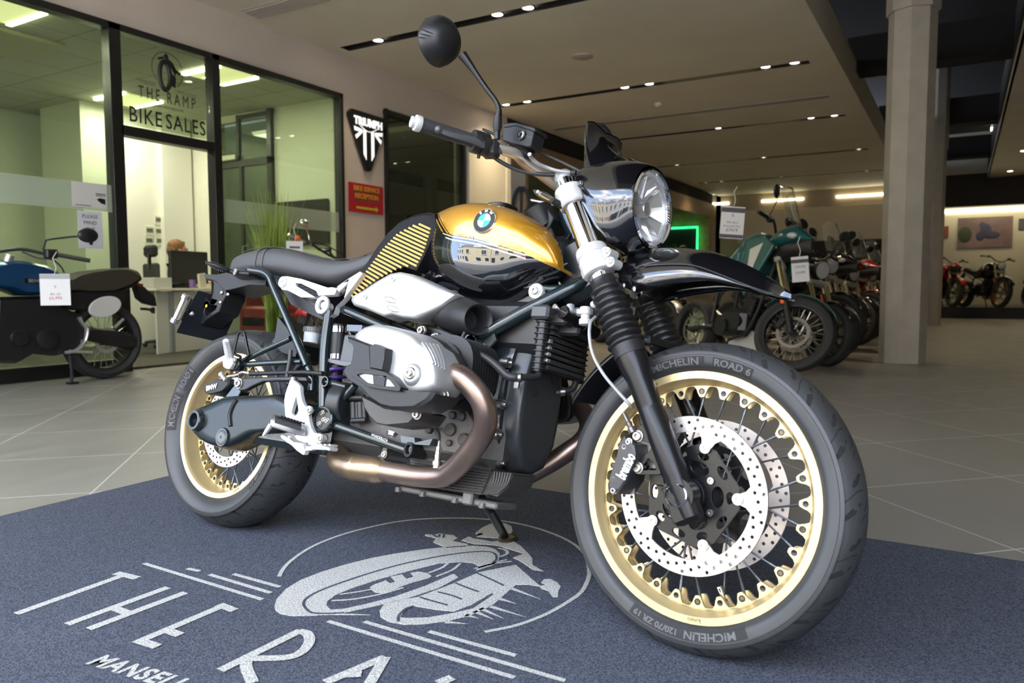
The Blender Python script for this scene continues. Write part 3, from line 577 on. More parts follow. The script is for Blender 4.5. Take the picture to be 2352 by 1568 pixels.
def poly(m, pts, o, s, z0=0, z1=.0012, holes=()):
    m.prism([tuple(gp_(p,o,s)) for p in pts], [[tuple(gp_(p,o,s)) for p in h] for h in holes], lambda a,b,d: V(a,b,MZ+d), z0, z1)
def stroke(m, pts, o, s, w_, z1=.0012, sm=1, taper=0):
    P = [np.append(gp_(p,o,s),0) for p in pts]; P = spline(P,4) if sm and len(P) > 2 else P; n = len(P); l, r = [], []
    for i in range(n):
        t = unit(P[min(i+1,n-1)]-P[max(i-1,0)]); q = V(-t[1],t[0],0)*w_/2*(1-taper*i/(n-1)); l.append(tuple((P[i]+q)[:2])); r.append(tuple((P[i]-q)[:2]))
    m.grid([[V(*a,MZ+z1),V(*b,MZ+z1)] for a,b in zip(l,r)])
O1, S1 = (0,1150), .59524; O2, S2 = (600,1180), .34014
m = M(); W_ = .023; k_z = .0010
for letter in ([[(62,437),(478,287)],[(447,279),(530,299)]],[[(258,478),(648,335)],[(342,496),(716,355)],[(432,412),(500,438)]],[[(535,545),(862,406)],[(845,402),(905,425)],[(640,500),(695,520)],[(528,539),(608,565)]],
 [[(850,657),(1160,503)],[(955,612),(950,645),(975,705)],[(1150,506),(1185,515),(1194,545),(1165,585),(1100,608),(950,612)]],[[(1255,704),(1487,606)],[(1425,710),(1487,606)],[(1330,675),(1395,672)]],[[(1690,708),(1745,686)],[(1700,706),(1790,760)]]):
    m = M()
    for ps in letter: k_z = k_z+.00012; stroke(m, ps, O1, S1, W_, z1=k_z)
    obj('large_letter', m, cw, mat_e)
b0 = gp_((322,630),O1,S1); up = gp_((405,597),O1,S1)-b0; bl = gp_((600,715),O1,S1)-b0; hgt = np.linalg.norm(up); 
tm = text_mesh('MANSELL', hgt*1.38, 0, align='LEFT', sx=.95, spacing=1.1, bold=.002); c_ = np.append(b0+up*.5,0); tm.v = [(p[0],p[1],0) for p in tm.v]
obj('small_lettering', place(tm, c_+V(0,0,MZ+.0012), np.append(unit(bl),0), np.append(unit(up),0)), cw, mat_e)
m = M()
for ps in ([(555,242),(1012,382)],[(722,262),(770,272)],[(808,285),(1045,356)],[(900,283),(1080,333)],[(1265,465),(1985,683)],[(1405,467),(2180,695)],[(1655,505),(1990,598)]): stroke(m, ps, O1, S1, .013)
obj('speed_lines', m, cw, mat_e)
m = M()
stroke(m, [(120,425),(150,370),(210,310),(320,235),(450,175),(600,125),(760,85),(900,57),(1060,38),(1250,30),(1430,32),(1600,45),(1750,70),(1900,110),(2050,170),(2150,235),(2200,300)], O2, S2, .011)
stroke(m, [(2200,300),(2215,395),(2200,460),(2160,530),(2080,590),(1960,660),(1850,710),(1700,760),(1510,798)], O2, S2, .011)
poly(m, [(90,620),(105,575),(165,510),(260,450),(400,395),(560,345),(740,300),(900,270),(1100,240),(1240,226),(1400,215),(1520,222),(1580,240),(1612,270),(1605,310),(1570,345),(1450,385),(1470,355),(1430,333),(1340,325),(1200,335),(1000,385),(800,440),(620,500),(500,550),(448,590),(440,620),(470,648),(560,642),(700,612),(900,560),(1100,490),(1300,405),(1330,430),(1200,500),(950,582),(760,625),(640,650),(540,674),(740,683),(420,682),(320,689),(200,690),(130,675),(95,650)], O2, S2)
poly(m, [(735,495),(760,480),(840,450),(870,470),(905,460),(875,425),(950,410),(980,440),(1030,425),(1010,400),(1060,390),(1120,400),(1150,420),(1130,435),(1000,470),(900,510),(820,535),(770,530),(740,512)], O2, S2)
stroke(m, [(475,588),(620,578),(800,545),(960,500)], O2, S2, .008); stroke(m, [(530,545),(640,530),(740,512)], O2, S2, .007); stroke(m, [(1130,400),(1220,365),(1260,335)], O2, S2, .009); stroke(m, [(1180,425),(1290,380),(1345,335)], O2, S2, .008)
poly(m, [(800,655),(830,612),(900,590),(1060,562),(1300,470),(1470,395),(1720,345),(1850,460),(1890,492),(1800,478),(1720,480),(1650,540),(1560,620),(1400,690),(1250,725),(1100,745),(960,748),(860,730),(805,695)], O2, S2, holes=[[(960,665),(985,632),(1040,624),(1180,648),(1300,660),(1420,615),(1560,535),(1570,545),(1430,640),(1300,670),(1130,700),(980,705),(940,700)]])
poly(m, [(1350,180),(1400,153),(1430,165),(1560,188),(1640,178),(1700,185),(1750,215),(1800,265),(1830,300),(1832,345),(1905,388),(1835,378),(1750,320),(1700,296),(1775,270),(1600,215),(1530,208),(1440,205)], O2, S2)
poly(m, [(1445,130),(1490,95),(1540,70),(1590,60),(1650,65),(1690,85),(1697,115),(1680,145),(1640,162),(1590,165),(1520,160),(1450,155),(1500,140),(1480,125),(1530,110),(1455,140)], O2, S2)
poly(m, [(1880,488),(1925,480),(1890,465),(1910,442),(1950,440),(2000,465),(2022,490),(2005,530),(2003,562),(1970,562),(1940,522),(1890,505)], O2, S2)
poly(m, [(1105,148),(1110,138),(1170,142),(1200,133),(1300,145),(1325,165),(1290,182),(1400,206),(1380,222),(1250,230),(1160,192),(1180,165)], O2, S2)
stroke(m, [(1600,232),(1650,245),(1660,270),(1610,292)], O2, S2, .010); stroke(m, [(1440,372),(1560,340),(1690,322)], O2, S2, .009); stroke(m, [(1560,335),(1660,310)], O2, S2, .009)
for ps in ([(1690,505),(1890,580)],[(1610,575),(1725,610)],[(1540,625),(1790,700)],[(1480,640),(1640,710)],[(1440,660),(1570,715)],[(1380,685),(1470,708)],[(1240,732),(1400,745)]): stroke(m, ps, O2, S2, .014, taper=.9)
obj('rider_emblem', m, cw, mat_e)
m = M()
for ps in ([(300,640),(285,610),(310,570),(400,520),(560,460),(760,395),(960,340),(1200,290),(1400,262),(1530,258),(1580,275),(1588,310),(1560,335)],[(300,640),(340,670),(450,676),(560,670)],[(1450,400),(1540,440),(1640,488)],[(1310,470),(1400,505),(1470,530)],[(1190,530),(1290,555),(1355,580)],[(1070,565),(1150,590),(1260,620)],[(925,730),(930,690),(975,645),(1030,625)],[(1160,145),(1190,160)],[(1205,140),(1200,160)],[(1235,140),(1230,165)]): stroke(m, ps, O2, S2, .007, z1=.002)
obj('emblem_outlines', m, cm, mat_e)
# ================= the motorcycle =================
# bike frame: x forward, y to its left, z up; the camera sees its right side (y < 0). It leans on its side stand.
LEAN, STEER, WB, RR_, RF_ = .2461, -.1054, 1.527, .3142, .3209
BO = rz(YAW)@V(-.9096,2.3576,0)+V(0,0,MZ); BP = -.5876+YAW
BR = rz(BP)@rx(-LEAN)
bike = empty('motorcycle', 'gold and black roadster motorcycle with gold spoked wheels standing on the entrance mat', 'motorcycle', BO, (0,0,0))
bike.rotation_euler = Matrix(BR.tolist()).to_euler()
SO, SU = V(WB+.111,0,0), V(-math.sin(R(28.5)),0,math.cos(R(28.5))); RS = rax(SU, STEER)
CB = BR.T@(CP-(BO-V(0,0,MZ)))
def s(px, py, y, st_=False, pl=1):
    d = BR.T@ray(px,py); c = CB
    if st_: d = RS.T@d; c = RS.T@(CB-SO)+SO
    return c+(y-c[pl])/d[pl]*d
def f(px, py, y): return s(px,py,y,True)
K = {'A':(500,430,.34014),'B':(350,750,.3189),'C':(700,680,.3189),'D':(1300,560,.28064),'E':(1400,940,.2678),'F':(1100,250,.2551),'G':(380,560,.1913),'H':(580,860,.1658),'I':(1150,680,.15944),'J':(1000,470,.15944),'K':(900,800,.2551),'L':(1250,560,.12755),'M':(920,20,.25505),'W':(1280,780,.4846),'P':(0,0,1)}
def px(k, p): o = K[k]; return o[0]+p[0]*o[2], o[1]+p[1]*o[2]
def tr(k, pts, y, st_=False, pl=1):
    ys = y if hasattr(y,'__len__') else [y]*len(pts); return [s(*px(k,p), yy, st_, pl) for p, yy in zip(pts, ys)]
steer_parts = []
STM = Matrix.Translation(Vector(SO))@Matrix(RS.tolist()).to_4x4()@Matrix.Translation(-Vector(SO))
def part(name, m, ma, parent=None, st_=False, **k):
    o = obj(name, m, ma, parent or bike, **k)
    if st_ and parent is None: o.matrix_local = STM
    return o
def slab(m, pts, y0, y1, holes=(), fn=None):     # outline in x,z extruded sideways
    return m.prism([(p[0],p[2]) for p in pts], [[(p[0],p[2]) for p in h] for h in holes], fn or (lambda a,b,d: V(a,d,b)), y0, y1)
def pillow(m, pts, y0, y1, inset=.2, n=6, cen=None, back=True):
    P = [np.array(p) for p in pts]; c = sum(P)/len(P) if cen is None else np.array(cen); rs = []
    for i in range(n+1):
        t = i/n; k = 1-inset*(1-math.sqrt(max(0,1-t**2.2))); y = y0+(y1-y0)*math.sin(t*PI/2)
        rs.append([V(c[0]+(p[0]-c[0])*k, y, c[2]+(p[2]-c[2])*k) for p in P])
    nn = len(P); vs = [q for r in rs for q in r]; fs = []
    for i in range(n):
        for j in range(nn): a = i*nn; b = a+nn; q = (j+1)%nn; fs.append([a+j,a+q,b+q,b+j])
    k0 = len(m.v); m.add(vs, fs)
    for r, rev in ((rs[0],0),(rs[-1],1)):
        if r is rs[0] and not back: continue
        tri = geometry.tessellate_polygon([[Vector((q[0],q[2],0)) for q in r]]); m.add(r, [list(t) for t in tri])
    return m
# materials of the bike
gold = mat('gold_paint', (.66,.355,.03), .30, metal=.55, coat=1); blackg = mat('gloss_black_paint', (.004,.004,.005), .12, spec=.5, coat=1)
bplast = mat('black_plastic', (.016,.016,.017), .42, spec=.36, bump=.08, bscale=600); bsatin = mat('satin_black_metal', (.009,.009,.010), .28, spec=.38, metal=.1); frameg = mat('frame_black_green', (.008,.016,.018), .18, coat=.45)
rubber = mat('tyre_rubber', (.034,.036,.038), .46, spec=.5, noise=.25, nscale=5); tgshade = mat('groove_shade', (.010,.010,.010), .8); tpanel = mat('tyre_text_panel', (.012,.012,.013), .7); tletter = mat('tyre_lettering', (.085,.085,.085), .55)
rimg = mat('rim_gold', (.74,.58,.30), .36, metal=.6, spec=.5); spokem = mat('spoke_steel', (.13,.14,.15), .4, metal=.8)
disc = mat('brake_disc_steel', (.52,.485,.465), .38, metal=.85); chrome = mat('polished_chrome', (.9,.9,.91), .05, metal=1); alu = mat('silver_aluminium', (.50,.51,.51), .42, metal=.65); aluw = mat('cast_silver', (.66,.66,.65), .42, metal=.3)
bolt_m = mat('bolt_steel', (.40,.385,.36), .35, metal=1); enggrey = mat('engine_cast_grey', (.085,.08,.075), .55, metal=.45, bump=.4, bscale=300); engblk = mat('engine_black', (.018,.018,.018), .42, metal=.2)
seatm = mat('seat_leather', (.055,.056,.060), .55, bump=.25, bscale=900); leadm = mat('exhaust_steel', (.34,.25,.20), .33, metal=.9, col2=(.20,.15,.14), nscale=7); hose = mat('hose_rubber', (.03,.03,.031), .45); purple = mat('purple_spring', (.10,.04,.30), .35)
# ---- wheels ----
def tyre_point(R_, W_, prof, th, sarc, off=0.):
    # point on the tyre: th around, sarc = index along profile (0 = right bead .. 1 = left bead)
    n = len(prof)-1; t = min(max(sarc,0),.9999)*n; i = int(t); q = t-i; y = prof[i][0]*(1-q)+prof[i+1][0]*q; r = prof[i][1]*(1-q)+prof[i+1][1]*q
    dy = prof[i+1][0]-prof[i][0]; dr = prof[i+1][1]-prof[i][1]; L_ = math.hypot(dy,dr); ny, nr = -dr/L_, dy/L_
    y += ny*off; r += nr*off; return V(r*math.cos(th), y, r*math.sin(th))
def wheel(nm, cx, cz, R_, W_, rb, rimw, ntab, rhole, rtip, ytab, st_, lab):
    Wr = rimw
    sw = [(-Wr+.004, rb), (-Wr-.004, rb+.006), (-(Wr+W_/2)/2-.004, rb+(R_-rb)*.22), (-W_/2*.985, rb+(R_-rb)*.40), (-W_/2*1.0, rb+(R_-rb)*.52), (-W_/2*.965, rb+(R_-rb)*.64)]
    cro = [(-W_/2*math.sin(a), R_-W_/2*.80*(1-math.cos(a))*(.92)) for a in [1.12,.98,.82,.66,.5,.33,.16,0]]
    half = sw+cro; prof = half+[(-y,r) for y,r in half[-2::-1]]
    sm = spline([V(y,r) for y,r in prof], 2); prof = [(q[0],q[1]) for q in sm]
    n = 96; m = M(); m.rings([[V(r*math.cos(2*PI*j/n), y, r*math.sin(2*PI*j/n)) for j in range(n)] for y, r in prof], cap=False)
    tp = lambda th, s_, off=.0004: tyre_point(R_, W_, prof, th, s_, off)
    # tread sipes as dark patches on the rubber, groove shade put into their colour
    m.cur = 1; pitch = 2*PI/17; dirn = 1
    def patch(pts, off=.0005):
        tri = geometry.tessellate_polygon([[Vector((a,b,0)) for a,b in pts]]); m.add([tp(a,b,off) for a,b in pts], [list(t) for t in tri])
    def line(pts, w_):
        P = [np.array(p) for p in spline([V(*p) for p in pts],3)]; rows_ = []
        for i in range(len(P)): t = P[min(i+1,len(P)-1)]-P[max(i-1,0)]; t = t/np.array([1/R_,1/.2])if 0 else unit(t*V(R_,.26)); q = V(-t[1]/R_,t[0]/.26)*w_/2; rows_.append([tp(*(P[i]+q)),tp(*(P[i]-q))])
        m.grid(rows_)
    for k in range(17):
        for sd in (0,1):
            th = k*pitch+(pitch/2 if sd else 0); S_ = (lambda v: 1-v) if sd else (lambda v: v)
            blade = [(th-.012,S_(.212)),(th+.018,S_(.225)),(th+.062,S_(.300)),(th+.100,S_(.392)),(th+.092,S_(.404)),(th+.030,S_(.330)),(th-.004,S_(.265))]
            patch(blade)
            bl2 = [(th+.185,S_(.318)),(th+.215,S_(.330)),(th+.268,S_(.405)),(th+.262,S_(.440)),(th+.208,S_(.388)),(th+.188,S_(.350))]; patch(bl2)
            line([(th+.10,S_(.232)),(th+.125,S_(.29)),(th+.160,S_(.36)),(th+.170,S_(.42))], .0024); line([(th-.02,S_(.40)),(th+.02,S_(.435)),(th+.03,S_(.47))], .002)
            c_ = [(th+.10+.010*math.cos(a), S_(.232+.0105*math.sin(a))) for a in np.linspace(0,2*PI,9)[:-1]]; patch(c_)
            line([(th+.05,S_(.44)),(th+.09,S_(.47)),(th+.12,S_(.49))], .003)
    for s_ in (.155,.845): line([(a,s_) for a in np.linspace(0,2*PI,80)], .0012)
    # sidewall lettering on dark panels (right side)
    sc = .045/.30
    def along(th0, x): return th0-x/(R_*.83)
    def panel(th0, w_, lo=.055, hi=.135):
        m.cur = 2; k_ = 14
        for i in range(k_):
            a, b = along(th0,-w_/2+w_*i/k_), along(th0,-w_/2+w_*(i+1)/k_); m.grid([[tp(a,lo+(hi-lo)*j/3,.0006) for j in range(4)],[tp(b,lo+(hi-lo)*j/3,.0006) for j in range(4)]])
    def word(tx, th0, size=.026, bold=.0006, sx=1.0, mid=.096):
        m.cur = 3; t = text_mesh(tx, size, 0, bold=bold, sx=sx); k0 = [tp(along(th0,p[0]), mid+p[1]*1.9 if 0 else mid+p[1]*(.080/.026)*.95, .0011) for p in t.v]; m.add(k0, t.f)
    a0 = 90 if st_ else 163
    for th0, tx, w_, sz in ((R(a0+13),'MICHELIN',.13,.024),(R(a0-14),'ROAD 6',.085,.022),(R(a0+193),'MICHELIN',.15,.024),(R(a0+168),'120/70 ZR 19' if st_ else '170/60 ZR 17',.115,.018)):
        panel(th0, w_); word(tx, th0, sz)
    root_name = nm
    # rim: outer lips, channel and central barrel
    mr = M(); W0 = rimw; prof2 = [(-W0,rb+.001),(-W0,rb-.014),(-W0+.004,rb-.0165),(-W0+.012,rb-.018),(-ytab-.012,rhole+.016),(-ytab-.004,rhole+.012),(0,rhole+.0115),(ytab+.004,rhole+.012),(ytab+.012,rhole+.016),(W0-.012,rb-.018),(W0-.004,rb-.0165),(W0,rb-.014),(W0,rb+.001),(W0-.004,rb+.003),(-W0+.004,rb+.003)]
    mr.lathe([(y,r) for y,r in prof2], (0,0,0), (0,1,0), 96, cap=False, closed=True)
    # scalloped spoke flanges
    inner = []; holes = []; ph = R(3.6) if st_ else R(-90.3)
    for k in range(ntab):
        a = ph+2*PI*k/ntab; p_ = 2*PI/ntab
        for fr_, r_ in ((-.5,rhole+.0115),(-.34,rhole+.0105),(-.24,rhole+.004),(-.19,rhole-.004),(-.11,rtip+.001),(0,rtip),(.11,rtip+.001),(.19,rhole-.004),(.24,rhole+.004),(.34,rhole+.0105)): inner.append((r_*math.cos(a+fr_*p_), r_*math.sin(a+fr_*p_)))
        holes.append([(rhole*math.cos(a)+.0052*math.cos(b), rhole*math.sin(a)+.0052*math.sin(b)) for b in np.linspace(0,2*PI,11)[:-1]])
    outer = [((rhole+.016)*math.cos(a),(rhole+.016)*math.sin(a)) for a in np.linspace(0,2*PI,121)[:-1]]
    for y0,y1 in ((-ytab-.003,-ytab+.003),(ytab-.003,ytab+.003)): mr.prism(outer, [inner]+holes if 0 else [inner], lambda a,b,d: V(a,d,b), y0, y1)
    mr.cur = 1
    for k in range(ntab):
        a = ph+2*PI*k/ntab; c_ = (rhole*math.cos(a), rhole*math.sin(a))
        for sg in (-1,1): mr.lathe([(0,.0068),(.0012,.0068),(.0012,.0045),(-.001,.004)] if k%2 else [(0,.0062),(.0014,.0055),(.0008,.0035)], (c_[0],sg*(ytab+.003),c_[1]), (0,sg,0), 10)
    wr = part(nm, mr, [rimg, mat('pin_dark_steel',(.04,.042,.045),.3,metal=.8)], st_=False, auto=30)
    mat_w = Matrix.Translation((cx,0,cz)); wr.matrix_local = (STM@mat_w) if st_ else mat_w
    tag(wr, lab)
    ty = part('tyre', m, [rubber,tgshade,tpanel,tletter], wr); tag(ty, 'black road tyre with raised sidewall lettering')
    # lettering on the lip
    for aa in ((R(118),R(-85)) if st_ else (R(122),R(-60))):
        t = text_mesh('kineo', .013, 0); rr_ = rb-.0075; t.v = [((rr_+p[1])*math.cos(aa-p[0]/rr_), -W0-.0004, (rr_+p[1])*math.sin(aa-p[0]/rr_)) for p in t.v]; part('rim_lettering', t, tpanel, wr)
    # valve
    av = R(-72.5) if st_ else R(-30); d_ = V(-math.cos(av),0,-math.sin(av)); p0 = V(rhole*math.cos(av),0,rhole*math.sin(av))+V(0,-.0,0)
    part('valve', M().lathe([(-.008,.006),(.004,.006),(.005,.004),(.018,.004),(.018,.0055),(.034,.0055),(.036,.004)], p0, d_+V(0,-.5,0), 12), chrome, wr)
    # spokes, two crossing sets
    sp0 = None
    for k in range(ntab):
        a = ph+2*PI*k/ntab; sg = -1 if (k//1)%2 else 1; ff = 1 if (k//2)%2 else -1; hb = .030 if st_ else .040; b = a+ff*.95
        p0 = V(rhole*math.cos(a),0,rhole*math.sin(a)); p1 = V(.046*math.cos(b), sg*hb, .046*math.sin(b)); d = p1-p0
        if sp0 is None: L0 = np.linalg.norm(d); sp0 = part('spoke', M().cyl((0,0,0),(0,0,L0),.0021,n=8).cyl((0,0,.003),(0,0,.03),.0030,n=8), spokem, wr); o_ = sp0
        else: o_ = sp0.copy(); COL.objects.link(o_); o_.parent = wr
        o_.location = Vector(p0); o_.rotation_mode = 'QUATERNION'; o_.rotation_quaternion = Vector(d).to_track_quat('Z','Y'); o_.scale = (1,1,np.linalg.norm(d)/L0)
    part('hub', M().lathe([(-.058,.020),(-.058,.040),(-.045,.050),(-.040,.056),(-.030,.056),(-.024,.036),(0,.032),(.024,.036),(.030,.056),(.040,.056),(.045,.050),(.058,.040),(.058,.020)], (0,0,0), (0,1,0), 40), bsatin, wr)
    return wr
fw = wheel('front_wheel', WB, RF_, RF_, .120, .2545, .046, 28, .2155, .203, .015, True, 'gold spoked front wheel')
rw = wheel('rear_wheel', 0, RR_, RR_, .180, .2259, .067, 32, .1915, .180, .012, False, 'gold spoked rear wheel')
# ---- brake discs ----
def disc_mesh(r1, r0, lugs, nh, th=.005, ph=0):
    m = M(); outer = [(r1*math.cos(a), r1*math.sin(a)) for a in np.linspace(0,2*PI,97)[:-1]]; inner = []
    for k in range(96):
        a = 2*PI*k/96; r = r0
        for L_ in lugs:
            d = (a-L_+PI)%(2*PI)-PI
            if abs(d) < .20: r = min(r, .0925 if abs(d) < .085 else (.105 if abs(d) < .12 else (.118 if abs(d)<.16 else r0)))
        inner.append((r*math.cos(a), r*math.sin(a)))
    holes = []; rs = np.linspace(r0+.007, r1-.007, 4)
    for k in range(nh):
        for i in ((0,2) if k%2 else (1,3)):
            a = 2*PI*k/nh+i*.05; r = rs[i]; holes.append([(r*math.cos(a)+.0037*math.cos(b), r*math.sin(a)+.0037*math.sin(b)) for b in np.linspace(0,2*PI,9)[:-1]])
    m.prism(outer, [inner]+holes, lambda a,b,d: V(a,d,b), -th/2, th/2); return m
lg = [R(75.6+72*k) for k in range(5)]
dm = disc_mesh(.160,.128,lg,36)
for sg in (-1,1):
    dd = part('brake_disc', dm, disc, fw, auto=30); dd.location = (0,sg*.0622,0)
    if sg > 0:
        continue
# carrier, bobbins, bolts of the right disc
outer = []; 
for k in range(5):
    for da, r in ((-R(11),.1045),(R(11),.1045),(R(24),.097),(R(48),.097)): outer.append(((r)*math.cos(lg[k]+da), r*math.sin(lg[k]+da)))
def ell(cx, cz, a, b, th, n=14): return [(cx+a*math.cos(t)*math.cos(th)-b*math.sin(t)*math.sin(th), cz+a*math.cos(t)*math.sin(th)+b*math.sin(t)*math.cos(th)) for t in np.linspace(0,2*PI,n+1)[:-1]]
hs_ = []
for k in range(5):
    a = lg[k]-R(36)+R(36); hs_.append(ell(.057*math.cos(a),.057*math.sin(a),.013,.021,a)); hs_.append(ell(.083*math.cos(a),.083*math.sin(a),.008,.012,a)); b = lg[k]+R(36); hs_.append(ell(.082*math.cos(b),.082*math.sin(b),.008,.015,b))
for sg in (-1,1):
    m = M(); m.prism(outer, hs_, lambda a,b,d: V(a,d,b), -.003, .003); m.lathe([(0,.038),(.014,.034),(.014,.020)], (0,sg*.002,0), (0,sg,0), 36); m.lathe([(.002,.0),(.018,.022),(.018,.012)], (0,sg*.002,0), (0,sg,0), 30)
    c_ = part('disc_carrier', m, bsatin, fw, bevel=.0006); c_.location = (0,sg*.0575,0)
    for k in range(5):
        b = M(); b.lathe([(0,.0115),(.003,.0115),(.003,.009),(.005,.009),(.005,.0035),(.003,.003)], (.1012*math.cos(lg[k]),sg*.0645,.1012*math.sin(lg[k])), (0,sg,0), 20); part('disc_bobbin', b, mat('bobbin_steel',(.50,.48,.45),.35,metal=.7), fw)
        b = M(); q = lg[k]+R(36); b.lathe([(0,.0072),(.004,.0072),(.004,.003),(.001,.003)], (.0535*math.cos(q),sg*.0615,.0535*math.sin(q)), (0,sg,0), 16); part('carrier_bolt', b, bolt_m, fw)
rd = part('brake_disc', disc_mesh(.132,.100,[R(10+72*k) for k in range(5)],32), disc, rw); rd.location = (0,-.045,0)
for o_ in (rd,): o_.name = 'rear_brake_disc'
# ---- fork ----
_a, _b = f(1571,1152,-.105), f(1303,440,-.105); FA = math.atan2(_a[0]-_b[0], _b[2]-_a[2]); fd = V(math.sin(FA),0,-math.cos(FA))    # down the fork
ax0 = V(_a[0],0,_a[2])
def fk(z, y): t = (ax0[2]-z)/fd[2]; return V(ax0[0]-0+fd[0]*-t*-1 if 0 else ax0[0]-math.tan(R(27.5))*(z-ax0[2]), y, z)
def fl(y, prof): return [(p[0], p[1]) for p in prof]
def along_fork(m, y, prof, n=28, **k):        # prof: (distance up from axle along the tube, radius)
    return m.lathe(prof, V(ax0[0],y,ax0[2]), -fd, n, **k)
def up_(z): return (z-ax0[2])/math.cos(FA)
U = lambda p, y=-.105: up_(f(*p, y)[2])
uc, ug1, ug0, ul1, ut0, ut1 = U((1437,808)), U((1437,795)), U((1397,672)), U((1376,612)), U((1310,462)), U((1291,425))
for y in (-.105,.105):
    sd = -1 if y < 0 else 1
    m = M(); along_fork(m, y, [(-.045,.012),(-.042,.022),(.03,.0255),(.045,.0262),(.055,.0272),(.19,.0272),(.193,.0265),(.196,.0272),(uc-.075,.0275),(uc-.05,.033),(uc-.005,.0345),(uc,.0345)])
    # axle clamp and brake mount
    m.lathe([(-.018,.034),(.018,.034),(.021,.031)], V(WB,y,RF_), (0,1,0), 32)
    lo = part('fork_leg', m, bsatin, st_=True); tag(lo, 'black lower fork leg')
    part('axle_clamp', M().box(V(ax0[0]-.008,y,ax0[2])+fd*.012,(.060,.040,.085),ry(-FA),bev=.008), bsatin, lo)
    m = M(); m.lathe([(.0,.0235),(.006,.0235),(.0075,.0215),(.003,.0195),(-.02,.017)], V(WB,y+sd*.0175,RF_), (0,sd,0), 6 if 0 else 24); part('axle_nut', m, chrome, lo)
    m = M(); pr = [(0,.0275),(.004,.030)]; 
    m = M(); along_fork(m, y, [(uc-.022,.0355),(uc+.004,.0355),(uc+.006,.0325),(uc+.006,.028)]); part('fork_collar', m, bplast, lo)
    # gaiter
    n_ = 9; pr = [(uc-.002,.0335)]; L_ = (ug0-uc)/n_
    for k in range(n_):
        b0 = uc+k*L_; big = .0415-.0055*k/n_
        pr += [(b0+.10*L_,.0295),(b0+.30*L_,big-.003),(b0+.5*L_,big),(b0+.66*L_,big),(b0+.85*L_,big-.006),(b0+.98*L_,.0290)]
    pr += [(ug0,.0285),(ug0+.022,.0285),(ug0+.023,.025)]; m = M(); along_fork(m, y, pr, 36); g_ = part('fork_gaiter', m, mat('gaiter_rubber',(.012,.012,.013),.38), st_=True, auto=60)
    m = M(); along_fork(m, y, [(ug0+.01,.0255),(ut1-.005,.0255)]); part('fork_tube', m, chrome, st_=True)
    m = M(); along_fork(m, y, [(ut1-.012,.0225),(ut1+.012,.0225),(ut1+.020,.019),(ut1+.021,.006)]); part('fork_cap', m, alu, st_=True)
# triple clamps
m = M()
for y in (-.105,.105):
    along_fork(m, y, [(ul1-.033,.0330),(ul1-.030,.0375),(ul1+.003,.0385),(ul1+.006,.036),(ul1+.012,.036),(ul1+.015,.0385),(ul1+.032,.0365),(ul1+.036,.034),(ul1+.036,.0260),(ul1-.033,.0260)], 36, cap=False, closed=True)
    q = V(ax0[0],y,ax0[2])-fd*(ul1)+V(.043,-.0,.006); m.lathe([(-.020,.008),(-.018,.0115),(.018,.0115),(.020,.008)], q+fd*.013, (0,1,0), 22).lathe([(-.020,.008),(-.018,.0115),(.018,.0115),(.020,.008)], q-fd*.013, (0,1,0), 22).box(q+V(-.014,0,0),(.030,.030,.050),ry(-FA),bev=.005)
cmid = V(ax0[0],0,ax0[2])-fd*ul1
m.box(cmid+V(-.03,0,-.012),(.05,.17,.028),ry(-FA),bev=.006)
lt = part('lower_triple_clamp', m, aluw, st_=True)
for y in (-.105,.105):
    for dz in (-.013,.013): part('clamp_bolt', M().bolt(V(ax0[0],y-.018 if y<0 else y+.018,ax0[2])-fd*(ul1+dz+.002)+V(.046,0,.007), (0.25,-1 if y<0 else 1,0), .0068, .005), bolt_m, lt)
m = M()
for y in (-.105,.105): along_fork(m, y, [(ut0-.028,.031),(ut0-.024,.0345),(ut0-.004,.0350),(ut0,.0335),(ut0+.006,.0335),(ut0+.010,.0350),(ut0+.020,.0335),(ut0+.022,.030),(ut0+.022,.0260),(ut0-.028,.0260)], 36, cap=False, closed=True)
cm2 = V(ax0[0],0,ax0[2])-fd*(ut0-.0); m.box(cm2+V(-.02,0,0),(.06,.17,.024),ry(-FA),bev=.006); m.cyl(cm2+V(-.055,0,-.02),cm2+V(-.07,0,.03),.022)
part('upper_triple_clamp', m, aluw, st_=True)
m = M(); m.cyl(SO+SU*.93,SO+SU*1.10,.032,n=24); part('steering_head', m, frameg)
# caliper with bracket
m = M(); slab(m, tr('E',[(225,230),(260,190),(400,130),(420,330),(480,330),(520,560),(430,600),(260,600),(215,570),(215,515),(260,480),(350,400),(390,330),(340,325),(260,310),(215,290)], -.092, True), -.098, -.084, holes=[tr('E',[(300,520),(345,455),(395,500),(410,560),(300,565)],-.092,True)])
br_ = part('caliper_bracket', m, bsatin, st_=True, bevel=.0015)
co = tr('E',[(130,290),(165,255),(205,320),(255,340),(270,420),(255,500),(200,600),(190,650),(110,770),(20,755),(15,690),(40,600),(75,500),(105,400),(110,340)],-.098,True)
m = M(); pillow(m, co, -.070, -.118, .18, 5); slab(m, [V(.985,1,1)*0+p for p in co], -.070, -.045); cal = part('brake_caliper', m, mat('caliper_grey',(.045,.047,.05),.4,metal=.3), st_=True, auto=45); tag(cal, 'grey brake caliper with white brembo lettering')
ta, tb = s(*px('E',(95,628)),-.1195,True), s(*px('E',(190,425)),-.1195,True); t = text_mesh('brembo', .034, .0005, bold=.0012, sx=.62); ex = unit(tb-ta); ey = unit(np.cross(V(0,-1,0),ex)); ey = unit(V(-ex[2],0,ex[0])) ; 
tl = np.linalg.norm(tb-ta); wv = max(p[0] for p in t.v)-min(p[0] for p in t.v); t.v = [(p[0]*tl/wv,p[1],p[2]) for p in t.v]
part('caliper_lettering', place(t, (ta+tb)/2, ex, ey, V(0,-1,0)), mat('letter_white',(.85,.85,.85),.5), cal)
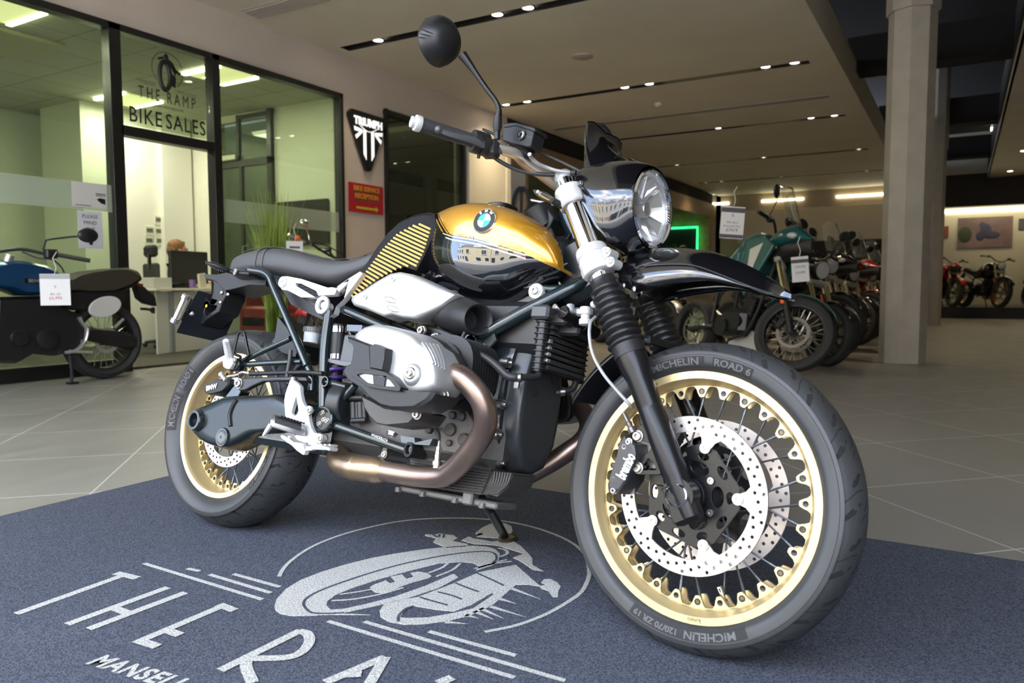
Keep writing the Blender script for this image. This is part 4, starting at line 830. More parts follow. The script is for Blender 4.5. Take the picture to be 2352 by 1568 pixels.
for q in ((245,270),(245,540)): part('caliper_bolt', M().bolt(s(*px('E',q),-.098,True),(0,-1,0),.010,.009), bolt_m, cal)
for q in ((168,318),(40,640),(38,735),(135,360)): part('caliper_bolt', M().bolt(s(*px('E',q),-.112,True),(0,-1,0),.0065,.006), bolt_m, cal)
a, b = f(*px('E',(205,240)),-.10), f(*px('E',(120,70)),-.10); d = b-a; m = M(); m.tube([a,a+d*.25,a+d*.3,a+d*.5,a+d*.55,a+d*.8,a+d],[.009,.009,.006,.0075,.0055,.0055,.004],10); part('bleed_fitting', m, mat('dark_fitting',(.14,.13,.12),.35,metal=.7), cal)
# brake / sensor cable along the right leg
m = M(); m.tube(tr('P',[(1368,738),(1356,752),(1354,785),(1362,825),(1385,868),(1415,905),(1442,935),(1450,945)],[-.10,-.12,-.13,-.13,-.13,-.12,-.11,-.10],True),.0038,10,sm=6); part('brake_hose', m, mat('grey_hose',(.36,.36,.36),.4,metal=.3), st_=True)
m = M(); m.tube([f(*px('D',p),y_) for p,y_ in (((610,820),-.08),((650,830),-.05),((690,860),-.03),((740,830),.02))],.006,8,sm=4); part('cable_guide', m, chrome, st_=True)
m = M(); m.box(f(1515,800,.02),(.03,.15,.02),None,bev=.003); part('fork_brace', m, bplast, st_=True)
# left caliper (seen through the wheel)
m = M(); m.box((1.40,.075,.40),(.06,.05,.14),ry(R(25)),bev=.012); part('left_brake_caliper', m, engblk, st_=True)
from mathutils.bvhtree import BVHTree
def bvh(m): return BVHTree.FromPolygons([Vector(p) for p in m.v], [tuple(q) for q in m.f])
def hit(b, x, y, st_=False, back=None):
    d = BR.T@ray(x,y); c = CB
    if st_: d = RS.T@d; c = RS.T@(CB-SO)+SO
    d = unit(d); r = b.ray_cast(Vector(c), Vector(d))
    if r[0] is None: return None, None
    n = V(*r[1]); n = n if n@d < 0 else -n; return V(*r[0]), n
def sect(x, zt, zb, W_, zc, n=2.3, k=56, trench=None, n2=None):
    out = []; nb_ = n
    for j in range(k):
        a = 2*PI*j/k; c, s_ = math.cos(a), math.sin(a); n = nb_ if s_ >= 0 or not n2 else n2; y = -W_*math.copysign(abs(c)**(2/n), c); z = zc+(zt-zc if s_ > 0 else zc-zb)*math.copysign(abs(s_)**(2/n), s_)
        if trench and abs(y) < trench[0]: z = min(z, trench[1])
        out.append(V(x,y,z))
    return out
def lerp_rows(rows_, n):
    return [tuple(q) for q in spline([V(*r) for r in rows_], n)]
# ---- tank ----
def tank_mat():
    m = mat('tank_paint', (.004,.004,.005), .05, spec=.5); t = m.node_tree; b = t.nodes['Principled BSDF']; l = t.links.new
    tc = N(t,'ShaderNodeTexCoord'); sp = N(t,'ShaderNodeSeparateXYZ'); l(tc.outputs['Object'], sp.inputs[0])
    def mth(op, a, b_=None, c=None):
        n = N(t,'ShaderNodeMath', operation=op)
        for i, v in enumerate((a,b_,c)):
            if v is None: continue
            if isinstance(v,(int,float)): n.inputs[i].default_value = v
            else: l(v, n.inputs[i])
        return n.outputs[0]
    X, Z = sp.outputs[0], sp.outputs[2]
    # lower edge of the gold as straight runs
    pts = [(.80,.884),(.84,.875),(.88,.862),(.96,.847),(1.04,.826),(1.11,.808),(1.145,.793),(1.20,.775)]
    r = N(t,'ShaderNodeValToRGB'); e = r.color_ramp.elements; xx = mth('DIVIDE', mth('SUBTRACT',X,.7), .55); l(xx, r.inputs[0])
    for i,(a,z) in enumerate(pts):
        q = e[i] if i < 2 else e.new((a-.7)/.55); q.position = (a-.7)/.55; v = (z-.75)/.2; q.color = (v,v,v,1)
    sc_ = N(t,'ShaderNodeSeparateColor'); l(r.outputs[0], sc_.inputs[0]); g = mth('MULTIPLY_ADD', sc_.outputs[0], .2, .75); d = mth('SUBTRACT', g, Z)     # + below the line
    u = mth('SUBTRACT', mth('MULTIPLY_ADD', mth('SUBTRACT',Z,.875), 1.12, X), .838)             # + in front of the rear line
    isg = mth('MULTIPLY', mth('LESS_THAN', d, 0), mth('GREATER_THAN', u, 0))
    def band(v, a, b_): return mth('MULTIPLY', mth('GREATER_THAN', v, a), mth('LESS_THAN', v, b_))
    blk = mth('MAXIMUM', mth('MAXIMUM', band(u,.006,.015), band(u,.020,.0235)), 0)
    blk = mth('MAXIMUM', blk, mth('MULTIPLY', band(d,-.0035,-.0008), mth('LESS_THAN', X, 1.10)))
    gm = mth('MULTIPLY', isg, mth('SUBTRACT', 1, blk))
    cream = mth('MULTIPLY', mth('MULTIPLY', mth('MAXIMUM', band(d,.0,.0022), band(d,.0075,.0105)), mth('GREATER_THAN', u, 0)), mth('LESS_THAN', X, 1.10))
    c1 = N(t,'ShaderNodeMixRGB'); c1.inputs[1].default_value = (.004,.004,.005,1); c1.inputs[2].default_value = (.62,.30,.018,1); l(gm, c1.inputs[0])
    c2 = N(t,'ShaderNodeMixRGB'); c2.inputs[2].default_value = (.80,.70,.42,1); l(c1.outputs[0], c2.inputs[1]); l(cream, c2.inputs[0]); l(c2.outputs[0], b.inputs['Base Color'])
    l(mth('MULTIPLY', gm, .55), b.inputs['Metallic']); l(mth('MULTIPLY_ADD', gm, .30, .02), b.inputs['Roughness']); b.inputs['Coat Weight'].default_value = 1; b.inputs['Coat Roughness'].default_value = .008; b.inputs['Coat IOR'].default_value = 1.6
    return m
tankm = tank_mat()
rows_ = [(.735,.964,.735,.108,.885,0),(.78,.975,.740,.126,.885,0),(.84,.979,.728,.152,.885,0),(.90,.977,.706,.165,.882,0),(.96,.967,.694,.168,.875,0),(1.02,.946,.696,.167,.862,.0),(1.07,.920,.718,.162,.848,.05),(1.11,.896,.744,.153,.825,.075),(1.14,.866,.760,.141,.815,.085),(1.158,.838,.772,.130,.805,.09),(1.168,.812,.782,.118,.797,.09)]
tm_ = M(); tm_.rings([sect(q[0],q[1],q[2],q[3],q[4],2.9,72,(q[5],q[2]+.012) if q[5] > .02 else None, 2.5) for q in lerp_rows(rows_,7)])
tank = part('fuel_tank', tm_, tankm, auto=50); tag(tank, 'gold fuel tank with gloss black lower sides'); tb_ = bvh(tm_)
def decal_frame(b, x, y, st_=False):
    p, n = hit(b, x, y, st_); q, _ = hit(b, x+6, y, st_); r, _ = hit(b, x, y-6, st_); ex = unit((q-p)-n*((q-p)@n)); ey = np.cross(n,ex); return p, ex, ey, n
def surf_text(b, tx, xa, ya, xb, yb, hpx, ma, par, name, st_=False, bold=0, off=.0006, shear=0):
    # lettering laid on a surface between two photo points
    t = text_mesh(tx, 1, 0, bold=bold, shear=shear); x0 = min(p[0] for p in t.v); x1 = max(p[0] for p in t.v); y0 = min(p[1] for p in t.v); y1 = max(p[1] for p in t.v); out = []
    dx, dy = xb-xa, yb-ya; L_ = math.hypot(dx,dy); nx, ny = dy/L_, -dx/L_
    pa, n = hit(b, xa, ya, st_); 
    for p in t.v:
        u = (p[0]-x0)/(x1-x0); v = (p[1]-y0)/(y1-y0)-.5; X_, Y_ = xa+dx*u+nx*v*hpx, ya+dy*u+ny*v*hpx; h, n2 = hit(b, X_, Y_, st_); out.append(tuple((h if h is not None else pa)+(n2 if n2 is not None else n)*off))
    t.v = out; return part(name, t, ma, par)
# round badge
p, ex, ey, n = decal_frame(tb_, 1113.5, 517); e_b = part('tank_badge', M().lathe([(-.004,.033),(.0015,.033),(.003,.0315),(.003,.0)], p, n, 40), chrome, tank); tag(e_b, 'round blue, white and black badge')
m = M(); m.lathe([(.0031,.0305),(.0036,.0302),(.0036,.0188)], p, n, 40, cap=False); part('badge_ring', m, mat('badge_black',(.006,.006,.007),.15,coat=1), e_b)
w_m, b_m = mat('badge_white',(.85,.85,.86),.2,coat=1), mat('badge_blue',(.02,.36,.78),.2,coat=1)
for k in range(4):
    a0 = k*PI/2+R(0); m = M(); o_ = p+n*.0038; pts = [o_]+[o_+.0186*(math.cos(a)*ex+math.sin(a)*ey) for a in np.linspace(a0,a0+PI/2,12)]; m.add(pts, [[0,i,i+1] for i in range(1,len(pts)-1)]); part('badge_quarter', m, w_m if k%2 == 0 else b_m, e_b)
for tx, aa in (('B',R(128)),('M',R(90)),('W',R(52))):
    t = text_mesh(tx,.0105,0,bold=.0003); c_ = p+n*.0039+.0246*(math.cos(aa)*ex+math.sin(aa)*ey); rr = aa-PI/2; part('badge_letter', place(t, c_, math.cos(rr)*ex+math.sin(rr)*ey, -math.sin(rr)*ex+math.cos(rr)*ey, n), w_m, e_b)
surf_text(tb_, 'OPTION', 1050,549, 1074,554, 9, mat('decal_gold',(.55,.35,.08),.4), tank, 'tank_lettering'); surf_text(tb_, '719', 1077,555, 1089,557, 9, tletter, tank, 'tank_number')
# fuel cap and knee recess trim
part('fuel_cap', M().lathe([(0,.045),(.008,.045),(.012,.038),(.014,.0)], (.90,0,.982), (0,0,1), 32), bsatin, tank)
# ---- ribbed knee panels and body between them ----
oA = [(1495,200),(1440,190),(1350,207),(1250,255),(1170,330),(1090,430),(1020,540),(950,620),(870,720),(848,770),(880,800),(930,790),(1000,740),(1100,668),(1200,600),(1290,575),(1365,600),(1420,500),(1480,360),(1502,280)]
P_ = tr('A', oA, -.118)
for sd in (1,-1):
    m = M(); pillow(m, P_, -.055, -.130, .10, 6)
    if sd < 0: m.v = [(a,-b,c) for a,b,c in m.v]
    pn = part('side_panel', m, mat('panel_black',(.005,.005,.006),.5,spec=.15), auto=50)
    if sd > 0: pb = bvh(m); pan = pn; tag(pn, 'gloss black side panel with gold ribs')
part('tail_body', slab(M(), [(p-sum(P_)/len(P_))*.95+sum(P_)/len(P_) for p in P_], -.07, .07), blackg)
inn = [(862,765),(885,785),(930,767),(1100,642),(1230,575),(1290,562),(1343,578),(1400,470),(1440,345),(1452,295),(1400,268),(1330,275),(1210,338),(1110,445),(1000,592),(900,702)]
def clip(a, b, poly):
    ts = []
    for i in range(len(poly)):
        p, q = poly[i], poly[(i+1)%len(poly)]; dx, dy = b[0]-a[0], b[1]-a[1]; ex, ey = q[0]-p[0], q[1]-p[1]; den = dx*ey-dy*ex
        if abs(den) < 1e-9: continue
        t = ((p[0]-a[0])*ey-(p[1]-a[1])*ex)/den; u = ((p[0]-a[0])*dy-(p[1]-a[1])*dx)/den
        if 0 <= u < 1: ts.append(t)
    return sorted(ts)
m = M()
for k in range(27):
    q = k/26; x0, y0 = 1455-q*610, 262+q*492; sl = .46+.30*q**2.5; x0 -= 0; a, b = (x0-400,y0-400*sl), (x0+400,y0+400*sl); 
    x0 = 1480-q*600; y0 = 300+q*470; a, b = (x0-500,y0-500*sl+ -0), (x0+500,y0+500*sl); ts = clip(a,b,inn)
    if len(ts) >= 2:
        t0, t1 = ts[0]+.006, ts[-1]-.006; P = []
        for j in range(7):
            t = t0+(t1-t0)*j/6; h, n = hit(pb, *px('A',(a[0]+(b[0]-a[0])*t, a[1]+(b[1]-a[1])*t)))
            if h is not None: P.append(h+n*.0012)
        if len(P) > 2: m.tube(P, .0031, 6)
part('gold_ribs', m, mat('rib_gold',(.80,.50,.14),.42,metal=.25), pan)
# ---- seat ----
rows_ = [(-.098,.835,.800,.05,.818),(-.090,.852,.790,.085,.82),(-.06,.866,.783,.107,.822),(0,.877,.785,.120,.825),(.08,.884,.788,.126,.83),(.16,.880,.783,.130,.828),(.25,.866,.772,.128,.820),(.34,.846,.758,.127,.802),(.42,.836,.752,.125,.794),(.49,.842,.775,.112,.805),(.55,.862,.800,.100,.83),(.60,.882,.835,.070,.858)]
m = M(); m.rings([sect(q[0],q[1],q[2],q[3],q[4],3.0,48) for q in lerp_rows(rows_,5)]); seat = part('seat', m, seatm, auto=50); tag(seat,'dark grey leather seat')
m = M()
for x_ in (.083,.118): 
    q = next(r for r in lerp_rows(rows_,20) if r[0] >= x_); m.tube([p+V(.0,0,.0006) for p in sect(q[0],q[1]+.001,q[2]-.0,q[3]+.001,q[4],3.0,48)], .0017, 5, closed=True)
for sd in (-1,1): m.tube([V(q[0], sd*q[3]*.86, q[1]-(q[1]-q[4])*.16) for q in lerp_rows(rows_,3) if -.05 < q[0] < .56], .0012, 5)
part('seat_seams', m, mat('seam_dark',(.03,.03,.032),.6), seat)
# under-seat tray
m = M(); slab(m, tr('P',[(600,625),(663,650),(740,668),(742,742),(715,730),(668,706),(655,682),(636,660)],-.09), -.09, .09); part('seat_tray', m, bplast)
# ---- cast silver bracket ----
m = M(); P = tr('A',[(413,675),(412,645),(428,625),(465,622),(560,640),(740,700),(800,695),(880,640),(958,592),(975,605),(850,775),(795,830),(778,878),(745,898),(710,900),(672,885),(655,850),(652,825),(560,765),(470,718),(430,712)], -.150)
h1 = tr('A',[(522,668),(560,672),(662,722),(678,755),(655,765),(560,708),(528,690)],-.150); h2 = tr('A',[(885,640),(838,668),(800,715),(786,748),(815,728),(868,680)],-.150); h3 = tr('A',[(718+27*math.cos(a),822+29*math.sin(a)) for a in np.linspace(0,2*PI,17)[:-1]],-.150)
slab(m, P, -.148, -.128, holes=[h1,h2,h3]); sb = part('side_bracket', m, aluw, bevel=.003, auto=30); tag(sb,'cast silver side bracket')
def ringat(k, p, y, r0, r1, th, n=28):
    c_ = s(*px(k,p), y); return M().lathe([(0,r0),(0,r1),(th,r1),(th,r0)], c_, (0,-1,0), n, cap=False, closed=True)
part('bracket_ring', ringat('A',(718,822),-.146,.014,.026,.010), aluw, sb, bevel=.002)
c_ = s(*px('A',(443,663)),-.148); part('bracket_bolt', M().lathe([(0,.0165),(.004,.0165),(.004,.013),(.006,.013),(.006,.009),(.004,.009),(.004,.004),(.001,.003)], c_, (0,-1,0), 24), aluw, sb)
m = M()
for hh in (h1,h2):
    xs = [p[0] for p in hh]; zs = [p[2] for p in hh]; cx0 = min(xs); 
    for i in range(14):
        for j in range(12):
            x_, z_ = cx0+.0085*i+(.0042 if j%2 else 0), min(zs)+.0075*j
            # keep cells inside the window outline
            ins = False; n_ = len(hh)
            for a in range(n_):
                p, q = hh[a], hh[(a+1)%n_]
                if (p[2] > z_) != (q[2] > z_) and x_ < (q[0]-p[0])*(z_-p[2])/(q[2]-p[2])+p[0]: ins = not ins
            if ins: m.lathe([(0,.0032),(0,.0043),(.003,.0043),(.003,.0032)], (x_,-.139,z_), (0,-1,0), 6, cap=False, closed=True)
part('mesh_grille', m, mat('grille_dark_grey',(.03,.032,.036),.4,metal=.4), sb)
m = M(); slab(m, h1, -.134, -.130); slab(m, h2, -.134, -.130); part('grille_back', m, engblk, sb)
# ---- frame tubes ----
def tubep(name, pts, y, r, ma=None, sm=0, k='P', st_=False, n=14, par=None, mir=False):
    P = tr(k, pts, y, st_); m = M(); m.tube(P, r, n, sm=sm)
    o = part(name, m, ma or frameg, par, st_=st_)
    if mir: m2 = M(); m2.tube([V(p[0],-p[1],p[2]) for p in P], r, n, sm=sm); part(name, m2, ma or frameg, par, st_=st_)
    return o
tubep('rear_frame_tube', [(575,627),(603,632),(619,643),(628,665),(650,716),(676,776),(706,848)], -.135, .0115, sm=5, mir=True)
tubep('rear_frame_foot', [(702,838),(716,870),(715,905)], -.13, .011, sm=4)
tubep('peg_frame_tube', [(548,842),(608,812),(668,785)], -.137, .0085); tubep('peg_frame_tube', [(550,845),(620,841),(694,838)], -.137, .0085)
tubep('main_frame_tube', [(757,722),(748,790),(744,860),(742,958)], -.135, .0150, mir=True, sm=4)
tubep('seat_frame_tube', [(779,714),(800,722),(835,737),(880,757),(930,775)], -.120, .0125, sm=3, mir=True)
tubep('front_frame_tube', [(1102,784),(1200,728),(1300,676),(1375,643)], [-.125,-.11,-.07,-.02], .0165, mir=False)
P = tr('P', [(1102,784),(1200,728),(1300,676),(1375,643)], [-.125,-.11,-.07,-.02]); m = M(); m.tube([V(p[0],-p[1],p[2]) for p in P], .0165, 14); part('front_frame_tube', m, frameg)
tubep('upper_frame_tube', [(1205,668),(1262,674),(1310,672)], [-.10,-.08,-.05], .0105)
m = M(); c_ = s(1079,795,-.15); m.lathe([(0,.0175),(0,.0215),(.05,.0215),(.05,.0175)], c_, (0.15,1,0.05), 28, cap=False, closed=True); part('frame_socket', m, frameg)
m = M(); slab(m, tr('A',[(1770,1060),(1870,1000),(1885,1060),(1850,1100),(1810,1150),(1740,1150),(1740,1110)],-.125), -.128, -.118); part('frame_gusset', m, engblk, bevel=.002)
part('frame_bolt', M().bolt(s(*px('A',(1793,1110)),-.128),(0,-1,0),.008,.007), bolt_m)
tubep('lower_frame_tube', [(761,981),(850,1013),(940,1045)], [-.145,-.14,-.13], .0125)
tubep('crossing_tube', [(762,955),(816,893)], -.14, .0105); tubep('crossing_tube', [(748,884),(797,897)], -.14, .0085)
m = M(); c_ = s(745,884,-.155); m.lathe([(0,.011),(0,.0145),(.02,.0145),(.02,.011)], c_, (0,1,0), 24, cap=False, closed=True)
part('frame_eye', m, frameg)
c_ = s(741,971,-.165); m = M(); m.lathe([(-.02,.036),(.0,.036),(.003,.033),(.003,.029),(-.004,.028)], c_, (0,-1,0), 32); pv = part('pivot_housing', m, frameg); m = M(); m.lathe([(-.006,.028),(-.003,.028)], c_, (0,-1,0), 28); part('pivot_cap', m, enggrey, pv)
for q in ((973,587),(930,738),(1041,695),(997,678)): part('pivot_bolt', M().bolt(s(*px('H',q),-.163),(0,-1,0),.0062,.006), bolt_m, pv)
m = M(); c_ = s(937,1041,-.15); m.lathe([(0,.012),(0,.0185),(.006,.0185),(.045,.0185),(.045,.012)], c_, (.25,1,-.05), 28, cap=False, closed=True); part('crash_bar_mount', m, bplast); part('mount_bolt', M().bolt(c_+V(.004,.012,0),(-.2,-1,0),.009,.006), bolt_m)
surf_p, surf_q = s(855,1008,-.1545), s(888,1021,-.154); t = text_mesh('WUNDERLICH',.011,0,sx=.8); ex = unit(surf_q-surf_p); part('tube_lettering', place(t,(surf_p+surf_q)/2,ex,np.cross(V(0,-1,0),ex)*-1 if np.cross(V(0,-1,0),ex)[2]<0 else np.cross(V(0,-1,0),ex),V(0,-1,0)), mat('letter_white',(1,1,1),.5))
# ---- silver intake cover ----
oi = [(918,800),(925,775),(1000,735),(1100,668),(1200,612),(1262,602),(1340,618),(1450,668),(1560,720),(1655,765),(1560,845),(1470,890),(1380,932),(1290,925),(1210,902),(1150,915),(1080,885),(1000,850),(935,832)]
m = M(); pillow(m, tr('A',oi,-.165), -.12, -.188, .16, 7, cen=s(*px('A',(1250,775)),-.165)); ib = bvh(m); ic = part('intake_cover', m, alu, auto=55); tag(ic,'brushed silver intake cover with raised lettering')
for q in ((1187,648),(1000,765)): h, n = hit(ib,*px('A',q)); part('cover_bolt', M().bolt(h,n,.0065,.004), alu, ic)
surf_text(ib, 'nineT', *px('A',(1330,708)), *px('A',(1545,790)), 17, mat('raised_silver',(.62,.63,.63),.35,metal=.7), ic, 'cover_lettering', off=.0010, bold=.012)
m = M()
for a, b in (((1118,768),(1215,805)),((1135,828),(1235,866))):
    P = []
    for j in range(9):
        t = j/8; h, n = hit(ib, *px('A',(a[0]+(b[0]-a[0])*t, a[1]+(b[1]-a[1])*t))); P.append(h-n*.0035)
    m.tube(P, [.002,.006,.0075,.0085,.009,.0085,.0075,.006,.002], 10)
part('cover_flutes', m, alu, ic)
# black snorkel: rings from the cover edge to the round mouth
mouth = s(*px('A',(1762,922)),-.165); ax_ = unit(V(.80,-.42,-.05)); bx, by, _ = basis(ax_)
R1 = [mouth+.034*(math.cos(a)*bx+math.sin(a)*by) for a in np.linspace(0,2*PI,33)[:-1]]
c0 = s(*px('A',(1500,840)),-.14); R0 = [c0+V(0,0,0)+ (.060*math.cos(a))*by*1.0+ (.045*math.sin(a))*V(0,1,0)*-1 for a in np.linspace(0,2*PI,33)[:-1]]
m = M(); bxx, byy, _ = basis(ax_)
def rg_(c_, r, sq=1.): return [c_+r*(math.cos(a)*bxx+sq*math.sin(a)*byy) for a in np.linspace(0,2*PI,33)[:-1]]
c1 = s(*px('A',(1600,870)),-.135); m.rings([rg_(c0-ax_*.02,.036,1.0), rg_(c1-ax_*.03,.046), rg_(c1+(mouth-c1)*.45,.0445), rg_(mouth-ax_*.004,.0395), rg_(mouth,.037), rg_(mouth-ax_*.002,.033), rg_(mouth-ax_*.03,.026), rg_(mouth-ax_*.06,.024)], cap=True)
part('intake_snorkel', m, bplast, auto=60)
m = M(); slab(m, tr('A',[(1200,905),(1380,932),(1560,850),(1655,765),(1760,810),(1800,850),(1770,1000),(1640,1000),(1380,932)],-.15), -.155, -.11); 
# ---- cylinder heads ----
vo = [(400,312),(425,285),(475,252),(540,235),(620,242),(700,262),(790,288),(850,320),(885,352),(900,372),(965,415),(1000,480),(1022,560),(1028,640),(1018,700),(985,740),(900,760),(820,765),(700,720),(600,690),(500,640),(420,560),(390,450)]
def both(fn):
    for sd in (1,-1): fn(sd)
VP = tr('C', vo, -.315); VC = s(*px('C',(740,500)),-.315)
def head(sd):
    m = M(); pillow(m, VP, -.262, -.352, .30, 8, cen=VC); mm = M(); slab(mm, [(p-VC)*1.015+VC+V(0,.02,0) for p in VP], -.262, -.235)
    for q in (m,mm): q.v = [(a,b*sd,c) for a,b,c in q.v]
    hc = part('cylinder_head_cover', m, alu, auto=60); part('cylinder_head', mm, mat('head_dark_cast',(.035,.033,.031),.5,metal=.4), hc, bevel=.003); 
    if sd > 0: tag(hc,'brushed silver cylinder head cover'); head.b = bvh(m); head.o = hc
    # cooling fins of the cylinder, plates stacked sideways
    m = M(); FC = V(VC[0]+.025,0,VC[2]-.005)
    for i in range(11):
        y = -.225+i*.0105; 
        o = [(FC[0]+.090*math.copysign(abs(math.cos(a))**.7,math.cos(a)), FC[2]+.085*math.copysign(abs(math.sin(a))**.7,math.sin(a))) for a in np.linspace(0,2*PI,29)[:-1]]
        m.prism(o, [], lambda a,b,d: V(a,d*sd,b), y, y+.0035)
    m.lathe([(-.235*sd,.068),(-.08*sd,.068)], FC, (0,1,0), 28); part('cylinder_fins', m, engblk, auto=30)
both(head)
hb_ = head.b
# raised ribs at the front top of the cover, spark plug recess
m = M()
for k in range(5):
    a, b = (845+k*27,372+k*3), (925+k*20,520+k*12); P = []
    for j in range(8):
        t = j/7; h, n = hit(hb_, *px('C',(a[0]+(b[0]-a[0])*t+10*math.sin(t*PI), a[1]+(b[1]-a[1])*t)))
        if h is not None: P.append(h+n*.001)
    if len(P) > 3: m.tube(P,.0028,6)
part('cover_ribs', m, alu, head.o)
h, n = hit(hb_, *px('C',(782,594))); h = h+V(0,-.008,0)
m = M(); m.lathe([(-.030,.034),(-.008,.025),(.0,.020),(.002,.016)], h, (0.12,-1,.05), 32); part('plug_boss', m, alu, head.o); m = M(); m.lathe([(0,.0135),(.004,.0135),(.006,.011),(.006,.0075),(.012,.0075),(.012,.004),(.009,.003)], h, (0.12,-1,.05), 24); part('cover_bolt', m, bolt_m, head.o)
part('cover_bolt', M().bolt(s(*px('C',(1012,748)),-.30),(0.1,-1,0),.0085,.012), bolt_m, head.o); part('cover_bolt', M().bolt(s(*px('C',(812,885)),-.30),(0.1,-1,0),.009,.010), bolt_m, head.o)
# black plastic guard over the lower half
m = M()
gd = [(341,322),(385,338),(505,382),(508,470),(515,560),(560,565),(625,595),(700,690),(790,730),(900,748),(1000,748),(960,800),(860,858),(760,862),(680,858),(600,838),(520,785),(440,700),(345,645),(305,580),(330,540),(365,525),(378,470),(385,400),(370,365),(345,350)]
pillow(m, tr('C',gd,-.345), -.285, -.366, .10, 5); hg = part('head_guard', m, bplast, auto=40); tag(hg,'black plastic cylinder head guard')
m = M(); P = tr('C',[(345,590),(370,565),(520,562),(590,580),(640,612),(700,690),(690,720),(560,705),(470,690),(420,660),(345,602)],-.372); H_ = tr('C',[(385,600),(420,590),(560,608),(620,640),(655,685),(560,682),(450,655)],-.372); slab(m, P, -.376, -.350, holes=[H_]); part('guard_frame', m, bplast, hg, bevel=.004)
m = M(); slab(m, H_, -.370, -.352); part('guard_window', m, alu, hg); m = M(); slab(m, tr('C',[(500,600),(590,620),(580,690),(505,675)],-.37),-.3745,-.355); part('guard_bar', m, bplast, hg)
m = M(); pillow(m, tr('C',[(512,400),(545,382),(628,418),(622,500),(605,580),(515,560)],-.355), -.330, -.376, .08, 3); part('guard_pad', m, bplast, hg, auto=30)
m = M(); pillow(m, tr('C',[(440,750),(520,790),(620,845),(700,860),(860,862),(885,880),(850,930),(820,960),(640,975),(560,960),(500,900),(460,830)],-.27), -.20, -.295, .14, 5); part('lower_cover', m, mat('engine_dark_cover',(.05,.048,.046),.4,metal=.3), auto=45)
part('drain_plug', M().bolt(s(*px('C',(637,975)),-.27)+V(0,0,-.012),(0,-.3,-1),.012,.010,True), bolt_m)
# ---- crankcase ----
m = M(); m.box((.87,0,.43),(.40,.24,.26),bev=.03); m.box((.66,0,.40),(.32,.22,.22),bev=.03); cc = part('crankcase', m, enggrey, auto=30)
m = M(); slab(m, tr('K',[(390,560),(480,560),(690,600),(760,700),(750,870),(640,990),(470,960),(420,800)],-.125), -.135, -.11); part('crankcase_plate', m, mat('cast_brown_grey',(.16,.145,.13),.6,metal=.3,bump=.4,bscale=250), cc, bevel=.003)
m = M()
for q, r in (((540,770),.016),((640,650),.012),((560,640),.010),((350,770),.010),((530,890),.008),((660,860),.016)): m.lathe([(0,r),(.010,r*.95),(.012,r*.7)], s(*px('K',q),-.133),(0,-1,0),20)
part('crankcase_bosses', m, enggrey, cc)
m = M(); slab(m, tr('K',[(150,1030),(400,950),(860,1020),(900,1150),(1080,1180),(1040,1280),(940,1370),(820,1340),(500,1300),(200,1250)],-.105), -.10, .0)
for k in range(10):
    a, b = s(*px('K',(170+k*8,1030+k*26)),-.108), s(*px('K',(900-k*10,1130+k*24)),-.108); m.tube([a,b],.0028,6)
for k in range(7):
    P = [s(*px('K',(925+k*24,1150+k*3)),-.104), s(*px('K',(905+k*22,1260)),-.106), s(*px('K',(820+k*20,1350)),-.102)]; m.tube(P,.0028,6,sm=4); 
    m.tube([P[0],V(P[0][0],.0,P[0][2])],.0028,6)
part('oil_sump', m, enggrey, cc, auto=30)
a_ = s(1100,1150,-.09); m = M(); m.box((.93,-.06,.226),(.30,.09,.016),bev=.004)
for x_ in (.78,.86,.96,1.04): m.lathe([(0,.009),(.012,.009),(.012,.005)],(x_,-.105,.228),(0,0,-1),8)
m.box((1.00,-.10,.232),(.03,.03,.03),bev=.004); part('sump_plate', m, mat('cast_plate_grey',(.12,.118,.11),.5,metal=.4), cc)
# front belt cover facing the front wheel
bx0 = 1.055
fc = [(-.045,.71),(.045,.71),(.066,.62),(.094,.53),(.098,.44),(.088,.37),(.055,.315),(0,.296),(-.055,.315),(-.088,.37),(-.098,.44),(-.094,.53),(-.066,.62)]
def front_pillow(m, P2, x0, x1, inset, n=6):
    c = (sum(p[0] for p in P2)/len(P2), sum(p[1] for p in P2)/len(P2)); rs = []
    for i in range(n+1):
        t = i/n; k = 1-inset*(1-math.sqrt(max(0,1-t**2.4))); rs.append([V(x0+(x1-x0)*math.sin(t*PI/2), c[0]+(p[0]-c[0])*k, c[1]+(p[1]-c[1])*k) for p in P2])
    return m.rings(rs)
m = M(); front_pillow(m, [(a*1.18,b if b>.6 else b-.004) for a,b in fc], 1.00, 1.062, .06); fcv = part('front_engine_case', m, mat('gloss_engine_black',(.012,.016,.017),.2,coat=.6), auto=40)
m = M(); front_pillow(m, [tuple(q) for q in [(a,b) for a,b in fc]], 1.055, 1.105, .22); tag(part('belt_cover', m, mat('satin_charcoal',(.030,.032,.035),.34), fcv, auto=50),'charcoal engine front cover')
for y_,z_ in ((-.108,.56),(-.112,.46),(-.110,.39),(-.085,.325),(-.03,.296),(.03,.296),(.085,.325),(.110,.39),(.112,.46),(.108,.56)): part('case_bolt', M().lathe([(-.02,.012),(.003,.0125),(.004,.010)],(1.062,y_,z_),(1,0,0),16).bolt((1.064,y_,z_),(1,0,0),.006,.010), bolt_m, fcv)
m = M(); m.lathe([(0,.0085),(.003,.0085),(.003,.006),(-.004,.005)],(1.103,-.045,.50),(1,-.2,0),16); part('cover_dimple', m, engblk, fcv)
m = M(); m.lathe([(0,.034),(.012,.034),(.02,.026),(.02,.02)],(1.085,.045,.555),(1,.25,0),28); part('alternator_cover', m, engblk, fcv)
part('gap_filler', M().box((.97,0,.655),(.34,.19,.13),bev=.02).box((1.06,0,.70),(.10,.15,.10),bev=.02), engblk)  # added dark block, its black stands for the shade in the gap under the tank
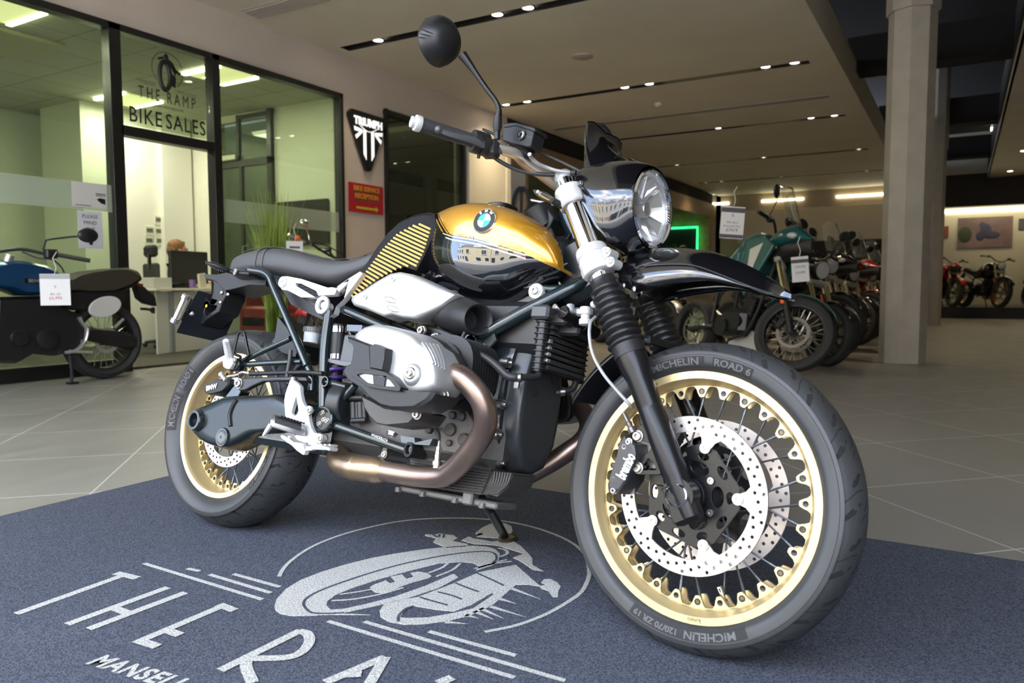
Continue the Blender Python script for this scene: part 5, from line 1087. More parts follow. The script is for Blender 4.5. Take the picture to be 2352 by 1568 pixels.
# ---- oil cooler ----
ocx = 1.135; m = M(); y0, y1, z0, z1 = -.078, .098, .552, .664
for i in range(8):
    zz = z0+.008+(z1-z0-.016)*i/7; m.box((ocx,(y0+y1)/2,zz),(.036,y1-y0,.0098))
    for j in range(34): m.box((ocx+.0182,y0+.003+(y1-y0-.006)*j/33,zz),(.0015,.0022,.0098))
oc = part('oil_cooler', m, mat('cooler_fins',(.045,.044,.042),.5,metal=.5), smooth=False)
m = M()
for i in range(8): m.box((ocx-.002,(y0+y1)/2,z0+.0005+(z1-z0)*i/7.2),(.044,y1-y0+.012,.0018))
part('cooler_plates', m, engblk, oc)
for yy, nm_ in ((y0-.014,'cooler_tank'),(y1+.012,'cooler_tank')):
    pr = [];
    for i in range(9): b0 = z0-.006+(z1-z0+.012)*i/9; pr += [(b0,.0135),(b0+.004,.0135),(b0+.005,.0185),(b0+.0075,.0185),(b0+.0085,.0135)]
    m = M(); m.lathe(pr, (ocx,yy,0), (0,0,1), 20); part(nm_, m, mat('cooler_black',(.03,.03,.03),.3,metal=.5), oc, auto=30)
m = M(); m.box((ocx-.002,y0-.014,z1+.020),(.050,.050,.034),bev=.006).box((ocx-.01,y0+.03,z1+.012),(.03,.05,.02),bev=.004); part('cooler_cap', m, mat('cap_charcoal',(.04,.042,.045),.38), oc)
m = M()
for z_ in (.575,.59,.605,.62): m.box((ocx+.014,y0-.001,z_),(.01,.014,.007))
part('cooler_fittings', m, alu, oc)
# oil hoses
P = [s(*px('C',q), y_) for q, y_ in (((1130,380),-.20),((1230,430),-.19),((1330,490),-.18),((1390,540),-.175),((1430,580),-.17),((1470,610),-.165),((1540,615),-.15))]+[V(ocx,y0-.012,.535),V(ocx,y0-.014,.55)]
m = M(); m.tube(P, [.006,.0065,.0085,.0095,.0095,.0095,.0085,.007,.007], 12, sm=4); oh = part('oil_hose', m, hose); m = M(); q = s(*px('C',(1541,618)),-.15); m.lathe([(-.007,.0105),(.007,.0105)], q, (1,.3,.1), 16); m.box(q+V(0,-.004,-.018),(.012,.006,.014)); part('hose_clamp', m, bolt_m, oh)
m = M(); q = V(ocx,y1,.55); m.tube([q, q+V(-.005,-.005,-.02), q+V(-.03,-.03,-.035), q+V(-.07,-.05,-.04)], .0085, 12, sm=4); part('oil_hose', m, hose); m = M(); m.lathe([(-.006,.011),(.006,.011)], q+V(-.022,-.024,-.032), (1,.8,.3), 14); part('hose_clamp', m, bolt_m)
# bolts and tubes above the head
for q in ((865,283),(962,335)): m = M(); c_ = s(*px('C',q),-.155); m.lathe([(0,.014),(.010,.014),(.012,.011)], c_,(0,-1,0),24); b_ = part('mount_boss', m, engblk); part('mount_bolt', M().bolt(c_+V(0,-.011,0),(0,-1,0),.010,.010,True), bolt_m, b_)
tubep('coolant_pipe', [(1075,760),(1060,790),(1062,812),(1100,830)], -.17, .0045, hose, sm=4)
m = M(); slab(m, tr('C',[(870,250),(1010,270),(1150,330),(1150,400),(1080,370),(1000,380),(900,330)],-.13), -.145, .0); part('throttle_body', m, engblk, bevel=.004)
# tank underside bracket
m = M(); c_ = s(*px('A',(2150,730)),-.10); m.lathe([(-.03,.018),(0,.020),(.004,.018)], c_, (0.1,-1,0), 24); part('tank_mount', m, aluw); part('mount_bolt', M().bolt(c_+V(0,-.004,0),(0,-1,0),.010,.007), bolt_m)
# ---- exhaust ----
ex_ = [((1020,612),-.275),((1075,600),-.275),((1150,632),-.270),((1230,715),-.262),((1282,800),-.252),((1304,890),-.240),((1298,975),-.225),((1262,1055),-.208),((1195,1150),-.190),((1120,1235),-.172),((1060,1290),-.160),((1000,1322),-.152),((900,1330),-.148),((760,1318),-.145),((560,1285),-.142)]
P = [s(*px('C',q),y) for q,y in ex_]; mh = M(); mh.tube(P, .0262, 24, sm=5); xh = part('exhaust_header', mh, leadm, auto=60); tag(xh,'bronze coloured exhaust pipe')
m = M(); m.tube([V(p[0],-p[1],p[2]) for p in P], .0262, 20, sm=5); part('exhaust_header', m, leadm, auto=60)
P2 = [s(*px('C',q),y) for q,y in (((575,1288),-.142),((530,1282),-.142),((500,1278),-.142),((385,1262),-.140),((370,1260),-.140),((330,1250),-.138),((270,1228),-.130),((245,1190),-.11),((262,1140),-.08),((310,1120),-.05))]
m = M(); m.tube(P2, [.0262,.032,.0335,.0335,.0345,.0335,.0335,.033,.032,.032], 24, sm=4); part('exhaust_collector', m, mat('exhaust_bronze',(.42,.31,.20),.33,metal=.9,col2=(.26,.18,.13),nscale=8), xh, auto=60)
m = M(); c_ = s(*px('C',(318,1135)),-.05); m.lathe([(-.01,.040),(.004,.042),(.012,.040)], c_, unit(V(.3,.9,.3)), 28); part('exhaust_clamp', m, mat('exhaust_flap',(.12,.10,.08),.4,metal=.8), xh)
m = M(); slab(m, tr('C',[(575,1110),(600,1110),(600,1170),(590,1195),(540,1200),(520,1190),(555,1165)],-.13), -.134, -.128); part('exhaust_hanger', m, enggrey); part('mount_bolt', M().bolt(s(*px('C',(575,1168)),-.135),(0,-1,0),.007,.006), bolt_m)
a, b = s(*px('K',(403,1120)),-.165), s(*px('K',(428,870)),-.155); d = b-a; m = M(); m.tube([a,a+d*.10,a+d*.11,a+d*.24,a+d*.25,a+d*.42,a+d*.43,a+d*.46,a+d*.47,a+d*.60,a+d*.62,a+d*.78,a+d*.80,a+d],[.010,.010,.0125,.0125,.008,.008,.009,.009,.0075,.0075,.0065,.0065,.003,.003],12); part('lambda_sensor', m, mat('sensor_steel',(.72,.66,.6),.25,metal=1), xh)
m = M(); m.tube([b, b+V(-.01,.005,.02), b+V(-.05,.02,.035), b+V(-.10,.03,.04)], .0035, 8, sm=4); part('sensor_cable', m, hose, xh)
# ---- side stand ----
a, b = s(1045,1155,.02), s(1152,1232,.0); gz = onZ(1158,1233,MZ+.006); wb_ = BR.T@(gz-BO); m = M(); m.tube([V(.93,.03,.235), a*0+V(.95,.06,.20), wb_+V(0,0,.004)], .0125, 12); sst = part('side_stand', m, bsatin); m = M(); Q = (BR.T@np.eye(3)); m.lathe([(0,.030),(.006,.030),(.010,.024)], BR.T@(gz+V(.012,.0,-.006)-BO), BR.T@V(0,0,1), 24, squash=(1.2,.9)); part('stand_foot', m, mat('stand_foot_metal',(.10,.085,.06),.35,metal=.7), sst)
m = M(); m.tube([V(.93,-.02,.23)+V(math.sin(k*.9)*.006,-.03+k*.0022,-k*.0012) for k in range(20)], .002, 5); part('stand_spring', m, bsatin, sst)
K['R'] = (380,740,.16156); K['T'] = (380,560,.16582); K['N'] = (1280,280,.22951); K['Q'] = (1030,270,.13605); K['Z'] = (700,730,.14665)
lens_m = glass('clear_lens', (.97,.97,.97), .02); 
# ---- nacelle ----
hc_ = V(1.338,0,.953); m = M(); nT = 48; rows_ = []
def rear_pt(th):       # th: 0 = right side, 90 = top, 180 = left, 270 = bottom
    key = [(0,1.222,.113,.953),(28,1.198,.112,.995),(48,1.195,.103,1.030),(65,1.215,.075,1.050),(90,1.250,.0,1.062),(115,1.215,-.075,1.050),(132,1.195,-.103,1.030),(152,1.198,-.112,.995),(180,1.222,-.113,.953),(208,1.262,-.106,.890),(235,1.285,-.088,.855),(270,1.300,.0,.838),(305,1.285,.088,.855),(332,1.262,.106,.890),(360,1.222,.113,.953)]
    for a, b in zip(key, key[1:]):
        if a[0] <= th <= b[0]: t = (th-a[0])/(b[0]-a[0]); t = t*t*(3-2*t) if 0 else t; return V(a[1]+(b[1]-a[1])*t, -(a[2]+(b[2]-a[2])*t), a[3]+(b[3]-a[3])*t)
for i in range(13):
    t = i/12; row = []
    for k in range(nT):
        th = 360*k/nT; fr_ = hc_+V(.004, -.103*math.cos(R(th)), .103*math.sin(R(th))); re = rear_pt(th); bul = math.sin(PI*t)**.8*.010; p = fr_*(1-t)+re*t; d = unit(V(0,p[1],p[2]-.953)); row.append(p+d*bul)
    rows_.append(row)
front_lip = [[hc_+V(.010,-.099*math.cos(R(360*k/nT)),.099*math.sin(R(360*k/nT))) for k in range(nT)]]
inner_lip = [[hc_+V(-.004,-.093*math.cos(R(360*k/nT)),.093*math.sin(R(360*k/nT))) for k in range(nT)]]
m.rings(inner_lip+front_lip+rows_+[[p*.94+V(1.24,0,.953)*.06 for p in rows_[-1]]], cap=False); nac = part('headlight_fairing', m, blackg, st_=True, auto=60); nb = bvh(m); tag(nac,'gloss black headlight fairing with short screen')
m = M(); P = []
for j in range(17):
    v = j/16; row = []
    for i in range(21):
        u = -1+i/10; w_ = .107-.027*v**.5; x = 1.198+(.125-.11*u*u)*(1-v)**2; z = 1.055-.033*u*u*(1-v)+.115*v-.010*(1-abs(u)**.7)*v-.010*max(0,abs(u)-.7)/.3*v; row.append(V(x, u*w_, z))
    P.append(row)
m.grid(P); scr = part('screen', m, blackg, nac, solid=.005, auto=60)
m = M()
for u0 in (-.52,-.14): 
    a = [V(1.198+(.125-.11*u*u)*(1-v)**2+.004, u*(.107-.027*v**.5), 1.055-.033*u*u*(1-v)+.115*v-.010*(1-abs(u)**.7)*v+.003) for u, v in ((u0-.14,.02),(u0+.10,.10),(u0+.16,.26),(u0-.05,.16))]; m.tube(a, .0022, 6, closed=True)
part('vent_slots', m, mat('slot_black',(.002,.002,.002),.2,coat=1), nac)
m = M(); h, n = hit(nb, 1334, 432, True); h = h if h is not None else f(1334,432,-.11); m.lathe([(-.002,.0085),(.002,.0085),(.003,.0065)],h,n if n is not None else (0,-1,0),20); part('fairing_grommet', m, engblk, nac); part('fairing_bolt', M().bolt(h,n if n is not None else (0,-1,0),.005,.006), bolt_m, nac)
# headlight
m = M(); m.lathe([(.0,.0935),(.010,.0925),(.014,.0885),(.010,.085),(.004,.0845)], hc_, (1,0,0), 64, cap=False); hl = part('headlight', m, chrome, st_=True); tag(hl,'round chrome headlight with clear lens')
m = M(); m.lathe([(.004,.0845),(-.004,.080),(-.030,.062),(-.055,.035),(-.060,.012),(-.060,.001)], hc_, (1,0,0), 48, cap=False); refl = part('reflector', m, mat('reflector_silver',(.80,.81,.82),.22,metal=.35,bump=.3,bscale=30), hl)
m = M()
for a0, a1, dp in ((20,50,.02),(60,85,.03),(100,140,.018),(160,200,.03),(215,250,.02),(265,300,.03),(320,350,.022)):
    for a in (a0,a1):
        c, s_ = math.cos(R(a)), math.sin(R(a)); m.add([hc_+V(-.02,.020*c,.020*s_),hc_+V(-.004,.078*c,.078*s_),hc_+V(-.03,.060*c,.060*s_),hc_+V(-.052,.022*c,.022*s_)],[[0,1,2,3]])
    am = (a0+a1)/2; m.add([hc_+V(-.006-dp,.030*math.cos(R(a)),.030*math.sin(R(a))) if k in (0,1) else hc_+V(-.006,.078*math.cos(R(a)),.078*math.sin(R(a))) for k, a in enumerate((a0,a1,a1,a0))],[[0,1,2,3]])
part('reflector_facets', m, mat('reflector_facet',(.85,.86,.87),.12,metal=.6), hl, smooth=False)
part('bulb_shield', M().lathe([(-.045,.020),(-.008,.019),(-.004,.017),(-.002,.010),(-.002,.0)], hc_, (1,0,0), 28), mat('shield_silver',(.72,.72,.72),.3,metal=.9), hl)
m = M(); m.lathe([(.006,.086),(.012,.075),(.018,.05),(.020,.025),(.0205,.001)], hc_, (1,0,0), 48, cap=False); part('lens', m, lens_m, hl)
m = M()
for k in range(36):
    a = R(-75+150*k/35); m.box(hc_+V(.004,.079*math.cos(a)*1,.079*math.sin(a)),(.002,.010,.0012),rx(a))
part('lens_flutes', m, mat('flute_glass',(.8,.82,.85),.1,metal=.6), hl)
part('lamp_sticker', M().lathe([(0,.0),(.0,.001)], hc_, (1,0,0), 6), chrome, hl) if 0 else None
# ---- front fender (beak) ----
rid = [(1428,600),(1480,584),(1540,579),(1600,583),(1660,598),(1720,621),(1780,656),(1827,697)]; cre = [(1437,634),(1480,622),(1530,618),(1590,620),(1645,638),(1700,660),(1760,682),(1827,699)]; low = [(1455,683),(1490,675),(1530,664),(1590,656),(1640,655),(1700,666),(1762,684),(1826,701)]; hw = [.060,.063,.064,.062,.056,.045,.030,.008]
A_, B_, C_ = [f(*p,0) for p in rid], [f(*p,-w_) for p,w_ in zip(cre,hw)], [f(*p,-w_*1.04) for p,w_ in zip(low,hw)]
rows_ = []
for a, b, c, w_ in zip(A_,B_,C_,hw):
    pts = [c, c*.5+b*.5+V(0,-.001,0), b, b*.62+a*.38+V(0,-.004,.006), b*.28+a*.72+V(0,-.0,.006), a]; full = pts+[V(p[0],-p[1],p[2]) for p in pts[-2::-1]]; rows_.append(np.concatenate(full))
sm = spline(rows_, 5); m = M(); m.grid([[V(*r[3*i:3*i+3]) for i in range(11)] for r in sm]); ff = part('front_fender', m, blackg, st_=True, solid=.004, auto=40); tag(ff,'long gloss black beak fender')
m = M()
for pts_, off in ((B_,.0015),):
    m.tube([p+V(0,-.0015,0) for p in spline(pts_,4)][4:-3], .0016, 6)
part('fender_crease', m, mat('crease_black',(.05,.05,.05),.08,coat=1), ff)
m = M(); slab(m, tr('D',[(430,140),(470,240),(560,300),(700,360),(640,400),(570,440),(500,400),(440,380),(440,300),(420,220)],-.055,True), -.062, -.050); m2 = part('fender_bracket', m, blackg, st_=True, bevel=.002)
m = M(); slab(m, tr('D',[(430,140),(470,240),(560,300),(700,360),(640,400),(570,440),(500,400),(440,380),(440,300),(420,220)],-.055,True), .050, .062); m.box((1.30,0,.80),(.10,.12,.02)); part('fender_bracket', m, blackg, st_=True)
for q in ((468,380),(555,408)): part('bracket_bolt', M().ball(f(*px('D',q),-.064),(.006,.003,.008),10,8), bolt_m, m2)
# lower mud guard behind the tyre
m = M(); arc = []
for j in range(15):
    a = R(122+ 30*j/14); r0 = RF_+.030
    arc.append([V(WB+(r0+.010*math.cos(u*1.2))*math.cos(a), u*.068, RF_+(r0+.010*math.cos(u*1.2))*math.sin(a)) if abs(u) < .9 else V(WB+(r0-.008)*math.cos(a), u*.070, RF_+(r0-.008)*math.sin(a)) for u in np.linspace(-1,1,11)])
m.grid(arc); part('rear_mud_guard', m, mat('guard_black',(.008,.008,.009),.3), st_=True, solid=.004)
# ---- handlebar ----
def mirror(m): q = M(); q.v = [(a,-b,c) for a,b,c in m.v]; q.f = m.f; q.mi = m.mi; return q
gE, gI = f(962,295,-.43), f(1090,335,-.305); bd = unit(gE-gI)
bar = [f(1297,446,-.03), f(1288,440,-.06), f(1245,408,-.115), f(1205,380,-.17), f(1180,362,-.215), gI+(-bd)*.03, gI, gE]
m = M(); m.tube(bar, [.0155,.0155,.016,.0155,.013,.0115,.011,.011], 20, sm=5); hbp = part('handlebar', m, mat('bar_champagne',(.72,.66,.56),.3,metal=.8), st_=True, auto=60); tag(hbp,'champagne silver handlebar'); part('handlebar_half', mirror(m), mat('bar_champagne'), hbp, auto=60)
m = M(); m.tube([gI, gI+bd*.01, gE-bd*.002], [.0175,.0158,.0158], 22); gr = part('grip', m, mat('grip_rubber',(.03,.03,.032),.6,bump=.5,bscale=500), hbp); part('grip', mirror(m), mat('grip_rubber'), hbp)
m = M(); m.lathe([(-.004,.0175),(.004,.0185),(.009,.0175),(.011,.013),(.018,.0125),(.019,.008),(.014,.007)], gE, bd, 28); part('bar_end', m, aluw, hbp); part('bar_end', mirror(m), aluw, hbp)
q = gI-bd*.004; m = M(); m.lathe([(.012,.020),(.010,.026),(-.006,.027),(-.007,.0235),(-.011,.0235),(-.012,.027),(-.026,.0265),(-.030,.022)], q, bd, 28); m.box(q-bd*.038+V(.0,0,-.006),(.040,.034,.040),rz(R(20)),bev=.006); m.lathe([(0,.004),(.009,.004)],q-bd*.01+V(.0,-.0,-.026),(0,0,-1),8)
sw = part('throttle_housing', m, bplast, hbp); part('throttle_housing', mirror(m), bplast, hbp)
m = M(); P = [f(1006,309,-.405),f(1040,321,-.375),f(1080,331,-.335),f(1110,341,-.300),f(1140,352,-.262),f(1158,354,-.240)]; m.tube([p for p in P], [.006,.0065,.0080,.0105,.0115,.009], 12, sm=4, flat=(.55,1), up=(0,0,1)); m.ball(f(1007,308,-.41),.0085,14,10)
part('brake_lever', m, mat('lever_grey',(.11,.11,.112),.38,metal=.4), hbp); part('clutch_lever', mirror(m), mat('lever_grey'), hbp)
# master cylinder
m = M(); o_ = tr('P',[(1157,297),(1161,293),(1183,292),(1227,304),(1230,310),(1222,347),(1216,350),(1180,342),(1156,334)],-.20,True); slab(m, o_, -.205, -.160); mc = part('brake_fluid_reservoir', m, bplast, hbp, bevel=.004); 
m = M(); slab(m, tr('P',[(1156,300),(1160,293),(1184,291),(1228,303),(1231,309),(1228,313),(1184,299),(1159,303)],-.2065,True), -.2075, -.158); part('reservoir_lid', m, bplast, mc, bevel=.002)
c_ = f(1198,320,-.206); m = M(); m.lathe([(0,.0125),(.003,.0125),(.003,.010)], c_, (0,-1,0), 24); part('sight_ring', m, bplast, mc); m = M(); m.lathe([(.003,.0098),(.0045,.0088),(.0045,.0065),(.003,.006)], c_, (0,-1,0), 24); part('sight_glass', m, chrome, mc)
surf = text_mesh('brembo',.008,0); a, b = f(1208,322,-.2062), f(1221,326,-.2062); ex = unit(b-a); part('reservoir_lettering', place(surf,(a+b)/2,ex,unit(V(-ex[2],0,ex[0])),V(0,-1,0)), tletter, mc)
m = M(); a, b = f(1165,352,-.225), f(1208,364,-.185); m.tube([a, b], .0125, 18); m.tube([b, b+unit(b-a)*.012], .0105, 14); part('master_cylinder', m, engblk, mc)
m = M(); m.lathe([(0,.011),(.012,.011)], b+unit(b-a)*.006, unit(b-a), 16); part('banjo', m, bsatin, mc)
for nm_, P, r_, ma_ in (('brake_line',[(1216,364),(1222,374),(1236,386),(1252,393),(1275,401),(1300,405),(1322,406)],.0048,mat('braided_line',(.42,.42,.42),.4,metal=.4)),('throttle_cable',[(1128,365),(1145,378),(1170,392),(1200,403),(1235,409),(1270,411),(1330,408)],.0050,hose),('clutch_cable',[(1108,306),(1132,316),(1165,331),(1200,345),(1240,360),(1290,382),(1335,404)],.0036,hose)):
    y_ = np.linspace(-.21,-.10,len(P)); m = M(); m.tube([f(*p,yy) for p,yy in zip(P,y_)], r_, 10, sm=5); part(nm_, m, ma_, st_=True)
m = M(); m.lathe([(-.006,.0075),(.006,.0075)], f(1317,407,-.12), (1,.3,0), 14); part('cable_clip', m, bplast, st_=True)
# ---- mirrors ----
st_pts = [(1142,330),(1142,312),(1143,285),(1146,264),(1139,243),(1120,217),(1098,186),(1080,160),(1062,136)]; ys = [-.245,-.247,-.25,-.255,-.262,-.275,-.290,-.303,-.316]
Pm = [f(*p,y) for p,y in zip(st_pts,ys)]; Rm = [.0072,.0072,.0095,.0068,.0062,.0062,.0064,.0085,.0115]
m = M(); m.tube(Pm, Rm, 14, sm=4); mk = M(); mk.tube([Pm[1],Pm[1]*.6+Pm[2]*.4,Pm[2],Pm[2]*.4+Pm[3]*.6],[.0082,.0105,.0105,.008],14)
mc_ = f(1003,106,-.350)
def mirror_head():
    q = M(); rs = []
    for k in range(15):
        t = k/14; a = -1+2*t; rr = max(.02,math.sqrt(max(0,1-abs(a)**2.2))); egg = 1+.10*a
        rs.append([mc_+V(.002,0,0)+ V((.052 if math.cos(b) > 0 else .020)*rr*math.cos(b)*1.0, 0, 0)+ 0.061*rr*math.sin(b)*unit(V(0,.62,.78)) + a*.058*unit(V(0,-.78,.62))*1.0 for b in [2*PI*j/28 for j in range(28)]])
    q.rings(rs); return q
mh_ = mirror_head()
for sd, src in ((1,lambda z: z),(-1,mirror)):
    a = part('mirror_stem', src(m), bsatin, st_=True, auto=60); part('stem_boot', src(mk), bplast, a); q = src(mh_); mo = part('mirror_head', q, mat('mirror_shell',(.012,.012,.013),.36), a, auto=60)
    if sd > 0: mb_ = bvh(q); mo1 = mo
m = M()
for a, b in (((975,59),(998,66)),((965,68),(994,80)),((962,76),(996,88)),((960,86),(990,94)),((960,96),(978,98))):
    P = [hit(mb_, a[0]+(b[0]-a[0])*t, a[1]+(b[1]-a[1])*t, True)[0] for t in np.linspace(0,1,5)]
    if all(p is not None for p in P): m.tube(P, [.0006,.0014,.0017,.0014,.0006], 6)
if m.v: part('shell_grooves', m, mat('groove_black',(.002,.002,.002),.6), mo1)
# ---- front indicator ----
a, b = f(1224,446,-.195), f(1268,470,-.15); d = unit(b-a); m = M(); L_ = np.linalg.norm(b-a); m.lathe([(0,.001),(L_*.12,.006),(L_*.35,.0115),(L_*.65,.0135),(L_*.9,.011),(L_,.009)], a, d, 20, squash=(1,.7)); fi = part('front_indicator', m, lens_m, st_=True, auto=60); m = M(); m.lathe([(L_*.3,.004),(L_*.35,.0085),(L_*.85,.0095),(L_*.9,.004)], a, d, 20, squash=(1,.6)); part('indicator_reflector', m, chrome, fi)
m = M(); pr = []
for k in range(6): pr += [(L_+k*.005,.0085),(L_+k*.005+.003,.0085),(L_+k*.005+.0035,.0068)]
m.lathe(pr, a, d, 18); part('indicator_stalk', m, bplast, fi)
m = M()
for t in (.35,.5,.65): m.lathe([(0,.0045),(.001,.004)], a+d*L_*t+V(0,-.008,.002), (0,-1,.2), 12)
part('indicator_lamps', m, mat('led_clear',(.8,.8,.8),.1,metal=.5), fi)
# ---- instrument pod, steering lock area ----
m = M(); c_ = f(1233,496,-.035); m.lathe([(-.05,.034),(-.006,.040),(.002,.043),(.005,.040),(.005,.0)], c_, unit(V(-.5,-.25,.83)), 32); ins = part('instrument_pod', m, bplast, st_=True); m = M(); slab(m, tr('J',[(1420,240),(1560,200),(1700,130),(1790,280),(1700,460),(1660,520),(1600,480),(1500,380)],-.02,True), -.045, .03); part('pod_bracket', m, bplast, ins, bevel=.004)
# dark parts filling the space between tank and steering head
m = M(); m.box((1.16,0,.80),(.12,.10,.16),ry(R(-28)),bev=.02); m.box((1.10,0,.84),(.10,.12,.10),bev=.02); m.box((1.07,.0,.70),(.12,.16,.10),bev=.02); part('frame_head_casting', m, mat('head_casting',(.01,.012,.013),.3), auto=30)
m = M(); m.lathe([(0,.036),(.012,.038),(.014,.033),(.008,.028),(.010,.012),(.012,.0)], s(1308,650,-.03), unit(V(.8,-.6,.05)), 32); hn = part('horn', m, bplast); m = M(); m.lathe([(.012,.0385),(.014,.0385),(.0145,.0355)], s(1308,650,-.03), unit(V(.8,-.6,.05)), 32, cap=False); part('horn_ring', m, mat('horn_ring_grey',(.35,.35,.35),.4,metal=.5), hn)
tubep('wiring_loom', [(1271,598),(1282,580),(1300,560),(1312,545)], [-.07,-.05,-.04,-.03], .0025, hose, sm=3)
tubep('wiring_loom', [(1255,520),(1275,560),(1292,600),(1300,640)], [-.03,-.03,-.03,-.03], .006, hose, sm=3)
# ---- steering damper and links ----
a, b = s(1273,713,-.125), s(1345,760,-.02); d = unit(b-a); m = M(); m.lathe([(.028,.0145),(.03,.0165),(.036,.0165),(.038,.0155),(.10,.0155),(.102,.017),(.108,.017),(.11,.0155),(.15,.0155)], a, d, 24); sd_ = part('steering_damper', m, bsatin); m = M(); m.lathe([(0,.006),(.002,.0075),(.010,.0075),(.012,.005),(.03,.005),(.031,.0125),(.034,.0125)], a, d, 20); part('damper_rod', m, chrome, sd_)
m = M(); q = s(1345,716,-.10); m.lathe([(0,.0125),(.016,.0135),(.018,.010),(.026,.010),(.028,.014),(.040,.014),(.042,.008)], q, unit(V(.1,0,-1)), 24); m.box(q+V(.03,.01,.02),(.05,.02,.016),ry(R(-40)),bev=.004); part('damper_joint', m, aluw, st_=False)
m = M(); q = s(1310,712,-.08); m.lathe([(0,.010),(.02,.011),(.022,.006),(.016,.005)], q, unit(V(.3,-.3,-1)), 20); m.box(q+V(.02,.02,-.012),(.07,.03,.02),bev=.005); part('damper_bracket', m, alu)
m = M(); m.box(s(1275,745,-.06),(.09,.05,.03),bev=.006); m.box(s(1310,770,-.02),(.08,.06,.03),bev=.006); part('cooler_bracket', m, engblk)
# ---- swing arm and final drive ----
sw = tr('B',[(262,650),(300,612),(380,580),(440,552),(520,518),(600,512),(720,508),(860,505),(960,500),(1060,560),(1180,600),(1200,700),(1080,740),(950,790),(900,795),(800,800),(740,815),(700,835),(640,870),(560,905),(520,915),(440,895),(380,872),(330,840),(290,800),(262,760),(250,700)],-.150)
m = M(); pillow(m, sw, -.085, -.168, .36, 9); swb = bvh(m); swa = part('swing_arm', m, mat('arm_black',(.008,.013,.015),.24,spec=.4), auto=60); tag(swa,'gloss black single sided swing arm with final drive')
c_ = V(.004,-.168,.317); m = M(); m.lathe([(-.05,.046),(-.01,.038),(.010,.0315),(.013,.0295),(.0135,.0225),(.004,.021),(-.03,.019)], c_, (-.05,-1,0), 36); part('final_drive_housing', m, frameg, swa); m = M(); m.lathe([(.0132,.0295),(.0152,.0285),(.0152,.0220),(.0132,.0215)], c_, (-.05,-1,0), 36, cap=False)
for k in range(26): a = 2*PI*k/26; m.box(c_+V(.025*math.cos(a)-.0008,-.0156,.025*math.sin(a)),(.003,.0015,.0016),ry(-a))
part('housing_ring', m, mat('ring_grey',(.13,.135,.14),.4,metal=.5), swa)
c_ = s(514,1012,-.166); m = M(); m.lathe([(-.03,.030),(.004,.0285),(.008,.026)], c_, (0,-1,0), 32); part('pivot_boss', m, frameg, swa); m = M(); m.lathe([(.008,.0235),(.010,.022),(.010,.004),(.008,.003)], c_, (0,-1,0), 32); 
for k in range(24): a = 2*PI*k/24; m.box(c_+V(.0185*math.cos(a),-.0105,.0185*math.sin(a)),(.005,.0015,.0012),ry(-a))
part('boss_cap', m, mat('ring_grey'), swa)
P = []
for q in ((640,520),(610,550),(580,600),(560,660),(565,740)): 
    h, n = hit(swb, *px('B',q)); 
    if h is not None: P.append(h+n*.001)
if len(P) > 2: part('swing_arm_strap', M().tube(P, .006, 8, sm=3), bplast, swa)
m = M(); m.box((.28,-.11,.32),(.5,.06,.09),bev=.02); m.lathe([(-.04,.05),(.04,.05)],(.45,-.10,.345),(1,0,0),24); part('drive_shaft_housing', m, frameg, swa)
m = M(); slab(m, tr('R',[(1012,940),(1022,885),(1060,858),(1120,845),(1400,828),(1750,822),(2010,832),(2020,890),(1750,882),(1400,892),(1260,950),(1150,1010),(1085,1022),(1035,1000)],-.165), -.168, -.150); ta_ = part('torque_arm', m, mat('arm_charcoal',(.035,.035,.04),.38,metal=.3), bevel=.003); part('arm_bolt', M().bolt(s(*px('R',(1052,920)),-.168),(0,-1,0),.012,.009), bolt_m, ta_)
m = M(); slab(m, tr('R',[(770,1200),(850,1130),(960,990),(1010,930),(1090,1030),(1060,1100),(980,1150),(900,1180)],-.135), -.140, -.105); part('torque_arm_mount', m, frameg, swa, bevel=.003)
tubep('brake_pipe', [(575,866),(640,864),(700,863),(742,866)], -.15, .0065, bplast); tubep('brake_pipe', [(522,872),(545,868),(556,862),(578,866)], -.145, .0035, mat('braided_line'), sm=4)
# rear caliper
m = M(); pillow(m, tr('R',[(572,1000),(585,945),(640,905),(720,890),(745,850),(830,855),(910,875),(965,850),(960,930),(900,1000),(850,1040),(760,1060),(700,1075),(640,1080),(590,1050)],-.11), -.06, -.122, .15, 5); rc = part('rear_brake_caliper', m, bplast, auto=45); a, b = s(*px('R',(597,985)),-.1245), s(*px('R',(712,955)),-.1245); t = text_mesh('BMW',.022,0,bold=.0008); ex = unit(b-a); part('caliper_lettering', place(t,(a+b)/2,ex,unit(V(-ex[2],0,ex[0])),V(0,-1,0)), mat('letter_white'), rc)
m = M(); slab(m, tr('R',[(960,850),(1040,830),(1080,870),(1000,930),(960,970),(880,1020),(850,1030),(900,960)],-.10),-.105,-.085); part('caliper_carrier', m, aluw, rc)
m = M(); m.tube(tr('R',[(800,760),(805,800),(840,850),(860,870)],-.13),.006,10,sm=3); m.ball(s(*px('R',(795,790)),-.13),.009,12,8); part('caliper_banjo', m, alu, rc)
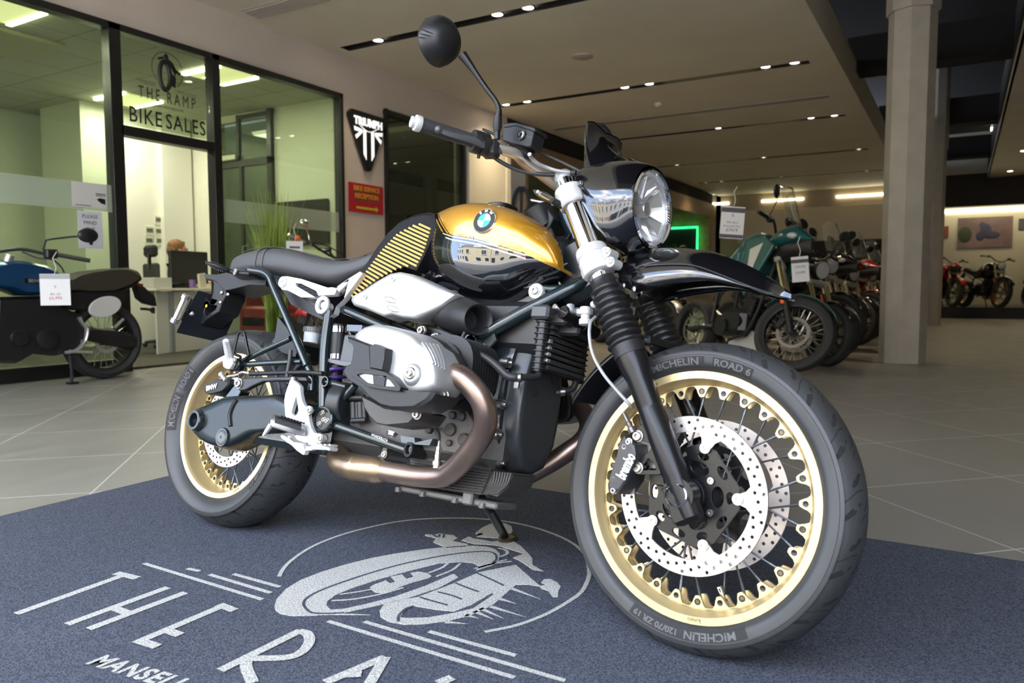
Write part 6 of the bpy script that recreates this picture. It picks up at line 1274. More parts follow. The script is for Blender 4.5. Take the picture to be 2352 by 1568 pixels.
# ---- passenger peg ----
a, b = s(*px('R',(862,290)),-.205), s(*px('R',(915,560)),-.165); m = M(); d = unit(b-a); L_ = np.linalg.norm(b-a); m.lathe([(0,.006),(.004,.0105),(L_*.5,.0125),(L_,.0135)], a, d, 16, squash=(1,.7)); pg_ = part('passenger_peg', m, aluw); tag(pg_,'silver folded passenger footpeg')
m = M()
for k in range(13):
    for j in (-1,0,1): m.ball(a+d*(.012+k*.0062)+V(j*.0055+.003,-.0105,0),.0022,6,4)
part('peg_studs', m, aluw, pg_)
m = M(); slab(m, tr('R',[(855,600),(880,560),(960,540),(1000,580),(1000,640),(960,720),(900,715),(865,690)],-.16), -.172, -.145); part('peg_block', m, aluw, pg_, bevel=.003)
m = M(); slab(m, tr('R',[(930,560),(960,545),(1060,570),(1090,620),(1085,670),(1040,740),(960,745),(880,720),(960,690),(975,640),(935,590)],-.15), -.160, -.135); part('peg_bracket', m, bsatin, bevel=.003); part('peg_bolt', M().bolt(s(*px('R',(985,590)),-.162),(0,-1,0),.008,.006), bolt_m)
m = M(); m.tube(tr('R',[(1068,560),(1060,530),(1000,505),(972,478),(1005,330),(1035,215),(1070,180),(1105,185),(1130,220),(1165,390),(1188,505),(1160,540),(1100,590)],-.150), .0042, 10, sm=4); part('heel_guard_wire', m, bsatin)
# ---- rider footrest plate, peg, pedal ----
m = M(); hp = tr('H',[(540,140),(560,120),(600,135),(650,175),(685,215),(690,320),(712,420),(745,480),(795,515),(840,540),(800,600),(812,700),(840,800),(880,860),(940,870),(1000,890),(1020,950),(980,990),(860,1000),(740,1000),(640,960),(600,900),(700,860),(770,790),(690,735),(600,720),(560,700),(480,640),(463,420),(480,320)],-.175)
slab(m, hp, -.182, -.168, holes=[tr('H',[(632,355),(645,440),(662,555),(640,600),(612,632),(560,585),(590,480)],-.175)]); fp = part('footrest_plate', m, aluw, bevel=.003); tag(fp,'cast silver footrest plate')
for q, r in (((800,548),.012),((950,940),.012),((515,950),.009)):
    c_ = s(*px('H',q),-.182); part('footrest_boss', M().lathe([(0,r),(.006,r),(.006,r*.8)], c_, (0,-1,0), 24), aluw, fp)
for q in ((797,545),(945,935),(513,948)): part('footrest_bolt', M().bolt(s(*px('H',q),-.189),(0,-1,0),.0075,.005), bolt_m, fp)
a, b = s(*px('H',(730,850)),-.185), s(*px('H',(250,700)),-.262); d = b-a; m = M(); up = V(.25,0,1); sd_v = unit(np.cross(d,up)); rws = []
for t, w_, h_ in ((0,.012,.010),(.15,.020,.012),(.5,.021,.013),(.9,.019,.013),(1,.010,.009)): c_ = a+d*t; rws.append([c_+sd_v*w_*math.cos(q)+V(0,0,1)*h_*math.copysign(abs(math.sin(q))**.5,math.sin(q)) for q in [2*PI*j/16 for j in range(16)]])
m.rings(rws); rp = part('rider_footpeg', m, mat('lever_silver_grey',(.42,.42,.42),.35,metal=.7)); m = M(); rws = [[p+V(0,0,.007) for p in r] for r in rws[1:4]]; m.rings(rws); 
for k in range(8): m.box(a+d*(.2+.09*k)+V(0,0,.020),(.034,.006,.004),rz(R(0)))
part('footpeg_rubber', m, mat('grip_rubber'), rp); m = M(); q = b-d*.03+V(0,0,-.008); m.lathe([(0,.0075),(.02,.006),(.034,.0035)], q, unit(V(-.3,-.35,-1)), 14); part('hero_blob', m, alu, rp)
m = M(); slab(m, tr('H',[(410,900),(430,885),(500,915),(590,985),(720,1005),(740,1080),(760,1110),(840,1105),(860,1090),(1150,1110),(1160,1075),(1150,1060),(1100,1040),(960,1015),(880,1010),(870,1035),(780,1050),(765,1035),(745,1160),(720,1165),(640,1110),(560,1030),(500,990),(420,930)],-.19), -.196, -.182); pdl = part('brake_pedal', m, aluw, bevel=.002); m = M(); q0 = s(*px('H',(840,1075)),-.20); q1 = s(*px('H',(1150,1095)),-.20); m.box((q0+q1)/2+V(0,-.006,.006),(np.linalg.norm(q1-q0),.03,.008),ry(R(5)),bev=.002)
for k in range(5): m.box(q0*(1-k/5)+q1*k/5+V(.012,-.006,.0115),(.006,.026,.004),ry(R(5)))
part('pedal_pad', m, aluw, pdl)
part('pedal_pivot', M().tube([s(*px('H',(560,95)),-.175),s(*px('H',(575,135)),-.175)],.006,10), alu, fp); tubep('brake_rod', [(668,812),(665,840),(660,870),(664,890)], -.15, .006, hose, sm=3)
# ---- tail ----
m = M(); slab(m, tr('T',[(566,490),(590,470),(740,472),(880,445),(1040,408),(1160,400),(1400,440),(1430,520),(1420,632),(1200,622),(940,685),(860,700),(790,640),(750,585),(690,550),(610,540)],-.045), -.055, .055); tl = part('tail_carrier', m, bplast, bevel=.006, auto=30)
m = M(); slab(m, tr('T',[(640,560),(740,560),(755,620),(745,740),(700,880),(650,800),(560,840),(530,890),(530,1080),(560,1165),(600,1175),(650,1110),(830,1000),(880,860),(925,780),(930,680),(860,640),(800,590),(790,540),(640,520)],-.02), -.045, .035, holes=[tr('T',[(650,900),(700,900),(800,920),(780,970),(650,1060),(620,1000)],-.02)]); pbk = part('plate_bracket', m, bplast, bevel=.004, auto=30)
for q in ((778,713),(866,738),(760,848)): part('bracket_bolt', M().ball(s(*px('T',q),-.048),(.007,.004,.007),12,8), chrome, pbk)
part('yellow_mark', M().ball(s(*px('T',(566,900)),-.047),(.006,.002,.006),10,6), mat('paint_yellow',(.8,.65,.02),.5), pbk)
m = M(); P = [s(*px('T',q), -.262, False, 0) for q in ((430,708),(445,694),(470,694),(1020,855),(1032,868),(1030,885),(790,1390),(745,1400),(165,1274),(152,1262),(152,1245))]; m.add([p for p in P]+[p+V(.004,0,.001) for p in P], [list(range(len(P))), [len(P)+i for i in range(len(P))][::-1]]+[[i,(i+1)%len(P),len(P)+(i+1)%len(P),len(P)+i] for i in range(len(P))]); part('number_plate', m, mat('plate_back_navy',(.010,.013,.020),.6))
a, b = s(*px('T',(280,775)),-.165), s(*px('T',(130,1105)),-.165); d = unit(b-a); L_ = np.linalg.norm(b-a); m = M(); m.lathe([(0,.010),(.002,.0135),(.014,.0135),(.014,.0125)], a-d*.008, d, 20); m.lathe([(0,.0125),(.001,.0135),(.014,.0135),(.016,.010)], b-d*.008, d, 20); rt = part('plate_lamp', m, chrome); part('lamp_tube', M().lathe([(0,.0115),(L_,.0115)], a, d, 20, cap=False), lens_m, rt); m = M()
for k in range(3): m.cyl(a+V((k-1)*.006,-.004,0), b+V((k-1)*.006,-.004,0), .0022, n=8)
part('lamp_core', m, mat('lamp_core_silver',(.75,.74,.68),.3,metal=.6), rt); m = M(); m.tube([a+V(.018,.01,-.004),b+V(.018,.01,.004)],.005,8); m.tube([(a+b)/2+V(.02,.01,0), s(*px('T',(370,1005)),-.13)],.007,10); part('lamp_bracket', m, bsatin, rt); part('lamp_nut', M().ball(s(*px('T',(365,1005)),-.135),(.011,.008,.008),12,8), chrome, rt)
a, b = s(*px('T',(556,298)),-.20), s(*px('T',(865,410)),-.145); d = unit(b-a); L_ = np.linalg.norm(b-a); m = M(); m.lathe([(0,.002),(L_*.1,.006),(L_*.4,.0145),(L_*.7,.0140),(L_,.0095)], a, d, 20, squash=(1,.75)); ri = part('rear_indicator', m, bplast, auto=60); m = M()
for k in range(10): t = .15+.08*k; r_ = .0035+.0108*math.sin(min(1,t*1.4)*PI/2); m.tube([a+d*L_*t+V(.0+r_*math.cos(q)*.3,-r_*.75*math.sin(q) if 0 else -.010,r_*.9*(-1+2*j/4)) for j, q in enumerate(np.linspace(0,PI,5))],.0012,5)
part('indicator_ribs', m, mat('rib_black',(.04,.04,.042),.4), ri); tubep('indicator_arm', [(523,628),(545,634),(575,636)], [-.14,-.125,-.11], .008, bplast, par=ri); part('indicator_bolt', M().bolt(s(*px('T',(968,430)),-.135),(0,-1,0),.008,.005), bolt_m, ri)
m = M(); slab(m, tr('T',[(1020,410),(1160,400),(1230,470),(1180,500),(1000,460)],-.10),-.115,-.05); part('tail_cover', m, bplast, bevel=.004)
# ---- reservoir, shock absorber and boxes between frame and engine ----
c_ = s(714,795,-.075); m = M(); m.lathe([(0,.022),(.028,.024),(.030,.025)], c_, (0,0,1), 28); rv = part('fluid_reservoir', m, mat('reservoir_milky',(.55,.58,.60),.35)); m = M(); m.lathe([(.030,.0275),(.044,.0275),(.046,.024)], c_, (0,0,1), 28)
for k in range(30): a = 2*PI*k/30; m.box(c_+V(.0275*math.cos(a),.0275*math.sin(a),.037),(.002,.003,.013),rz(a))
part('reservoir_cap', m, mat('cap_grey',(.12,.12,.12),.4), rv)
tubep('reservoir_hose', [(708,820),(700,838),(685,850),(670,872)], -.08, .008, hose, sm=3)
m = M(); a, b = s(782,755,-.04), s(770,905,-.04); d = unit(b-a); L_ = np.linalg.norm(b-a); m.lathe([(0,.024),(L_*.5,.024),(L_*.5,.018),(L_,.018)], a, d, 24); sk = part('shock_absorber', m, engblk); m = M(); m.lathe([(-.004,.026),(.014,.026)], a+d*.01, d, 24); m.lathe([(0,.026),(.014,.026)], a+d*L_*.46, d, 24); part('shock_collars', m, chrome, sk)
m = M(); bx, by, _ = basis(d); m.tube([a+d*(L_*.52+L_*.5*k/60)+.028*(math.cos(k*.42)*bx+math.sin(k*.42)*by) for k in range(61)], .0052, 8); part('shock_spring', m, purple, sk)
m = M(); slab(m, tr('Z',[(640,320),(940,330),(900,740),(780,780),(560,740)],-.12),-.125,-.06); part('relay_box', m, mat('box_grey_plastic',(.075,.078,.085),.45), bevel=.004); m = M(); slab(m, tr('Z',[(410,700),(790,770),(780,820),(620,810),(400,750)],-.125),-.135,-.09); part('box_bracket', m, mat('bracket_grey',(.10,.10,.105),.4,metal=.3))
m = M(); slab(m, tr('Z',[(700,170),(940,180),(930,280),(700,270)],-.10),-.11,-.05); part('throttle_box', m, mat('box_blue_grey',(.12,.14,.18),.4))
m = M(); slab(m, tr('B',[(1290,560),(1560,480),(1620,560),(1700,760),(1600,860),(1300,800)],-.06),-.08,.08); m.lathe([(0,.060),(.05,.058)],s(*px('B',(1350,580)),-.11),(1,0,0),24); part('gearbox', m, mat('gearbox_black',(.014,.016,.018),.35), bevel=.006)
for z0_ in ((1355,378,1550),(1385,690,1580)):
    a, b = s(*px('H',(z0_[0],z0_[1])),-.13), s(*px('H',(z0_[2],z0_[1]-8)),-.13); part('rubber_guard', M().tube([a,b],.0075,12), engblk)
m = M()
for k in range(4): a = s(*px('H',(1400+k*50,440)),-.12); b = s(*px('H',(1410+k*50,660)),-.12); m.tube([a,b],.007 if k%2 else .011,12)
part('starter_boot', m, engblk)
m = M(); m.box((.60,0,.335),(.36,.18,.10),bev=.02); part('lower_frame_casting', m, frameg)
m = M(); slab(m, tr('P',[(650,738),(672,765),(700,800),(690,830),(640,812),(628,806),(643,785)],-.03),-.05,.05); part('inner_fender', m, mat('inner_plastic',(.008,.010,.011),.45))
m = M(); slab(m, tr('K',[(90,820),(215,840),(220,885),(380,850),(350,910),(200,900),(95,880)],-.14),-.145,-.10); part('engine_bracket', m, mat('bracket_blue_grey',(.10,.12,.14),.35,metal=.4))
# ================= the other motorcycles =================
dkp = mat('bike_black_plastic', (.012,.012,.013), .4); dkm = mat('bike_dark_metal', (.03,.03,.032), .35, metal=.6); tyr = mat('bike_tyre', (.018,.018,.018), .75, bump=.6, bscale=40)
slv = mat('bike_silver', (.6,.6,.58), .3, metal=.8); forkg = mat('bike_fork_tube', (.5,.42,.26), .25, metal=.9); seatk = mat('bike_seat', (.02,.02,.021), .6); orange = mat('reflector_orange', (.9,.12,.02), .4, emit=(1,.10,.01), es=.0)
redl = mat('tail_red', (.35,.01,.01), .3); clearw = glass('windscreen', (.93,.93,.90), .05); tagp = mat('price_tag_paper', (.78,.78,.78), .5); tagd = mat('price_tag_dark', (.10,.10,.11), .5); tagr = mat('price_tag_red', (.6,.05,.08), .5)
def bwheel(p, cx, r, w_, spoked, rimm, name):
    o = M(); prof = [(w_*.35*math.cos(a)*1.2, 0) for a in ()]
    t = M(); t.lathe([(-w_*.36,r*.77),(-w_*.5,r*.86),(-w_*.42,r*.95),(-w_*.18,r*.995),(w_*.18,r*.995),(w_*.42,r*.95),(w_*.5,r*.86),(w_*.36,r*.77)], (0,0,0), (0,1,0), 40, cap=False, closed=True)
    rim = M(); rim.lathe([(-w_*.36,r*.78),(-w_*.34,r*.73),(-.01,r*.71),(.01,r*.71),(w_*.34,r*.73),(w_*.36,r*.78)], (0,0,0), (0,1,0), 40, cap=False, closed=True)
    if not spoked:
        for k in range(10): a = 2*PI*k/10+(.12 if k%2 else -.12); rim.tube([(.04*math.cos(a),0,.04*math.sin(a)),(r*.72*math.cos(a-.1 if k%2 else a+.1),0,r*.72*math.sin(a-.1 if k%2 else a+.1))],.011,6)
    rim.lathe([(-.05,.035),(.05,.035)],(0,0,0),(0,1,0),16); wo = obj(name, rim, rimm, p, loc=(cx,0,r)); obj('tyre', t, tyr, wo)
    if spoked:
        sp = None
        for k in range(30):
            a = 2*PI*k/30; b = a+(.8 if k%2 else -.8); sg = .03 if (k//2)%2 else -.03; p0, p1 = V(.04*math.cos(b),sg,.04*math.sin(b)), V(r*.73*math.cos(a),0,r*.73*math.sin(a)); d = p1-p0; L_ = np.linalg.norm(d)
            if sp is None: sp = obj('spoke', M().cyl((0,0,0),(0,0,L_),.0028,n=5), mat('bright_spoke',(.7,.68,.6),.3,metal=.9), wo); q = sp
            else: q = sp.copy(); COL.objects.link(q)
            q.location = p0; q.rotation_mode = 'QUATERNION'; q.rotation_quaternion = Vector(d).to_track_quat('Z','Y'); q.parent = wo
    for s_ in (-1,1): obj('brake_disc', M().lathe([(0,.115),(.004,.115),(.004,.145),(0,.145)],(0,s_*.055,0),(0,s_,0),32,cap=False,closed=True), mat('bg_disc',(.22,.20,.17),.4,metal=.8), wo)
    return wo
def bgbike(name, label, x, y, head, lean=R(-9), group=None, paint=None, paint2=None, wb=1.45, spoked=True, rimc=None, screen=False, beak=False, round_lamp=False, steer=R(0), exh='left', hgt=1.0, z=0, tagc=None, sportl=False, simple=False, mirrors=True, seatc=None, skid=None):
    paint = paint or dkp; paint2 = paint2 or paint; rimc = rimc or dkm
    e = empty(name, label, 'motorcycle', (x,y,z), group=group); e.rotation_euler = Matrix((rz(head)@rx(lean)).tolist()).to_euler()
    rf = .345 if spoked else .30; bwheel(e, 0, .315, .16, spoked, rimc, 'rear_wheel')
    fa = R(26); up = V(-math.sin(fa),0,math.cos(fa)); ax = V(wb,0,rf)
    SM = Matrix.Translation(Vector(ax))@Matrix(rax(up,steer).tolist()).to_4x4()@Matrix.Translation(-Vector(ax))
    def fp(name, m, ma, par=None, **k):
        o = obj(name, m, ma, par or e, **k)
        if par is None: o.matrix_local = SM
        return o
    fw_ = bwheel(e, wb, rf, .11, spoked, rimc, 'front_wheel'); fw_.matrix_local = SM@Matrix.Translation((wb,0,rf))
    H = hgt
    for s_ in (-1,1):
        fl_ = fp('fork_leg', M().tube([ax+V(0,s_*.095,-.02), ax+up*.36+V(0,s_*.095,0)],.030,12), dkp); fp('fork_tube', M().tube([ax+up*.36+V(0,s_*.095,0), ax+up*(.72*H)+V(0,s_*.095,0)],.023,12), forkg if not sportl else dkm, fl_)
        fp('brake_caliper', M().box(ax+V(-.12,s_*.075,.06),(.06,.04,.12),ry(R(25)),bev=.01), dkm, fl_)
        fp('side_reflector', M().box(ax+up*.30+V(-.03,s_*.125,0),(.028,.008,.10),ry(-fa)), orange, fl_)
    hd = ax+up*.70*H
    fp('fork_clamp', M().box(hd-up*.02,(.07,.24,.04),ry(-fa),bev=.01).box(hd-up*.2,(.07,.24,.05),ry(-fa),bev=.01), slv)
    # handlebar, grips, levers, mirrors
    hb = M(); hb.tube([hd+V(-.02,-.36,.13)+V(-.08,0,0), hd+V(-.02,-.22,.14), hd+V(0,-.08,.06), hd+V(0,.08,.06), hd+V(-.02,.22,.14), hd+V(-.10,.36,.13)],.012,10,sm=3); ho = fp('handlebar', hb, dkm)
    for s_ in (-1,1):
        g = hd+V(-.10,s_*.36,.13); g1 = hd+V(-.06,s_*.26,.14); fp('grip', M().tube([g+unit(g-g1)*.03,g1],.018,10), dkp, ho); fp('switch_box', M().box(g1+V(.01,-s_*.03,0),(.05,.06,.05),bev=.01), dkp, ho)
        fp('lever', M().tube([g1+V(.04,-s_*.02,0),g+V(.06,0,.0)],.007,8), slv if screen or not sportl else dkm, ho)
        if mirrors:
            mt = g1+V(.05,s_*.04,.17); fp('mirror_stem', M().tube([g1+V(.0,-s_*.02,0),g1+V(.02,0,.07),mt],.006,8,sm=3), dkp, ho); fp('mirror_head', M().ball(mt+V(-.01,s_*.05,.05),(.022,.072,.05),18,12,rx(R(25*s_))), dkp, ho)
    # body
    sh = .82*H+ (.0)
    tank_pts = [(.44,sh-.03,.70*H,.10,.76*H),(.52,sh+.02,.66*H,.13,.75*H),(.66,sh+.12*H,.64*H,.155,.76*H),(.80,sh+.17*H,.63*H,.165,.78*H),(.94,sh+.15*H,.66*H,.15,.79*H),(1.02,sh+.09*H,.72*H,.12,.80*H)]
    obj('fuel_tank', M().rings([sect(q[0],q[1],q[2],q[3],q[4],2.4,28) for q in lerp_rows(tank_pts,3)]), paint, e)
    st_pts = [(-.16,sh+.07,sh+.0,.07,sh+.03),(-.05,sh+.09,sh-.01,.11,sh+.04),(.15,sh+.06,sh-.04,.13,sh+.01),(.33,sh,sh-.08,.13,sh-.04),(.46,sh+.0,sh-.08,.11,sh-.04)]
    obj('seat', M().rings([sect(q[0],q[1],q[2],q[3],q[4],3,24) for q in lerp_rows(st_pts,3)]), seatc or seatk, e)
    m = M(); m.tube([(-.22,.0,sh+.02),(.0,0,sh-.02),(.4,0,sh-.12)],[.03,.05,.07],10); obj('tail_unit', m, paint2 if sportl else dkp, e); obj('tail_light', M().box((-.24,0,sh+.02),(.03,.10,.04),bev=.006), redl, e)
    obj('rear_fender', M().tube([(-.2,0,sh-.05),(-.33,0,sh-.18),(-.38,0,sh-.30)],.012,6,flat=(6,1),up=(0,1,0)), dkp, e)
    m = M(); m.box((.72,0,.42),(.36,.28,.26),bev=.05).box((.52,0,.38),(.26,.22,.2),bev=.04).cyl((.62,-.17,.36),(.62,.17,.36),.085,n=20).cyl((.80,-.15,.42),(.80,.15,.42),.075,n=20).box((.88,0,.58),(.14,.18,.20),ry(R(20)),bev=.02)
    for k in range(6): m.box((.90+.004*k,0,.50+.028*k),(.18,.21,.006),ry(R(20)))
    obj('engine', m, dkm, e, auto=30)
    m = M()
    for s_ in (-1,1): m.tube([hd-up*.12+V(0,s_*.03,0),(.9,s_*.12,.72*H),(.5,s_*.12,.66*H),(.42,s_*.12,.40)],.018,8,sm=3).tube([(.02,s_*.10,.315),(.45,s_*.10,.37)],.026,8).tube([(.45,s_*.11,.60*H),(-.05,s_*.10,sh-.04)],.012,8).tube([hd-up*.2+V(-.03,s_*.03,0),(.98,s_*.10,.38),(.7,s_*.10,.24)],.015,8,sm=3)
    obj('frame', m, dkp, e)
    s_ = 1 if exh == 'left' else -1
    m = M(); m.tube([(.93,s_*.05,.55),(1.03,s_*.06,.46),(.98,s_*.08,.28),(.72,s_*.10,.22),(.5,s_*.13,.28),(.35,s_*.15,.36)],.022,10,sm=3); ex = obj('exhaust_pipe', m, mat('bg_exhaust',(.35,.27,.2),.35,metal=.9), e); m = M(); m.tube([(.35,s_*.15,.36),(.26,s_*.16,.42),(-.1,s_*.19,.56)],[.025,.052,.050],14); obj('silencer', m, slv if screen else dkp, ex)
    obj('footrest', M().box((.40,-.17,.36),(.06,.10,.02),bev=.004).box((.40,.17,.36),(.06,.10,.02),bev=.004), slv, e)
    obj('side_stand', M().tube([(.62,.10,.28),(.56,.26,.02-.0)],.012,8), dkp, e)
    fe = M()
    if beak or not sportl:
        fz = rf+.035 if not beak else rf+.03; rows_ = []
        for j in range(10):
            a = R(28+ (118)*j/9); rr = fz; rows_.append([V(wb+rr*math.cos(a)-(0 if abs(u)<.9 else 0), u*.062, rf+(rr-.018*u*u)*math.sin(a)) for u in (-1,-.6,0,.6,1)])
        fe.grid(rows_); fp('front_fender', fe, paint, solid=.004)
    hl0 = hd+V(.10,0,-.05)
    if round_lamp:
        m = M(); m.lathe([(-.11,.02),(-.08,.07),(-.01,.092),(.0,.090),(.0,.083)], hl0+V(.03,0,0),(1,0,-.08),28,cap=False); lo = fp('headlight', m, dkp); fp('lens', M().lathe([(.0,.083),(.012,.06),(.016,.0)], hl0+V(.03,0,0),(1,0,-.08),28), mat('lamp_lens_bright',(.55,.55,.52),.12,metal=.8), lo)
    else:
        m = M(); fr_ = [(1.04+wb-1.45, .90*H+.02,.84*H,.12,.87*H+.02),(1.15+wb-1.45,1.0*H,.85*H,.14,.90*H),(1.27+wb-1.45,1.02*H,.88*H,.12,.93*H),(1.38+wb-1.45,.98*H,.90*H,.07,.93*H),(1.50+wb-1.45,.92*H,.905*H,.02,.915*H)]
        m.rings([sect(q[0],q[1],q[2],q[3],q[4],1.7,24) for q in lerp_rows(fr_,3)]); fo = obj('front_fairing', m, paint, e, auto=20); m = M(); m.rings([sect(q[0]+.01,q[2]+.02,q[2]-.09*H,q[3]*.8,q[2]-.03,2,20) for q in lerp_rows(fr_,3)]); obj('lower_fairing', m, dkp, fo)
        for q in (-1,1): obj('headlight', M().ball((1.33+wb-1.45,q*.075,.935*H),(.05,.038,.028),14,10,rz(R(-28*q))), mat('lamp_lens_bright'), fo)
        m = M()
        for q in (-1,1): slab(m, [V(.86,0,.90*H),V(1.08,0,.93*H),V(1.24,0,.86*H),V(1.05,0,.64*H),V(.92,0,.50*H),V(.84,0,.62*H)], q*.155, q*.19)
        so = obj('side_shroud', m, paint, e, bevel=.01); 
        for q in (-1,1): obj('shroud_panel', slab(M(), [V(.93,0,.84*H),V(1.10,0,.88*H),V(1.00,0,.70*H),V(.93,0,.62*H)], q*.189, q*.194), paint2, so)
    if screen:
        rows_ = []
        for j in range(9):
            v = j/8; rows_.append([V(1.24+wb-1.45-.20*v-.09*u*u, u*(.165-.045*v*v)*(1 if v < .95 else .8), 1.03*H+.40*v-.03*u*u*v) for u in np.linspace(-1,1,11)])
        fp('windscreen', M().grid(rows_), clearw, solid=.003)
    if skid: obj('skid_plate', M().tube([(.95,0,.34),(.90,0,.22),(.6,0,.19)],.05,8,sm=3,flat=(2.4,.5),up=(0,1,0)), skid, e)
    return e
def price_tag(px_, py_, Yp, w_, h_, lab, rows_, tilt=0, plane='Y', grp='price tags hanging on the motorcycles'):
    c_ = onY(px_,py_,Yp) if plane == 'Y' else onX(px_,py_,Yp); e = empty('price_tag', lab, 'price tag', c_, (0,R(tilt),0) if plane == 'Y' else (R(tilt),0,0), group=grp)
    e.rotation_euler.z = R(30) if plane == 'Y' else R(60)
    obj('card', M().box((0,0,0),(w_,.002,h_)), tagp, e)
    for k, (zc, hh, ww, mm, tx) in enumerate(rows_):
        if tx: obj('lettering', place(text_mesh(tx,hh,.0004), (0,-.0018,zc), (1,0,0), (0,0,1), (0,-1,0)), mm, e)
        else: obj('printed_band', M().box((0,-.0014,zc),(ww,.001,hh)), mm, e)
    obj('string', M().tube([(0,0,h_/2),(.012,.0,h_/2+.05),(-.008,.0,h_/2+.12),(.02,.01,h_/2+.17)],.004,6), mat('tag_string',(.5,.5,.48),.5), e); return e
teal = mat('paint_teal', (.008,.085,.09), .3, coat=.7); tealw = mat('panel_white_red', (.55,.55,.52), .4); redp = mat('paint_red', (.42,.008,.01), .3, coat=.7); beige = mat('seat_beige', (.25,.20,.14), .6); blkp = mat('paint_black', (.006,.006,.007), .15, coat=.8); whitep = mat('paint_white', (.45,.45,.43), .35); goldr = mat('rim_orange_gold', (.45,.20,.03), .4, metal=.6)
G_ = 'motorcycles in the row beyond the front wheel'
def by_front(xf, yf, head, wb=1.45): return xf-wb*math.cos(head), yf-wb*math.sin(head)
hd_ = R(-38)
x_, y_ = by_front(-1.28,6.95,hd_); g = bgbike('adventure_motorcycle', 'teal adventure motorcycle with clear windscreen, nearest of the row on the right', x_, y_, hd_, group=G_, paint=teal, paint2=tealw, spoked=True, screen=True, beak=True, steer=R(36), hgt=1.30, skid=whitep)
x_, y_ = by_front(-1.10,7.75,hd_); bgbike('roadster_motorcycle', 'black motorcycle with a round headlight standing behind the teal one', x_, y_, hd_, group=G_, paint=blkp, spoked=False, round_lamp=True, hgt=1.08, sportl=False)
specs = [(-1.15,8.75,0,1,1.12,blkp,whitep),(-1.2,9.75,1,0,1.15,blkp,redp),(-1.15,10.8,0,1,1.08,blkp,blkp),(-1.15,12.0,1,0,1.15,redp,blkp),(-1.15,13.3,0,1,1.12,blkp,blkp),(-1.2,14.7,1,0,1.18,blkp,whitep),(-1.1,16.3,0,1,1.1,redp,blkp),(-1.1,17.9,1,0,1.15,blkp,blkp)]
lab_ = ['third','fourth','fifth','sixth','seventh','eighth','ninth','farthest']
for k, (xf,yf,sc_,rl,hh,p1,p2) in enumerate(specs):
    x_, y_ = by_front(xf,yf,hd_); bgbike('parked_motorcycle', f'{"black" if p1 is blkp else "dark red"} motorcycle with {"a windscreen" if sc_ else "a round lamp"}, {lab_[k]} of the row running into the showroom', x_, y_, hd_, group=G_, paint=p1, paint2=p2, spoked=bool(k%3==0), screen=bool(sc_), round_lamp=bool(rl), hgt=hh)
# second row farther left, seen between the headlight and the teal machine
G2 = 'motorcycles in the left row under the neon frame'
for k, (xx,yy,p1,sc_,lb) in enumerate(((-4.9,11.6,blkp,beige,'motorcycle with a beige seat standing under the green neon frame'),(-4.3,9.7,slv,seatk,'silver grey motorcycle behind the second fork gaiter'))):
    bgbike('parked_motorcycle', lb, xx, yy, R(-35), group=G2, paint=p1, seatc=sc_, spoked=k!=1, round_lamp=True, hgt=1.0+.04*k, exh='right')
# on the platform at the back right
for k, (xx,yy,lb) in enumerate(((-.35,20.9,'red motorcycle on the back platform, leftmost of three'),(.55,20.4,'dark motorcycle with an orange gold wheel on the back platform'),(1.9,20.7,'red motorcycle on the back platform at the picture edge'))):
    bgbike('display_motorcycle', lb, xx-.5, yy+.9, R(-62), z=.27, group='motorcycles on the back platform', paint=redp if k != 1 else blkp, paint2=whitep, spoked=True, rimc=goldr if k == 1 else dkm, round_lamp=(k == 1), hgt=1.05, mirrors=False)
# chrome handled cruiser behind the seat of the gold one
cru = bgbike('cruiser_motorcycle', 'chrome and red cruiser motorcycle hidden behind the seat of the gold one', -5.55, 6.95, R(-88), group=None, paint=redp, spoked=True, rimc=slv, round_lamp=True, hgt=1.0, lean=R(-6), steer=R(10), mirrors=False)
m = M(); q = onX(700,512,-5.6); m.ball(q,(.035,.06,.04),14,10); q2 = onX(708,535,-5.6); m.tube([q,q2,onX(712,556,-5.6)],.008,8,sm=3); m.tube([onX(663,538,-5.6),onX(700,556,-5.6)],.014,8)
bpy.context.view_layer.update()
def oncru(name, m_, ma):
    o = obj(name, m_, ma); o.parent = cru; o.matrix_local = cru.matrix_world.inverted(); return o
oncru('chrome_mirror', m, chrome); oncru('orange_lamp', M().ball(onX(683,547,-5.6),(.03,.03,.03),12,8), mat('lamp_orange',(.8,.13,.02),.3)); m = M(); m.tube([onX(*p,-5.6) for p in ((715,560),(738,575),(765,590),(800,598))],.012,8,sm=3).tube([onX(*p,-5.6) for p in ((710,555),(745,562),(790,585))],.006,8,sm=3).tube([onX(*p,-5.6) for p in ((800,598),(830,640),(835,700))],.012,8,sm=3); oncru('handlebar_cables', m, dkm)
price_tag(677,575,-5.55,.16,.18,'small white price tag behind the dark grey seat',[(.03,.02,.1,tagd,None)],plane='X')
price_tag(1682,511,6.55,.20,.27,'white price tag with dark bands hanging beside the teal motorcycle',[(.105,.04,.2,tagd,None),(-.115,.03,.2,tagd,None),(.06,.035,.0,tagd,'##' if 0 else 'II'),(.0,.022,.0,tagd,'TRK 502 X'),(-.03,.020,.0,tagd,'Reservation Price'),(-.065,.04,.0,tagd,'£7419')],tilt=4)
price_tag(1838,618,7.0,.15,.22,'white price tag below the fairing of the teal motorcycle',[(.07,.03,.15,tagd,None),(.02,.025,.0,tagd,'ZONTES'),(-.03,.03,.0,tagd,'£4,499')],tilt=-5)
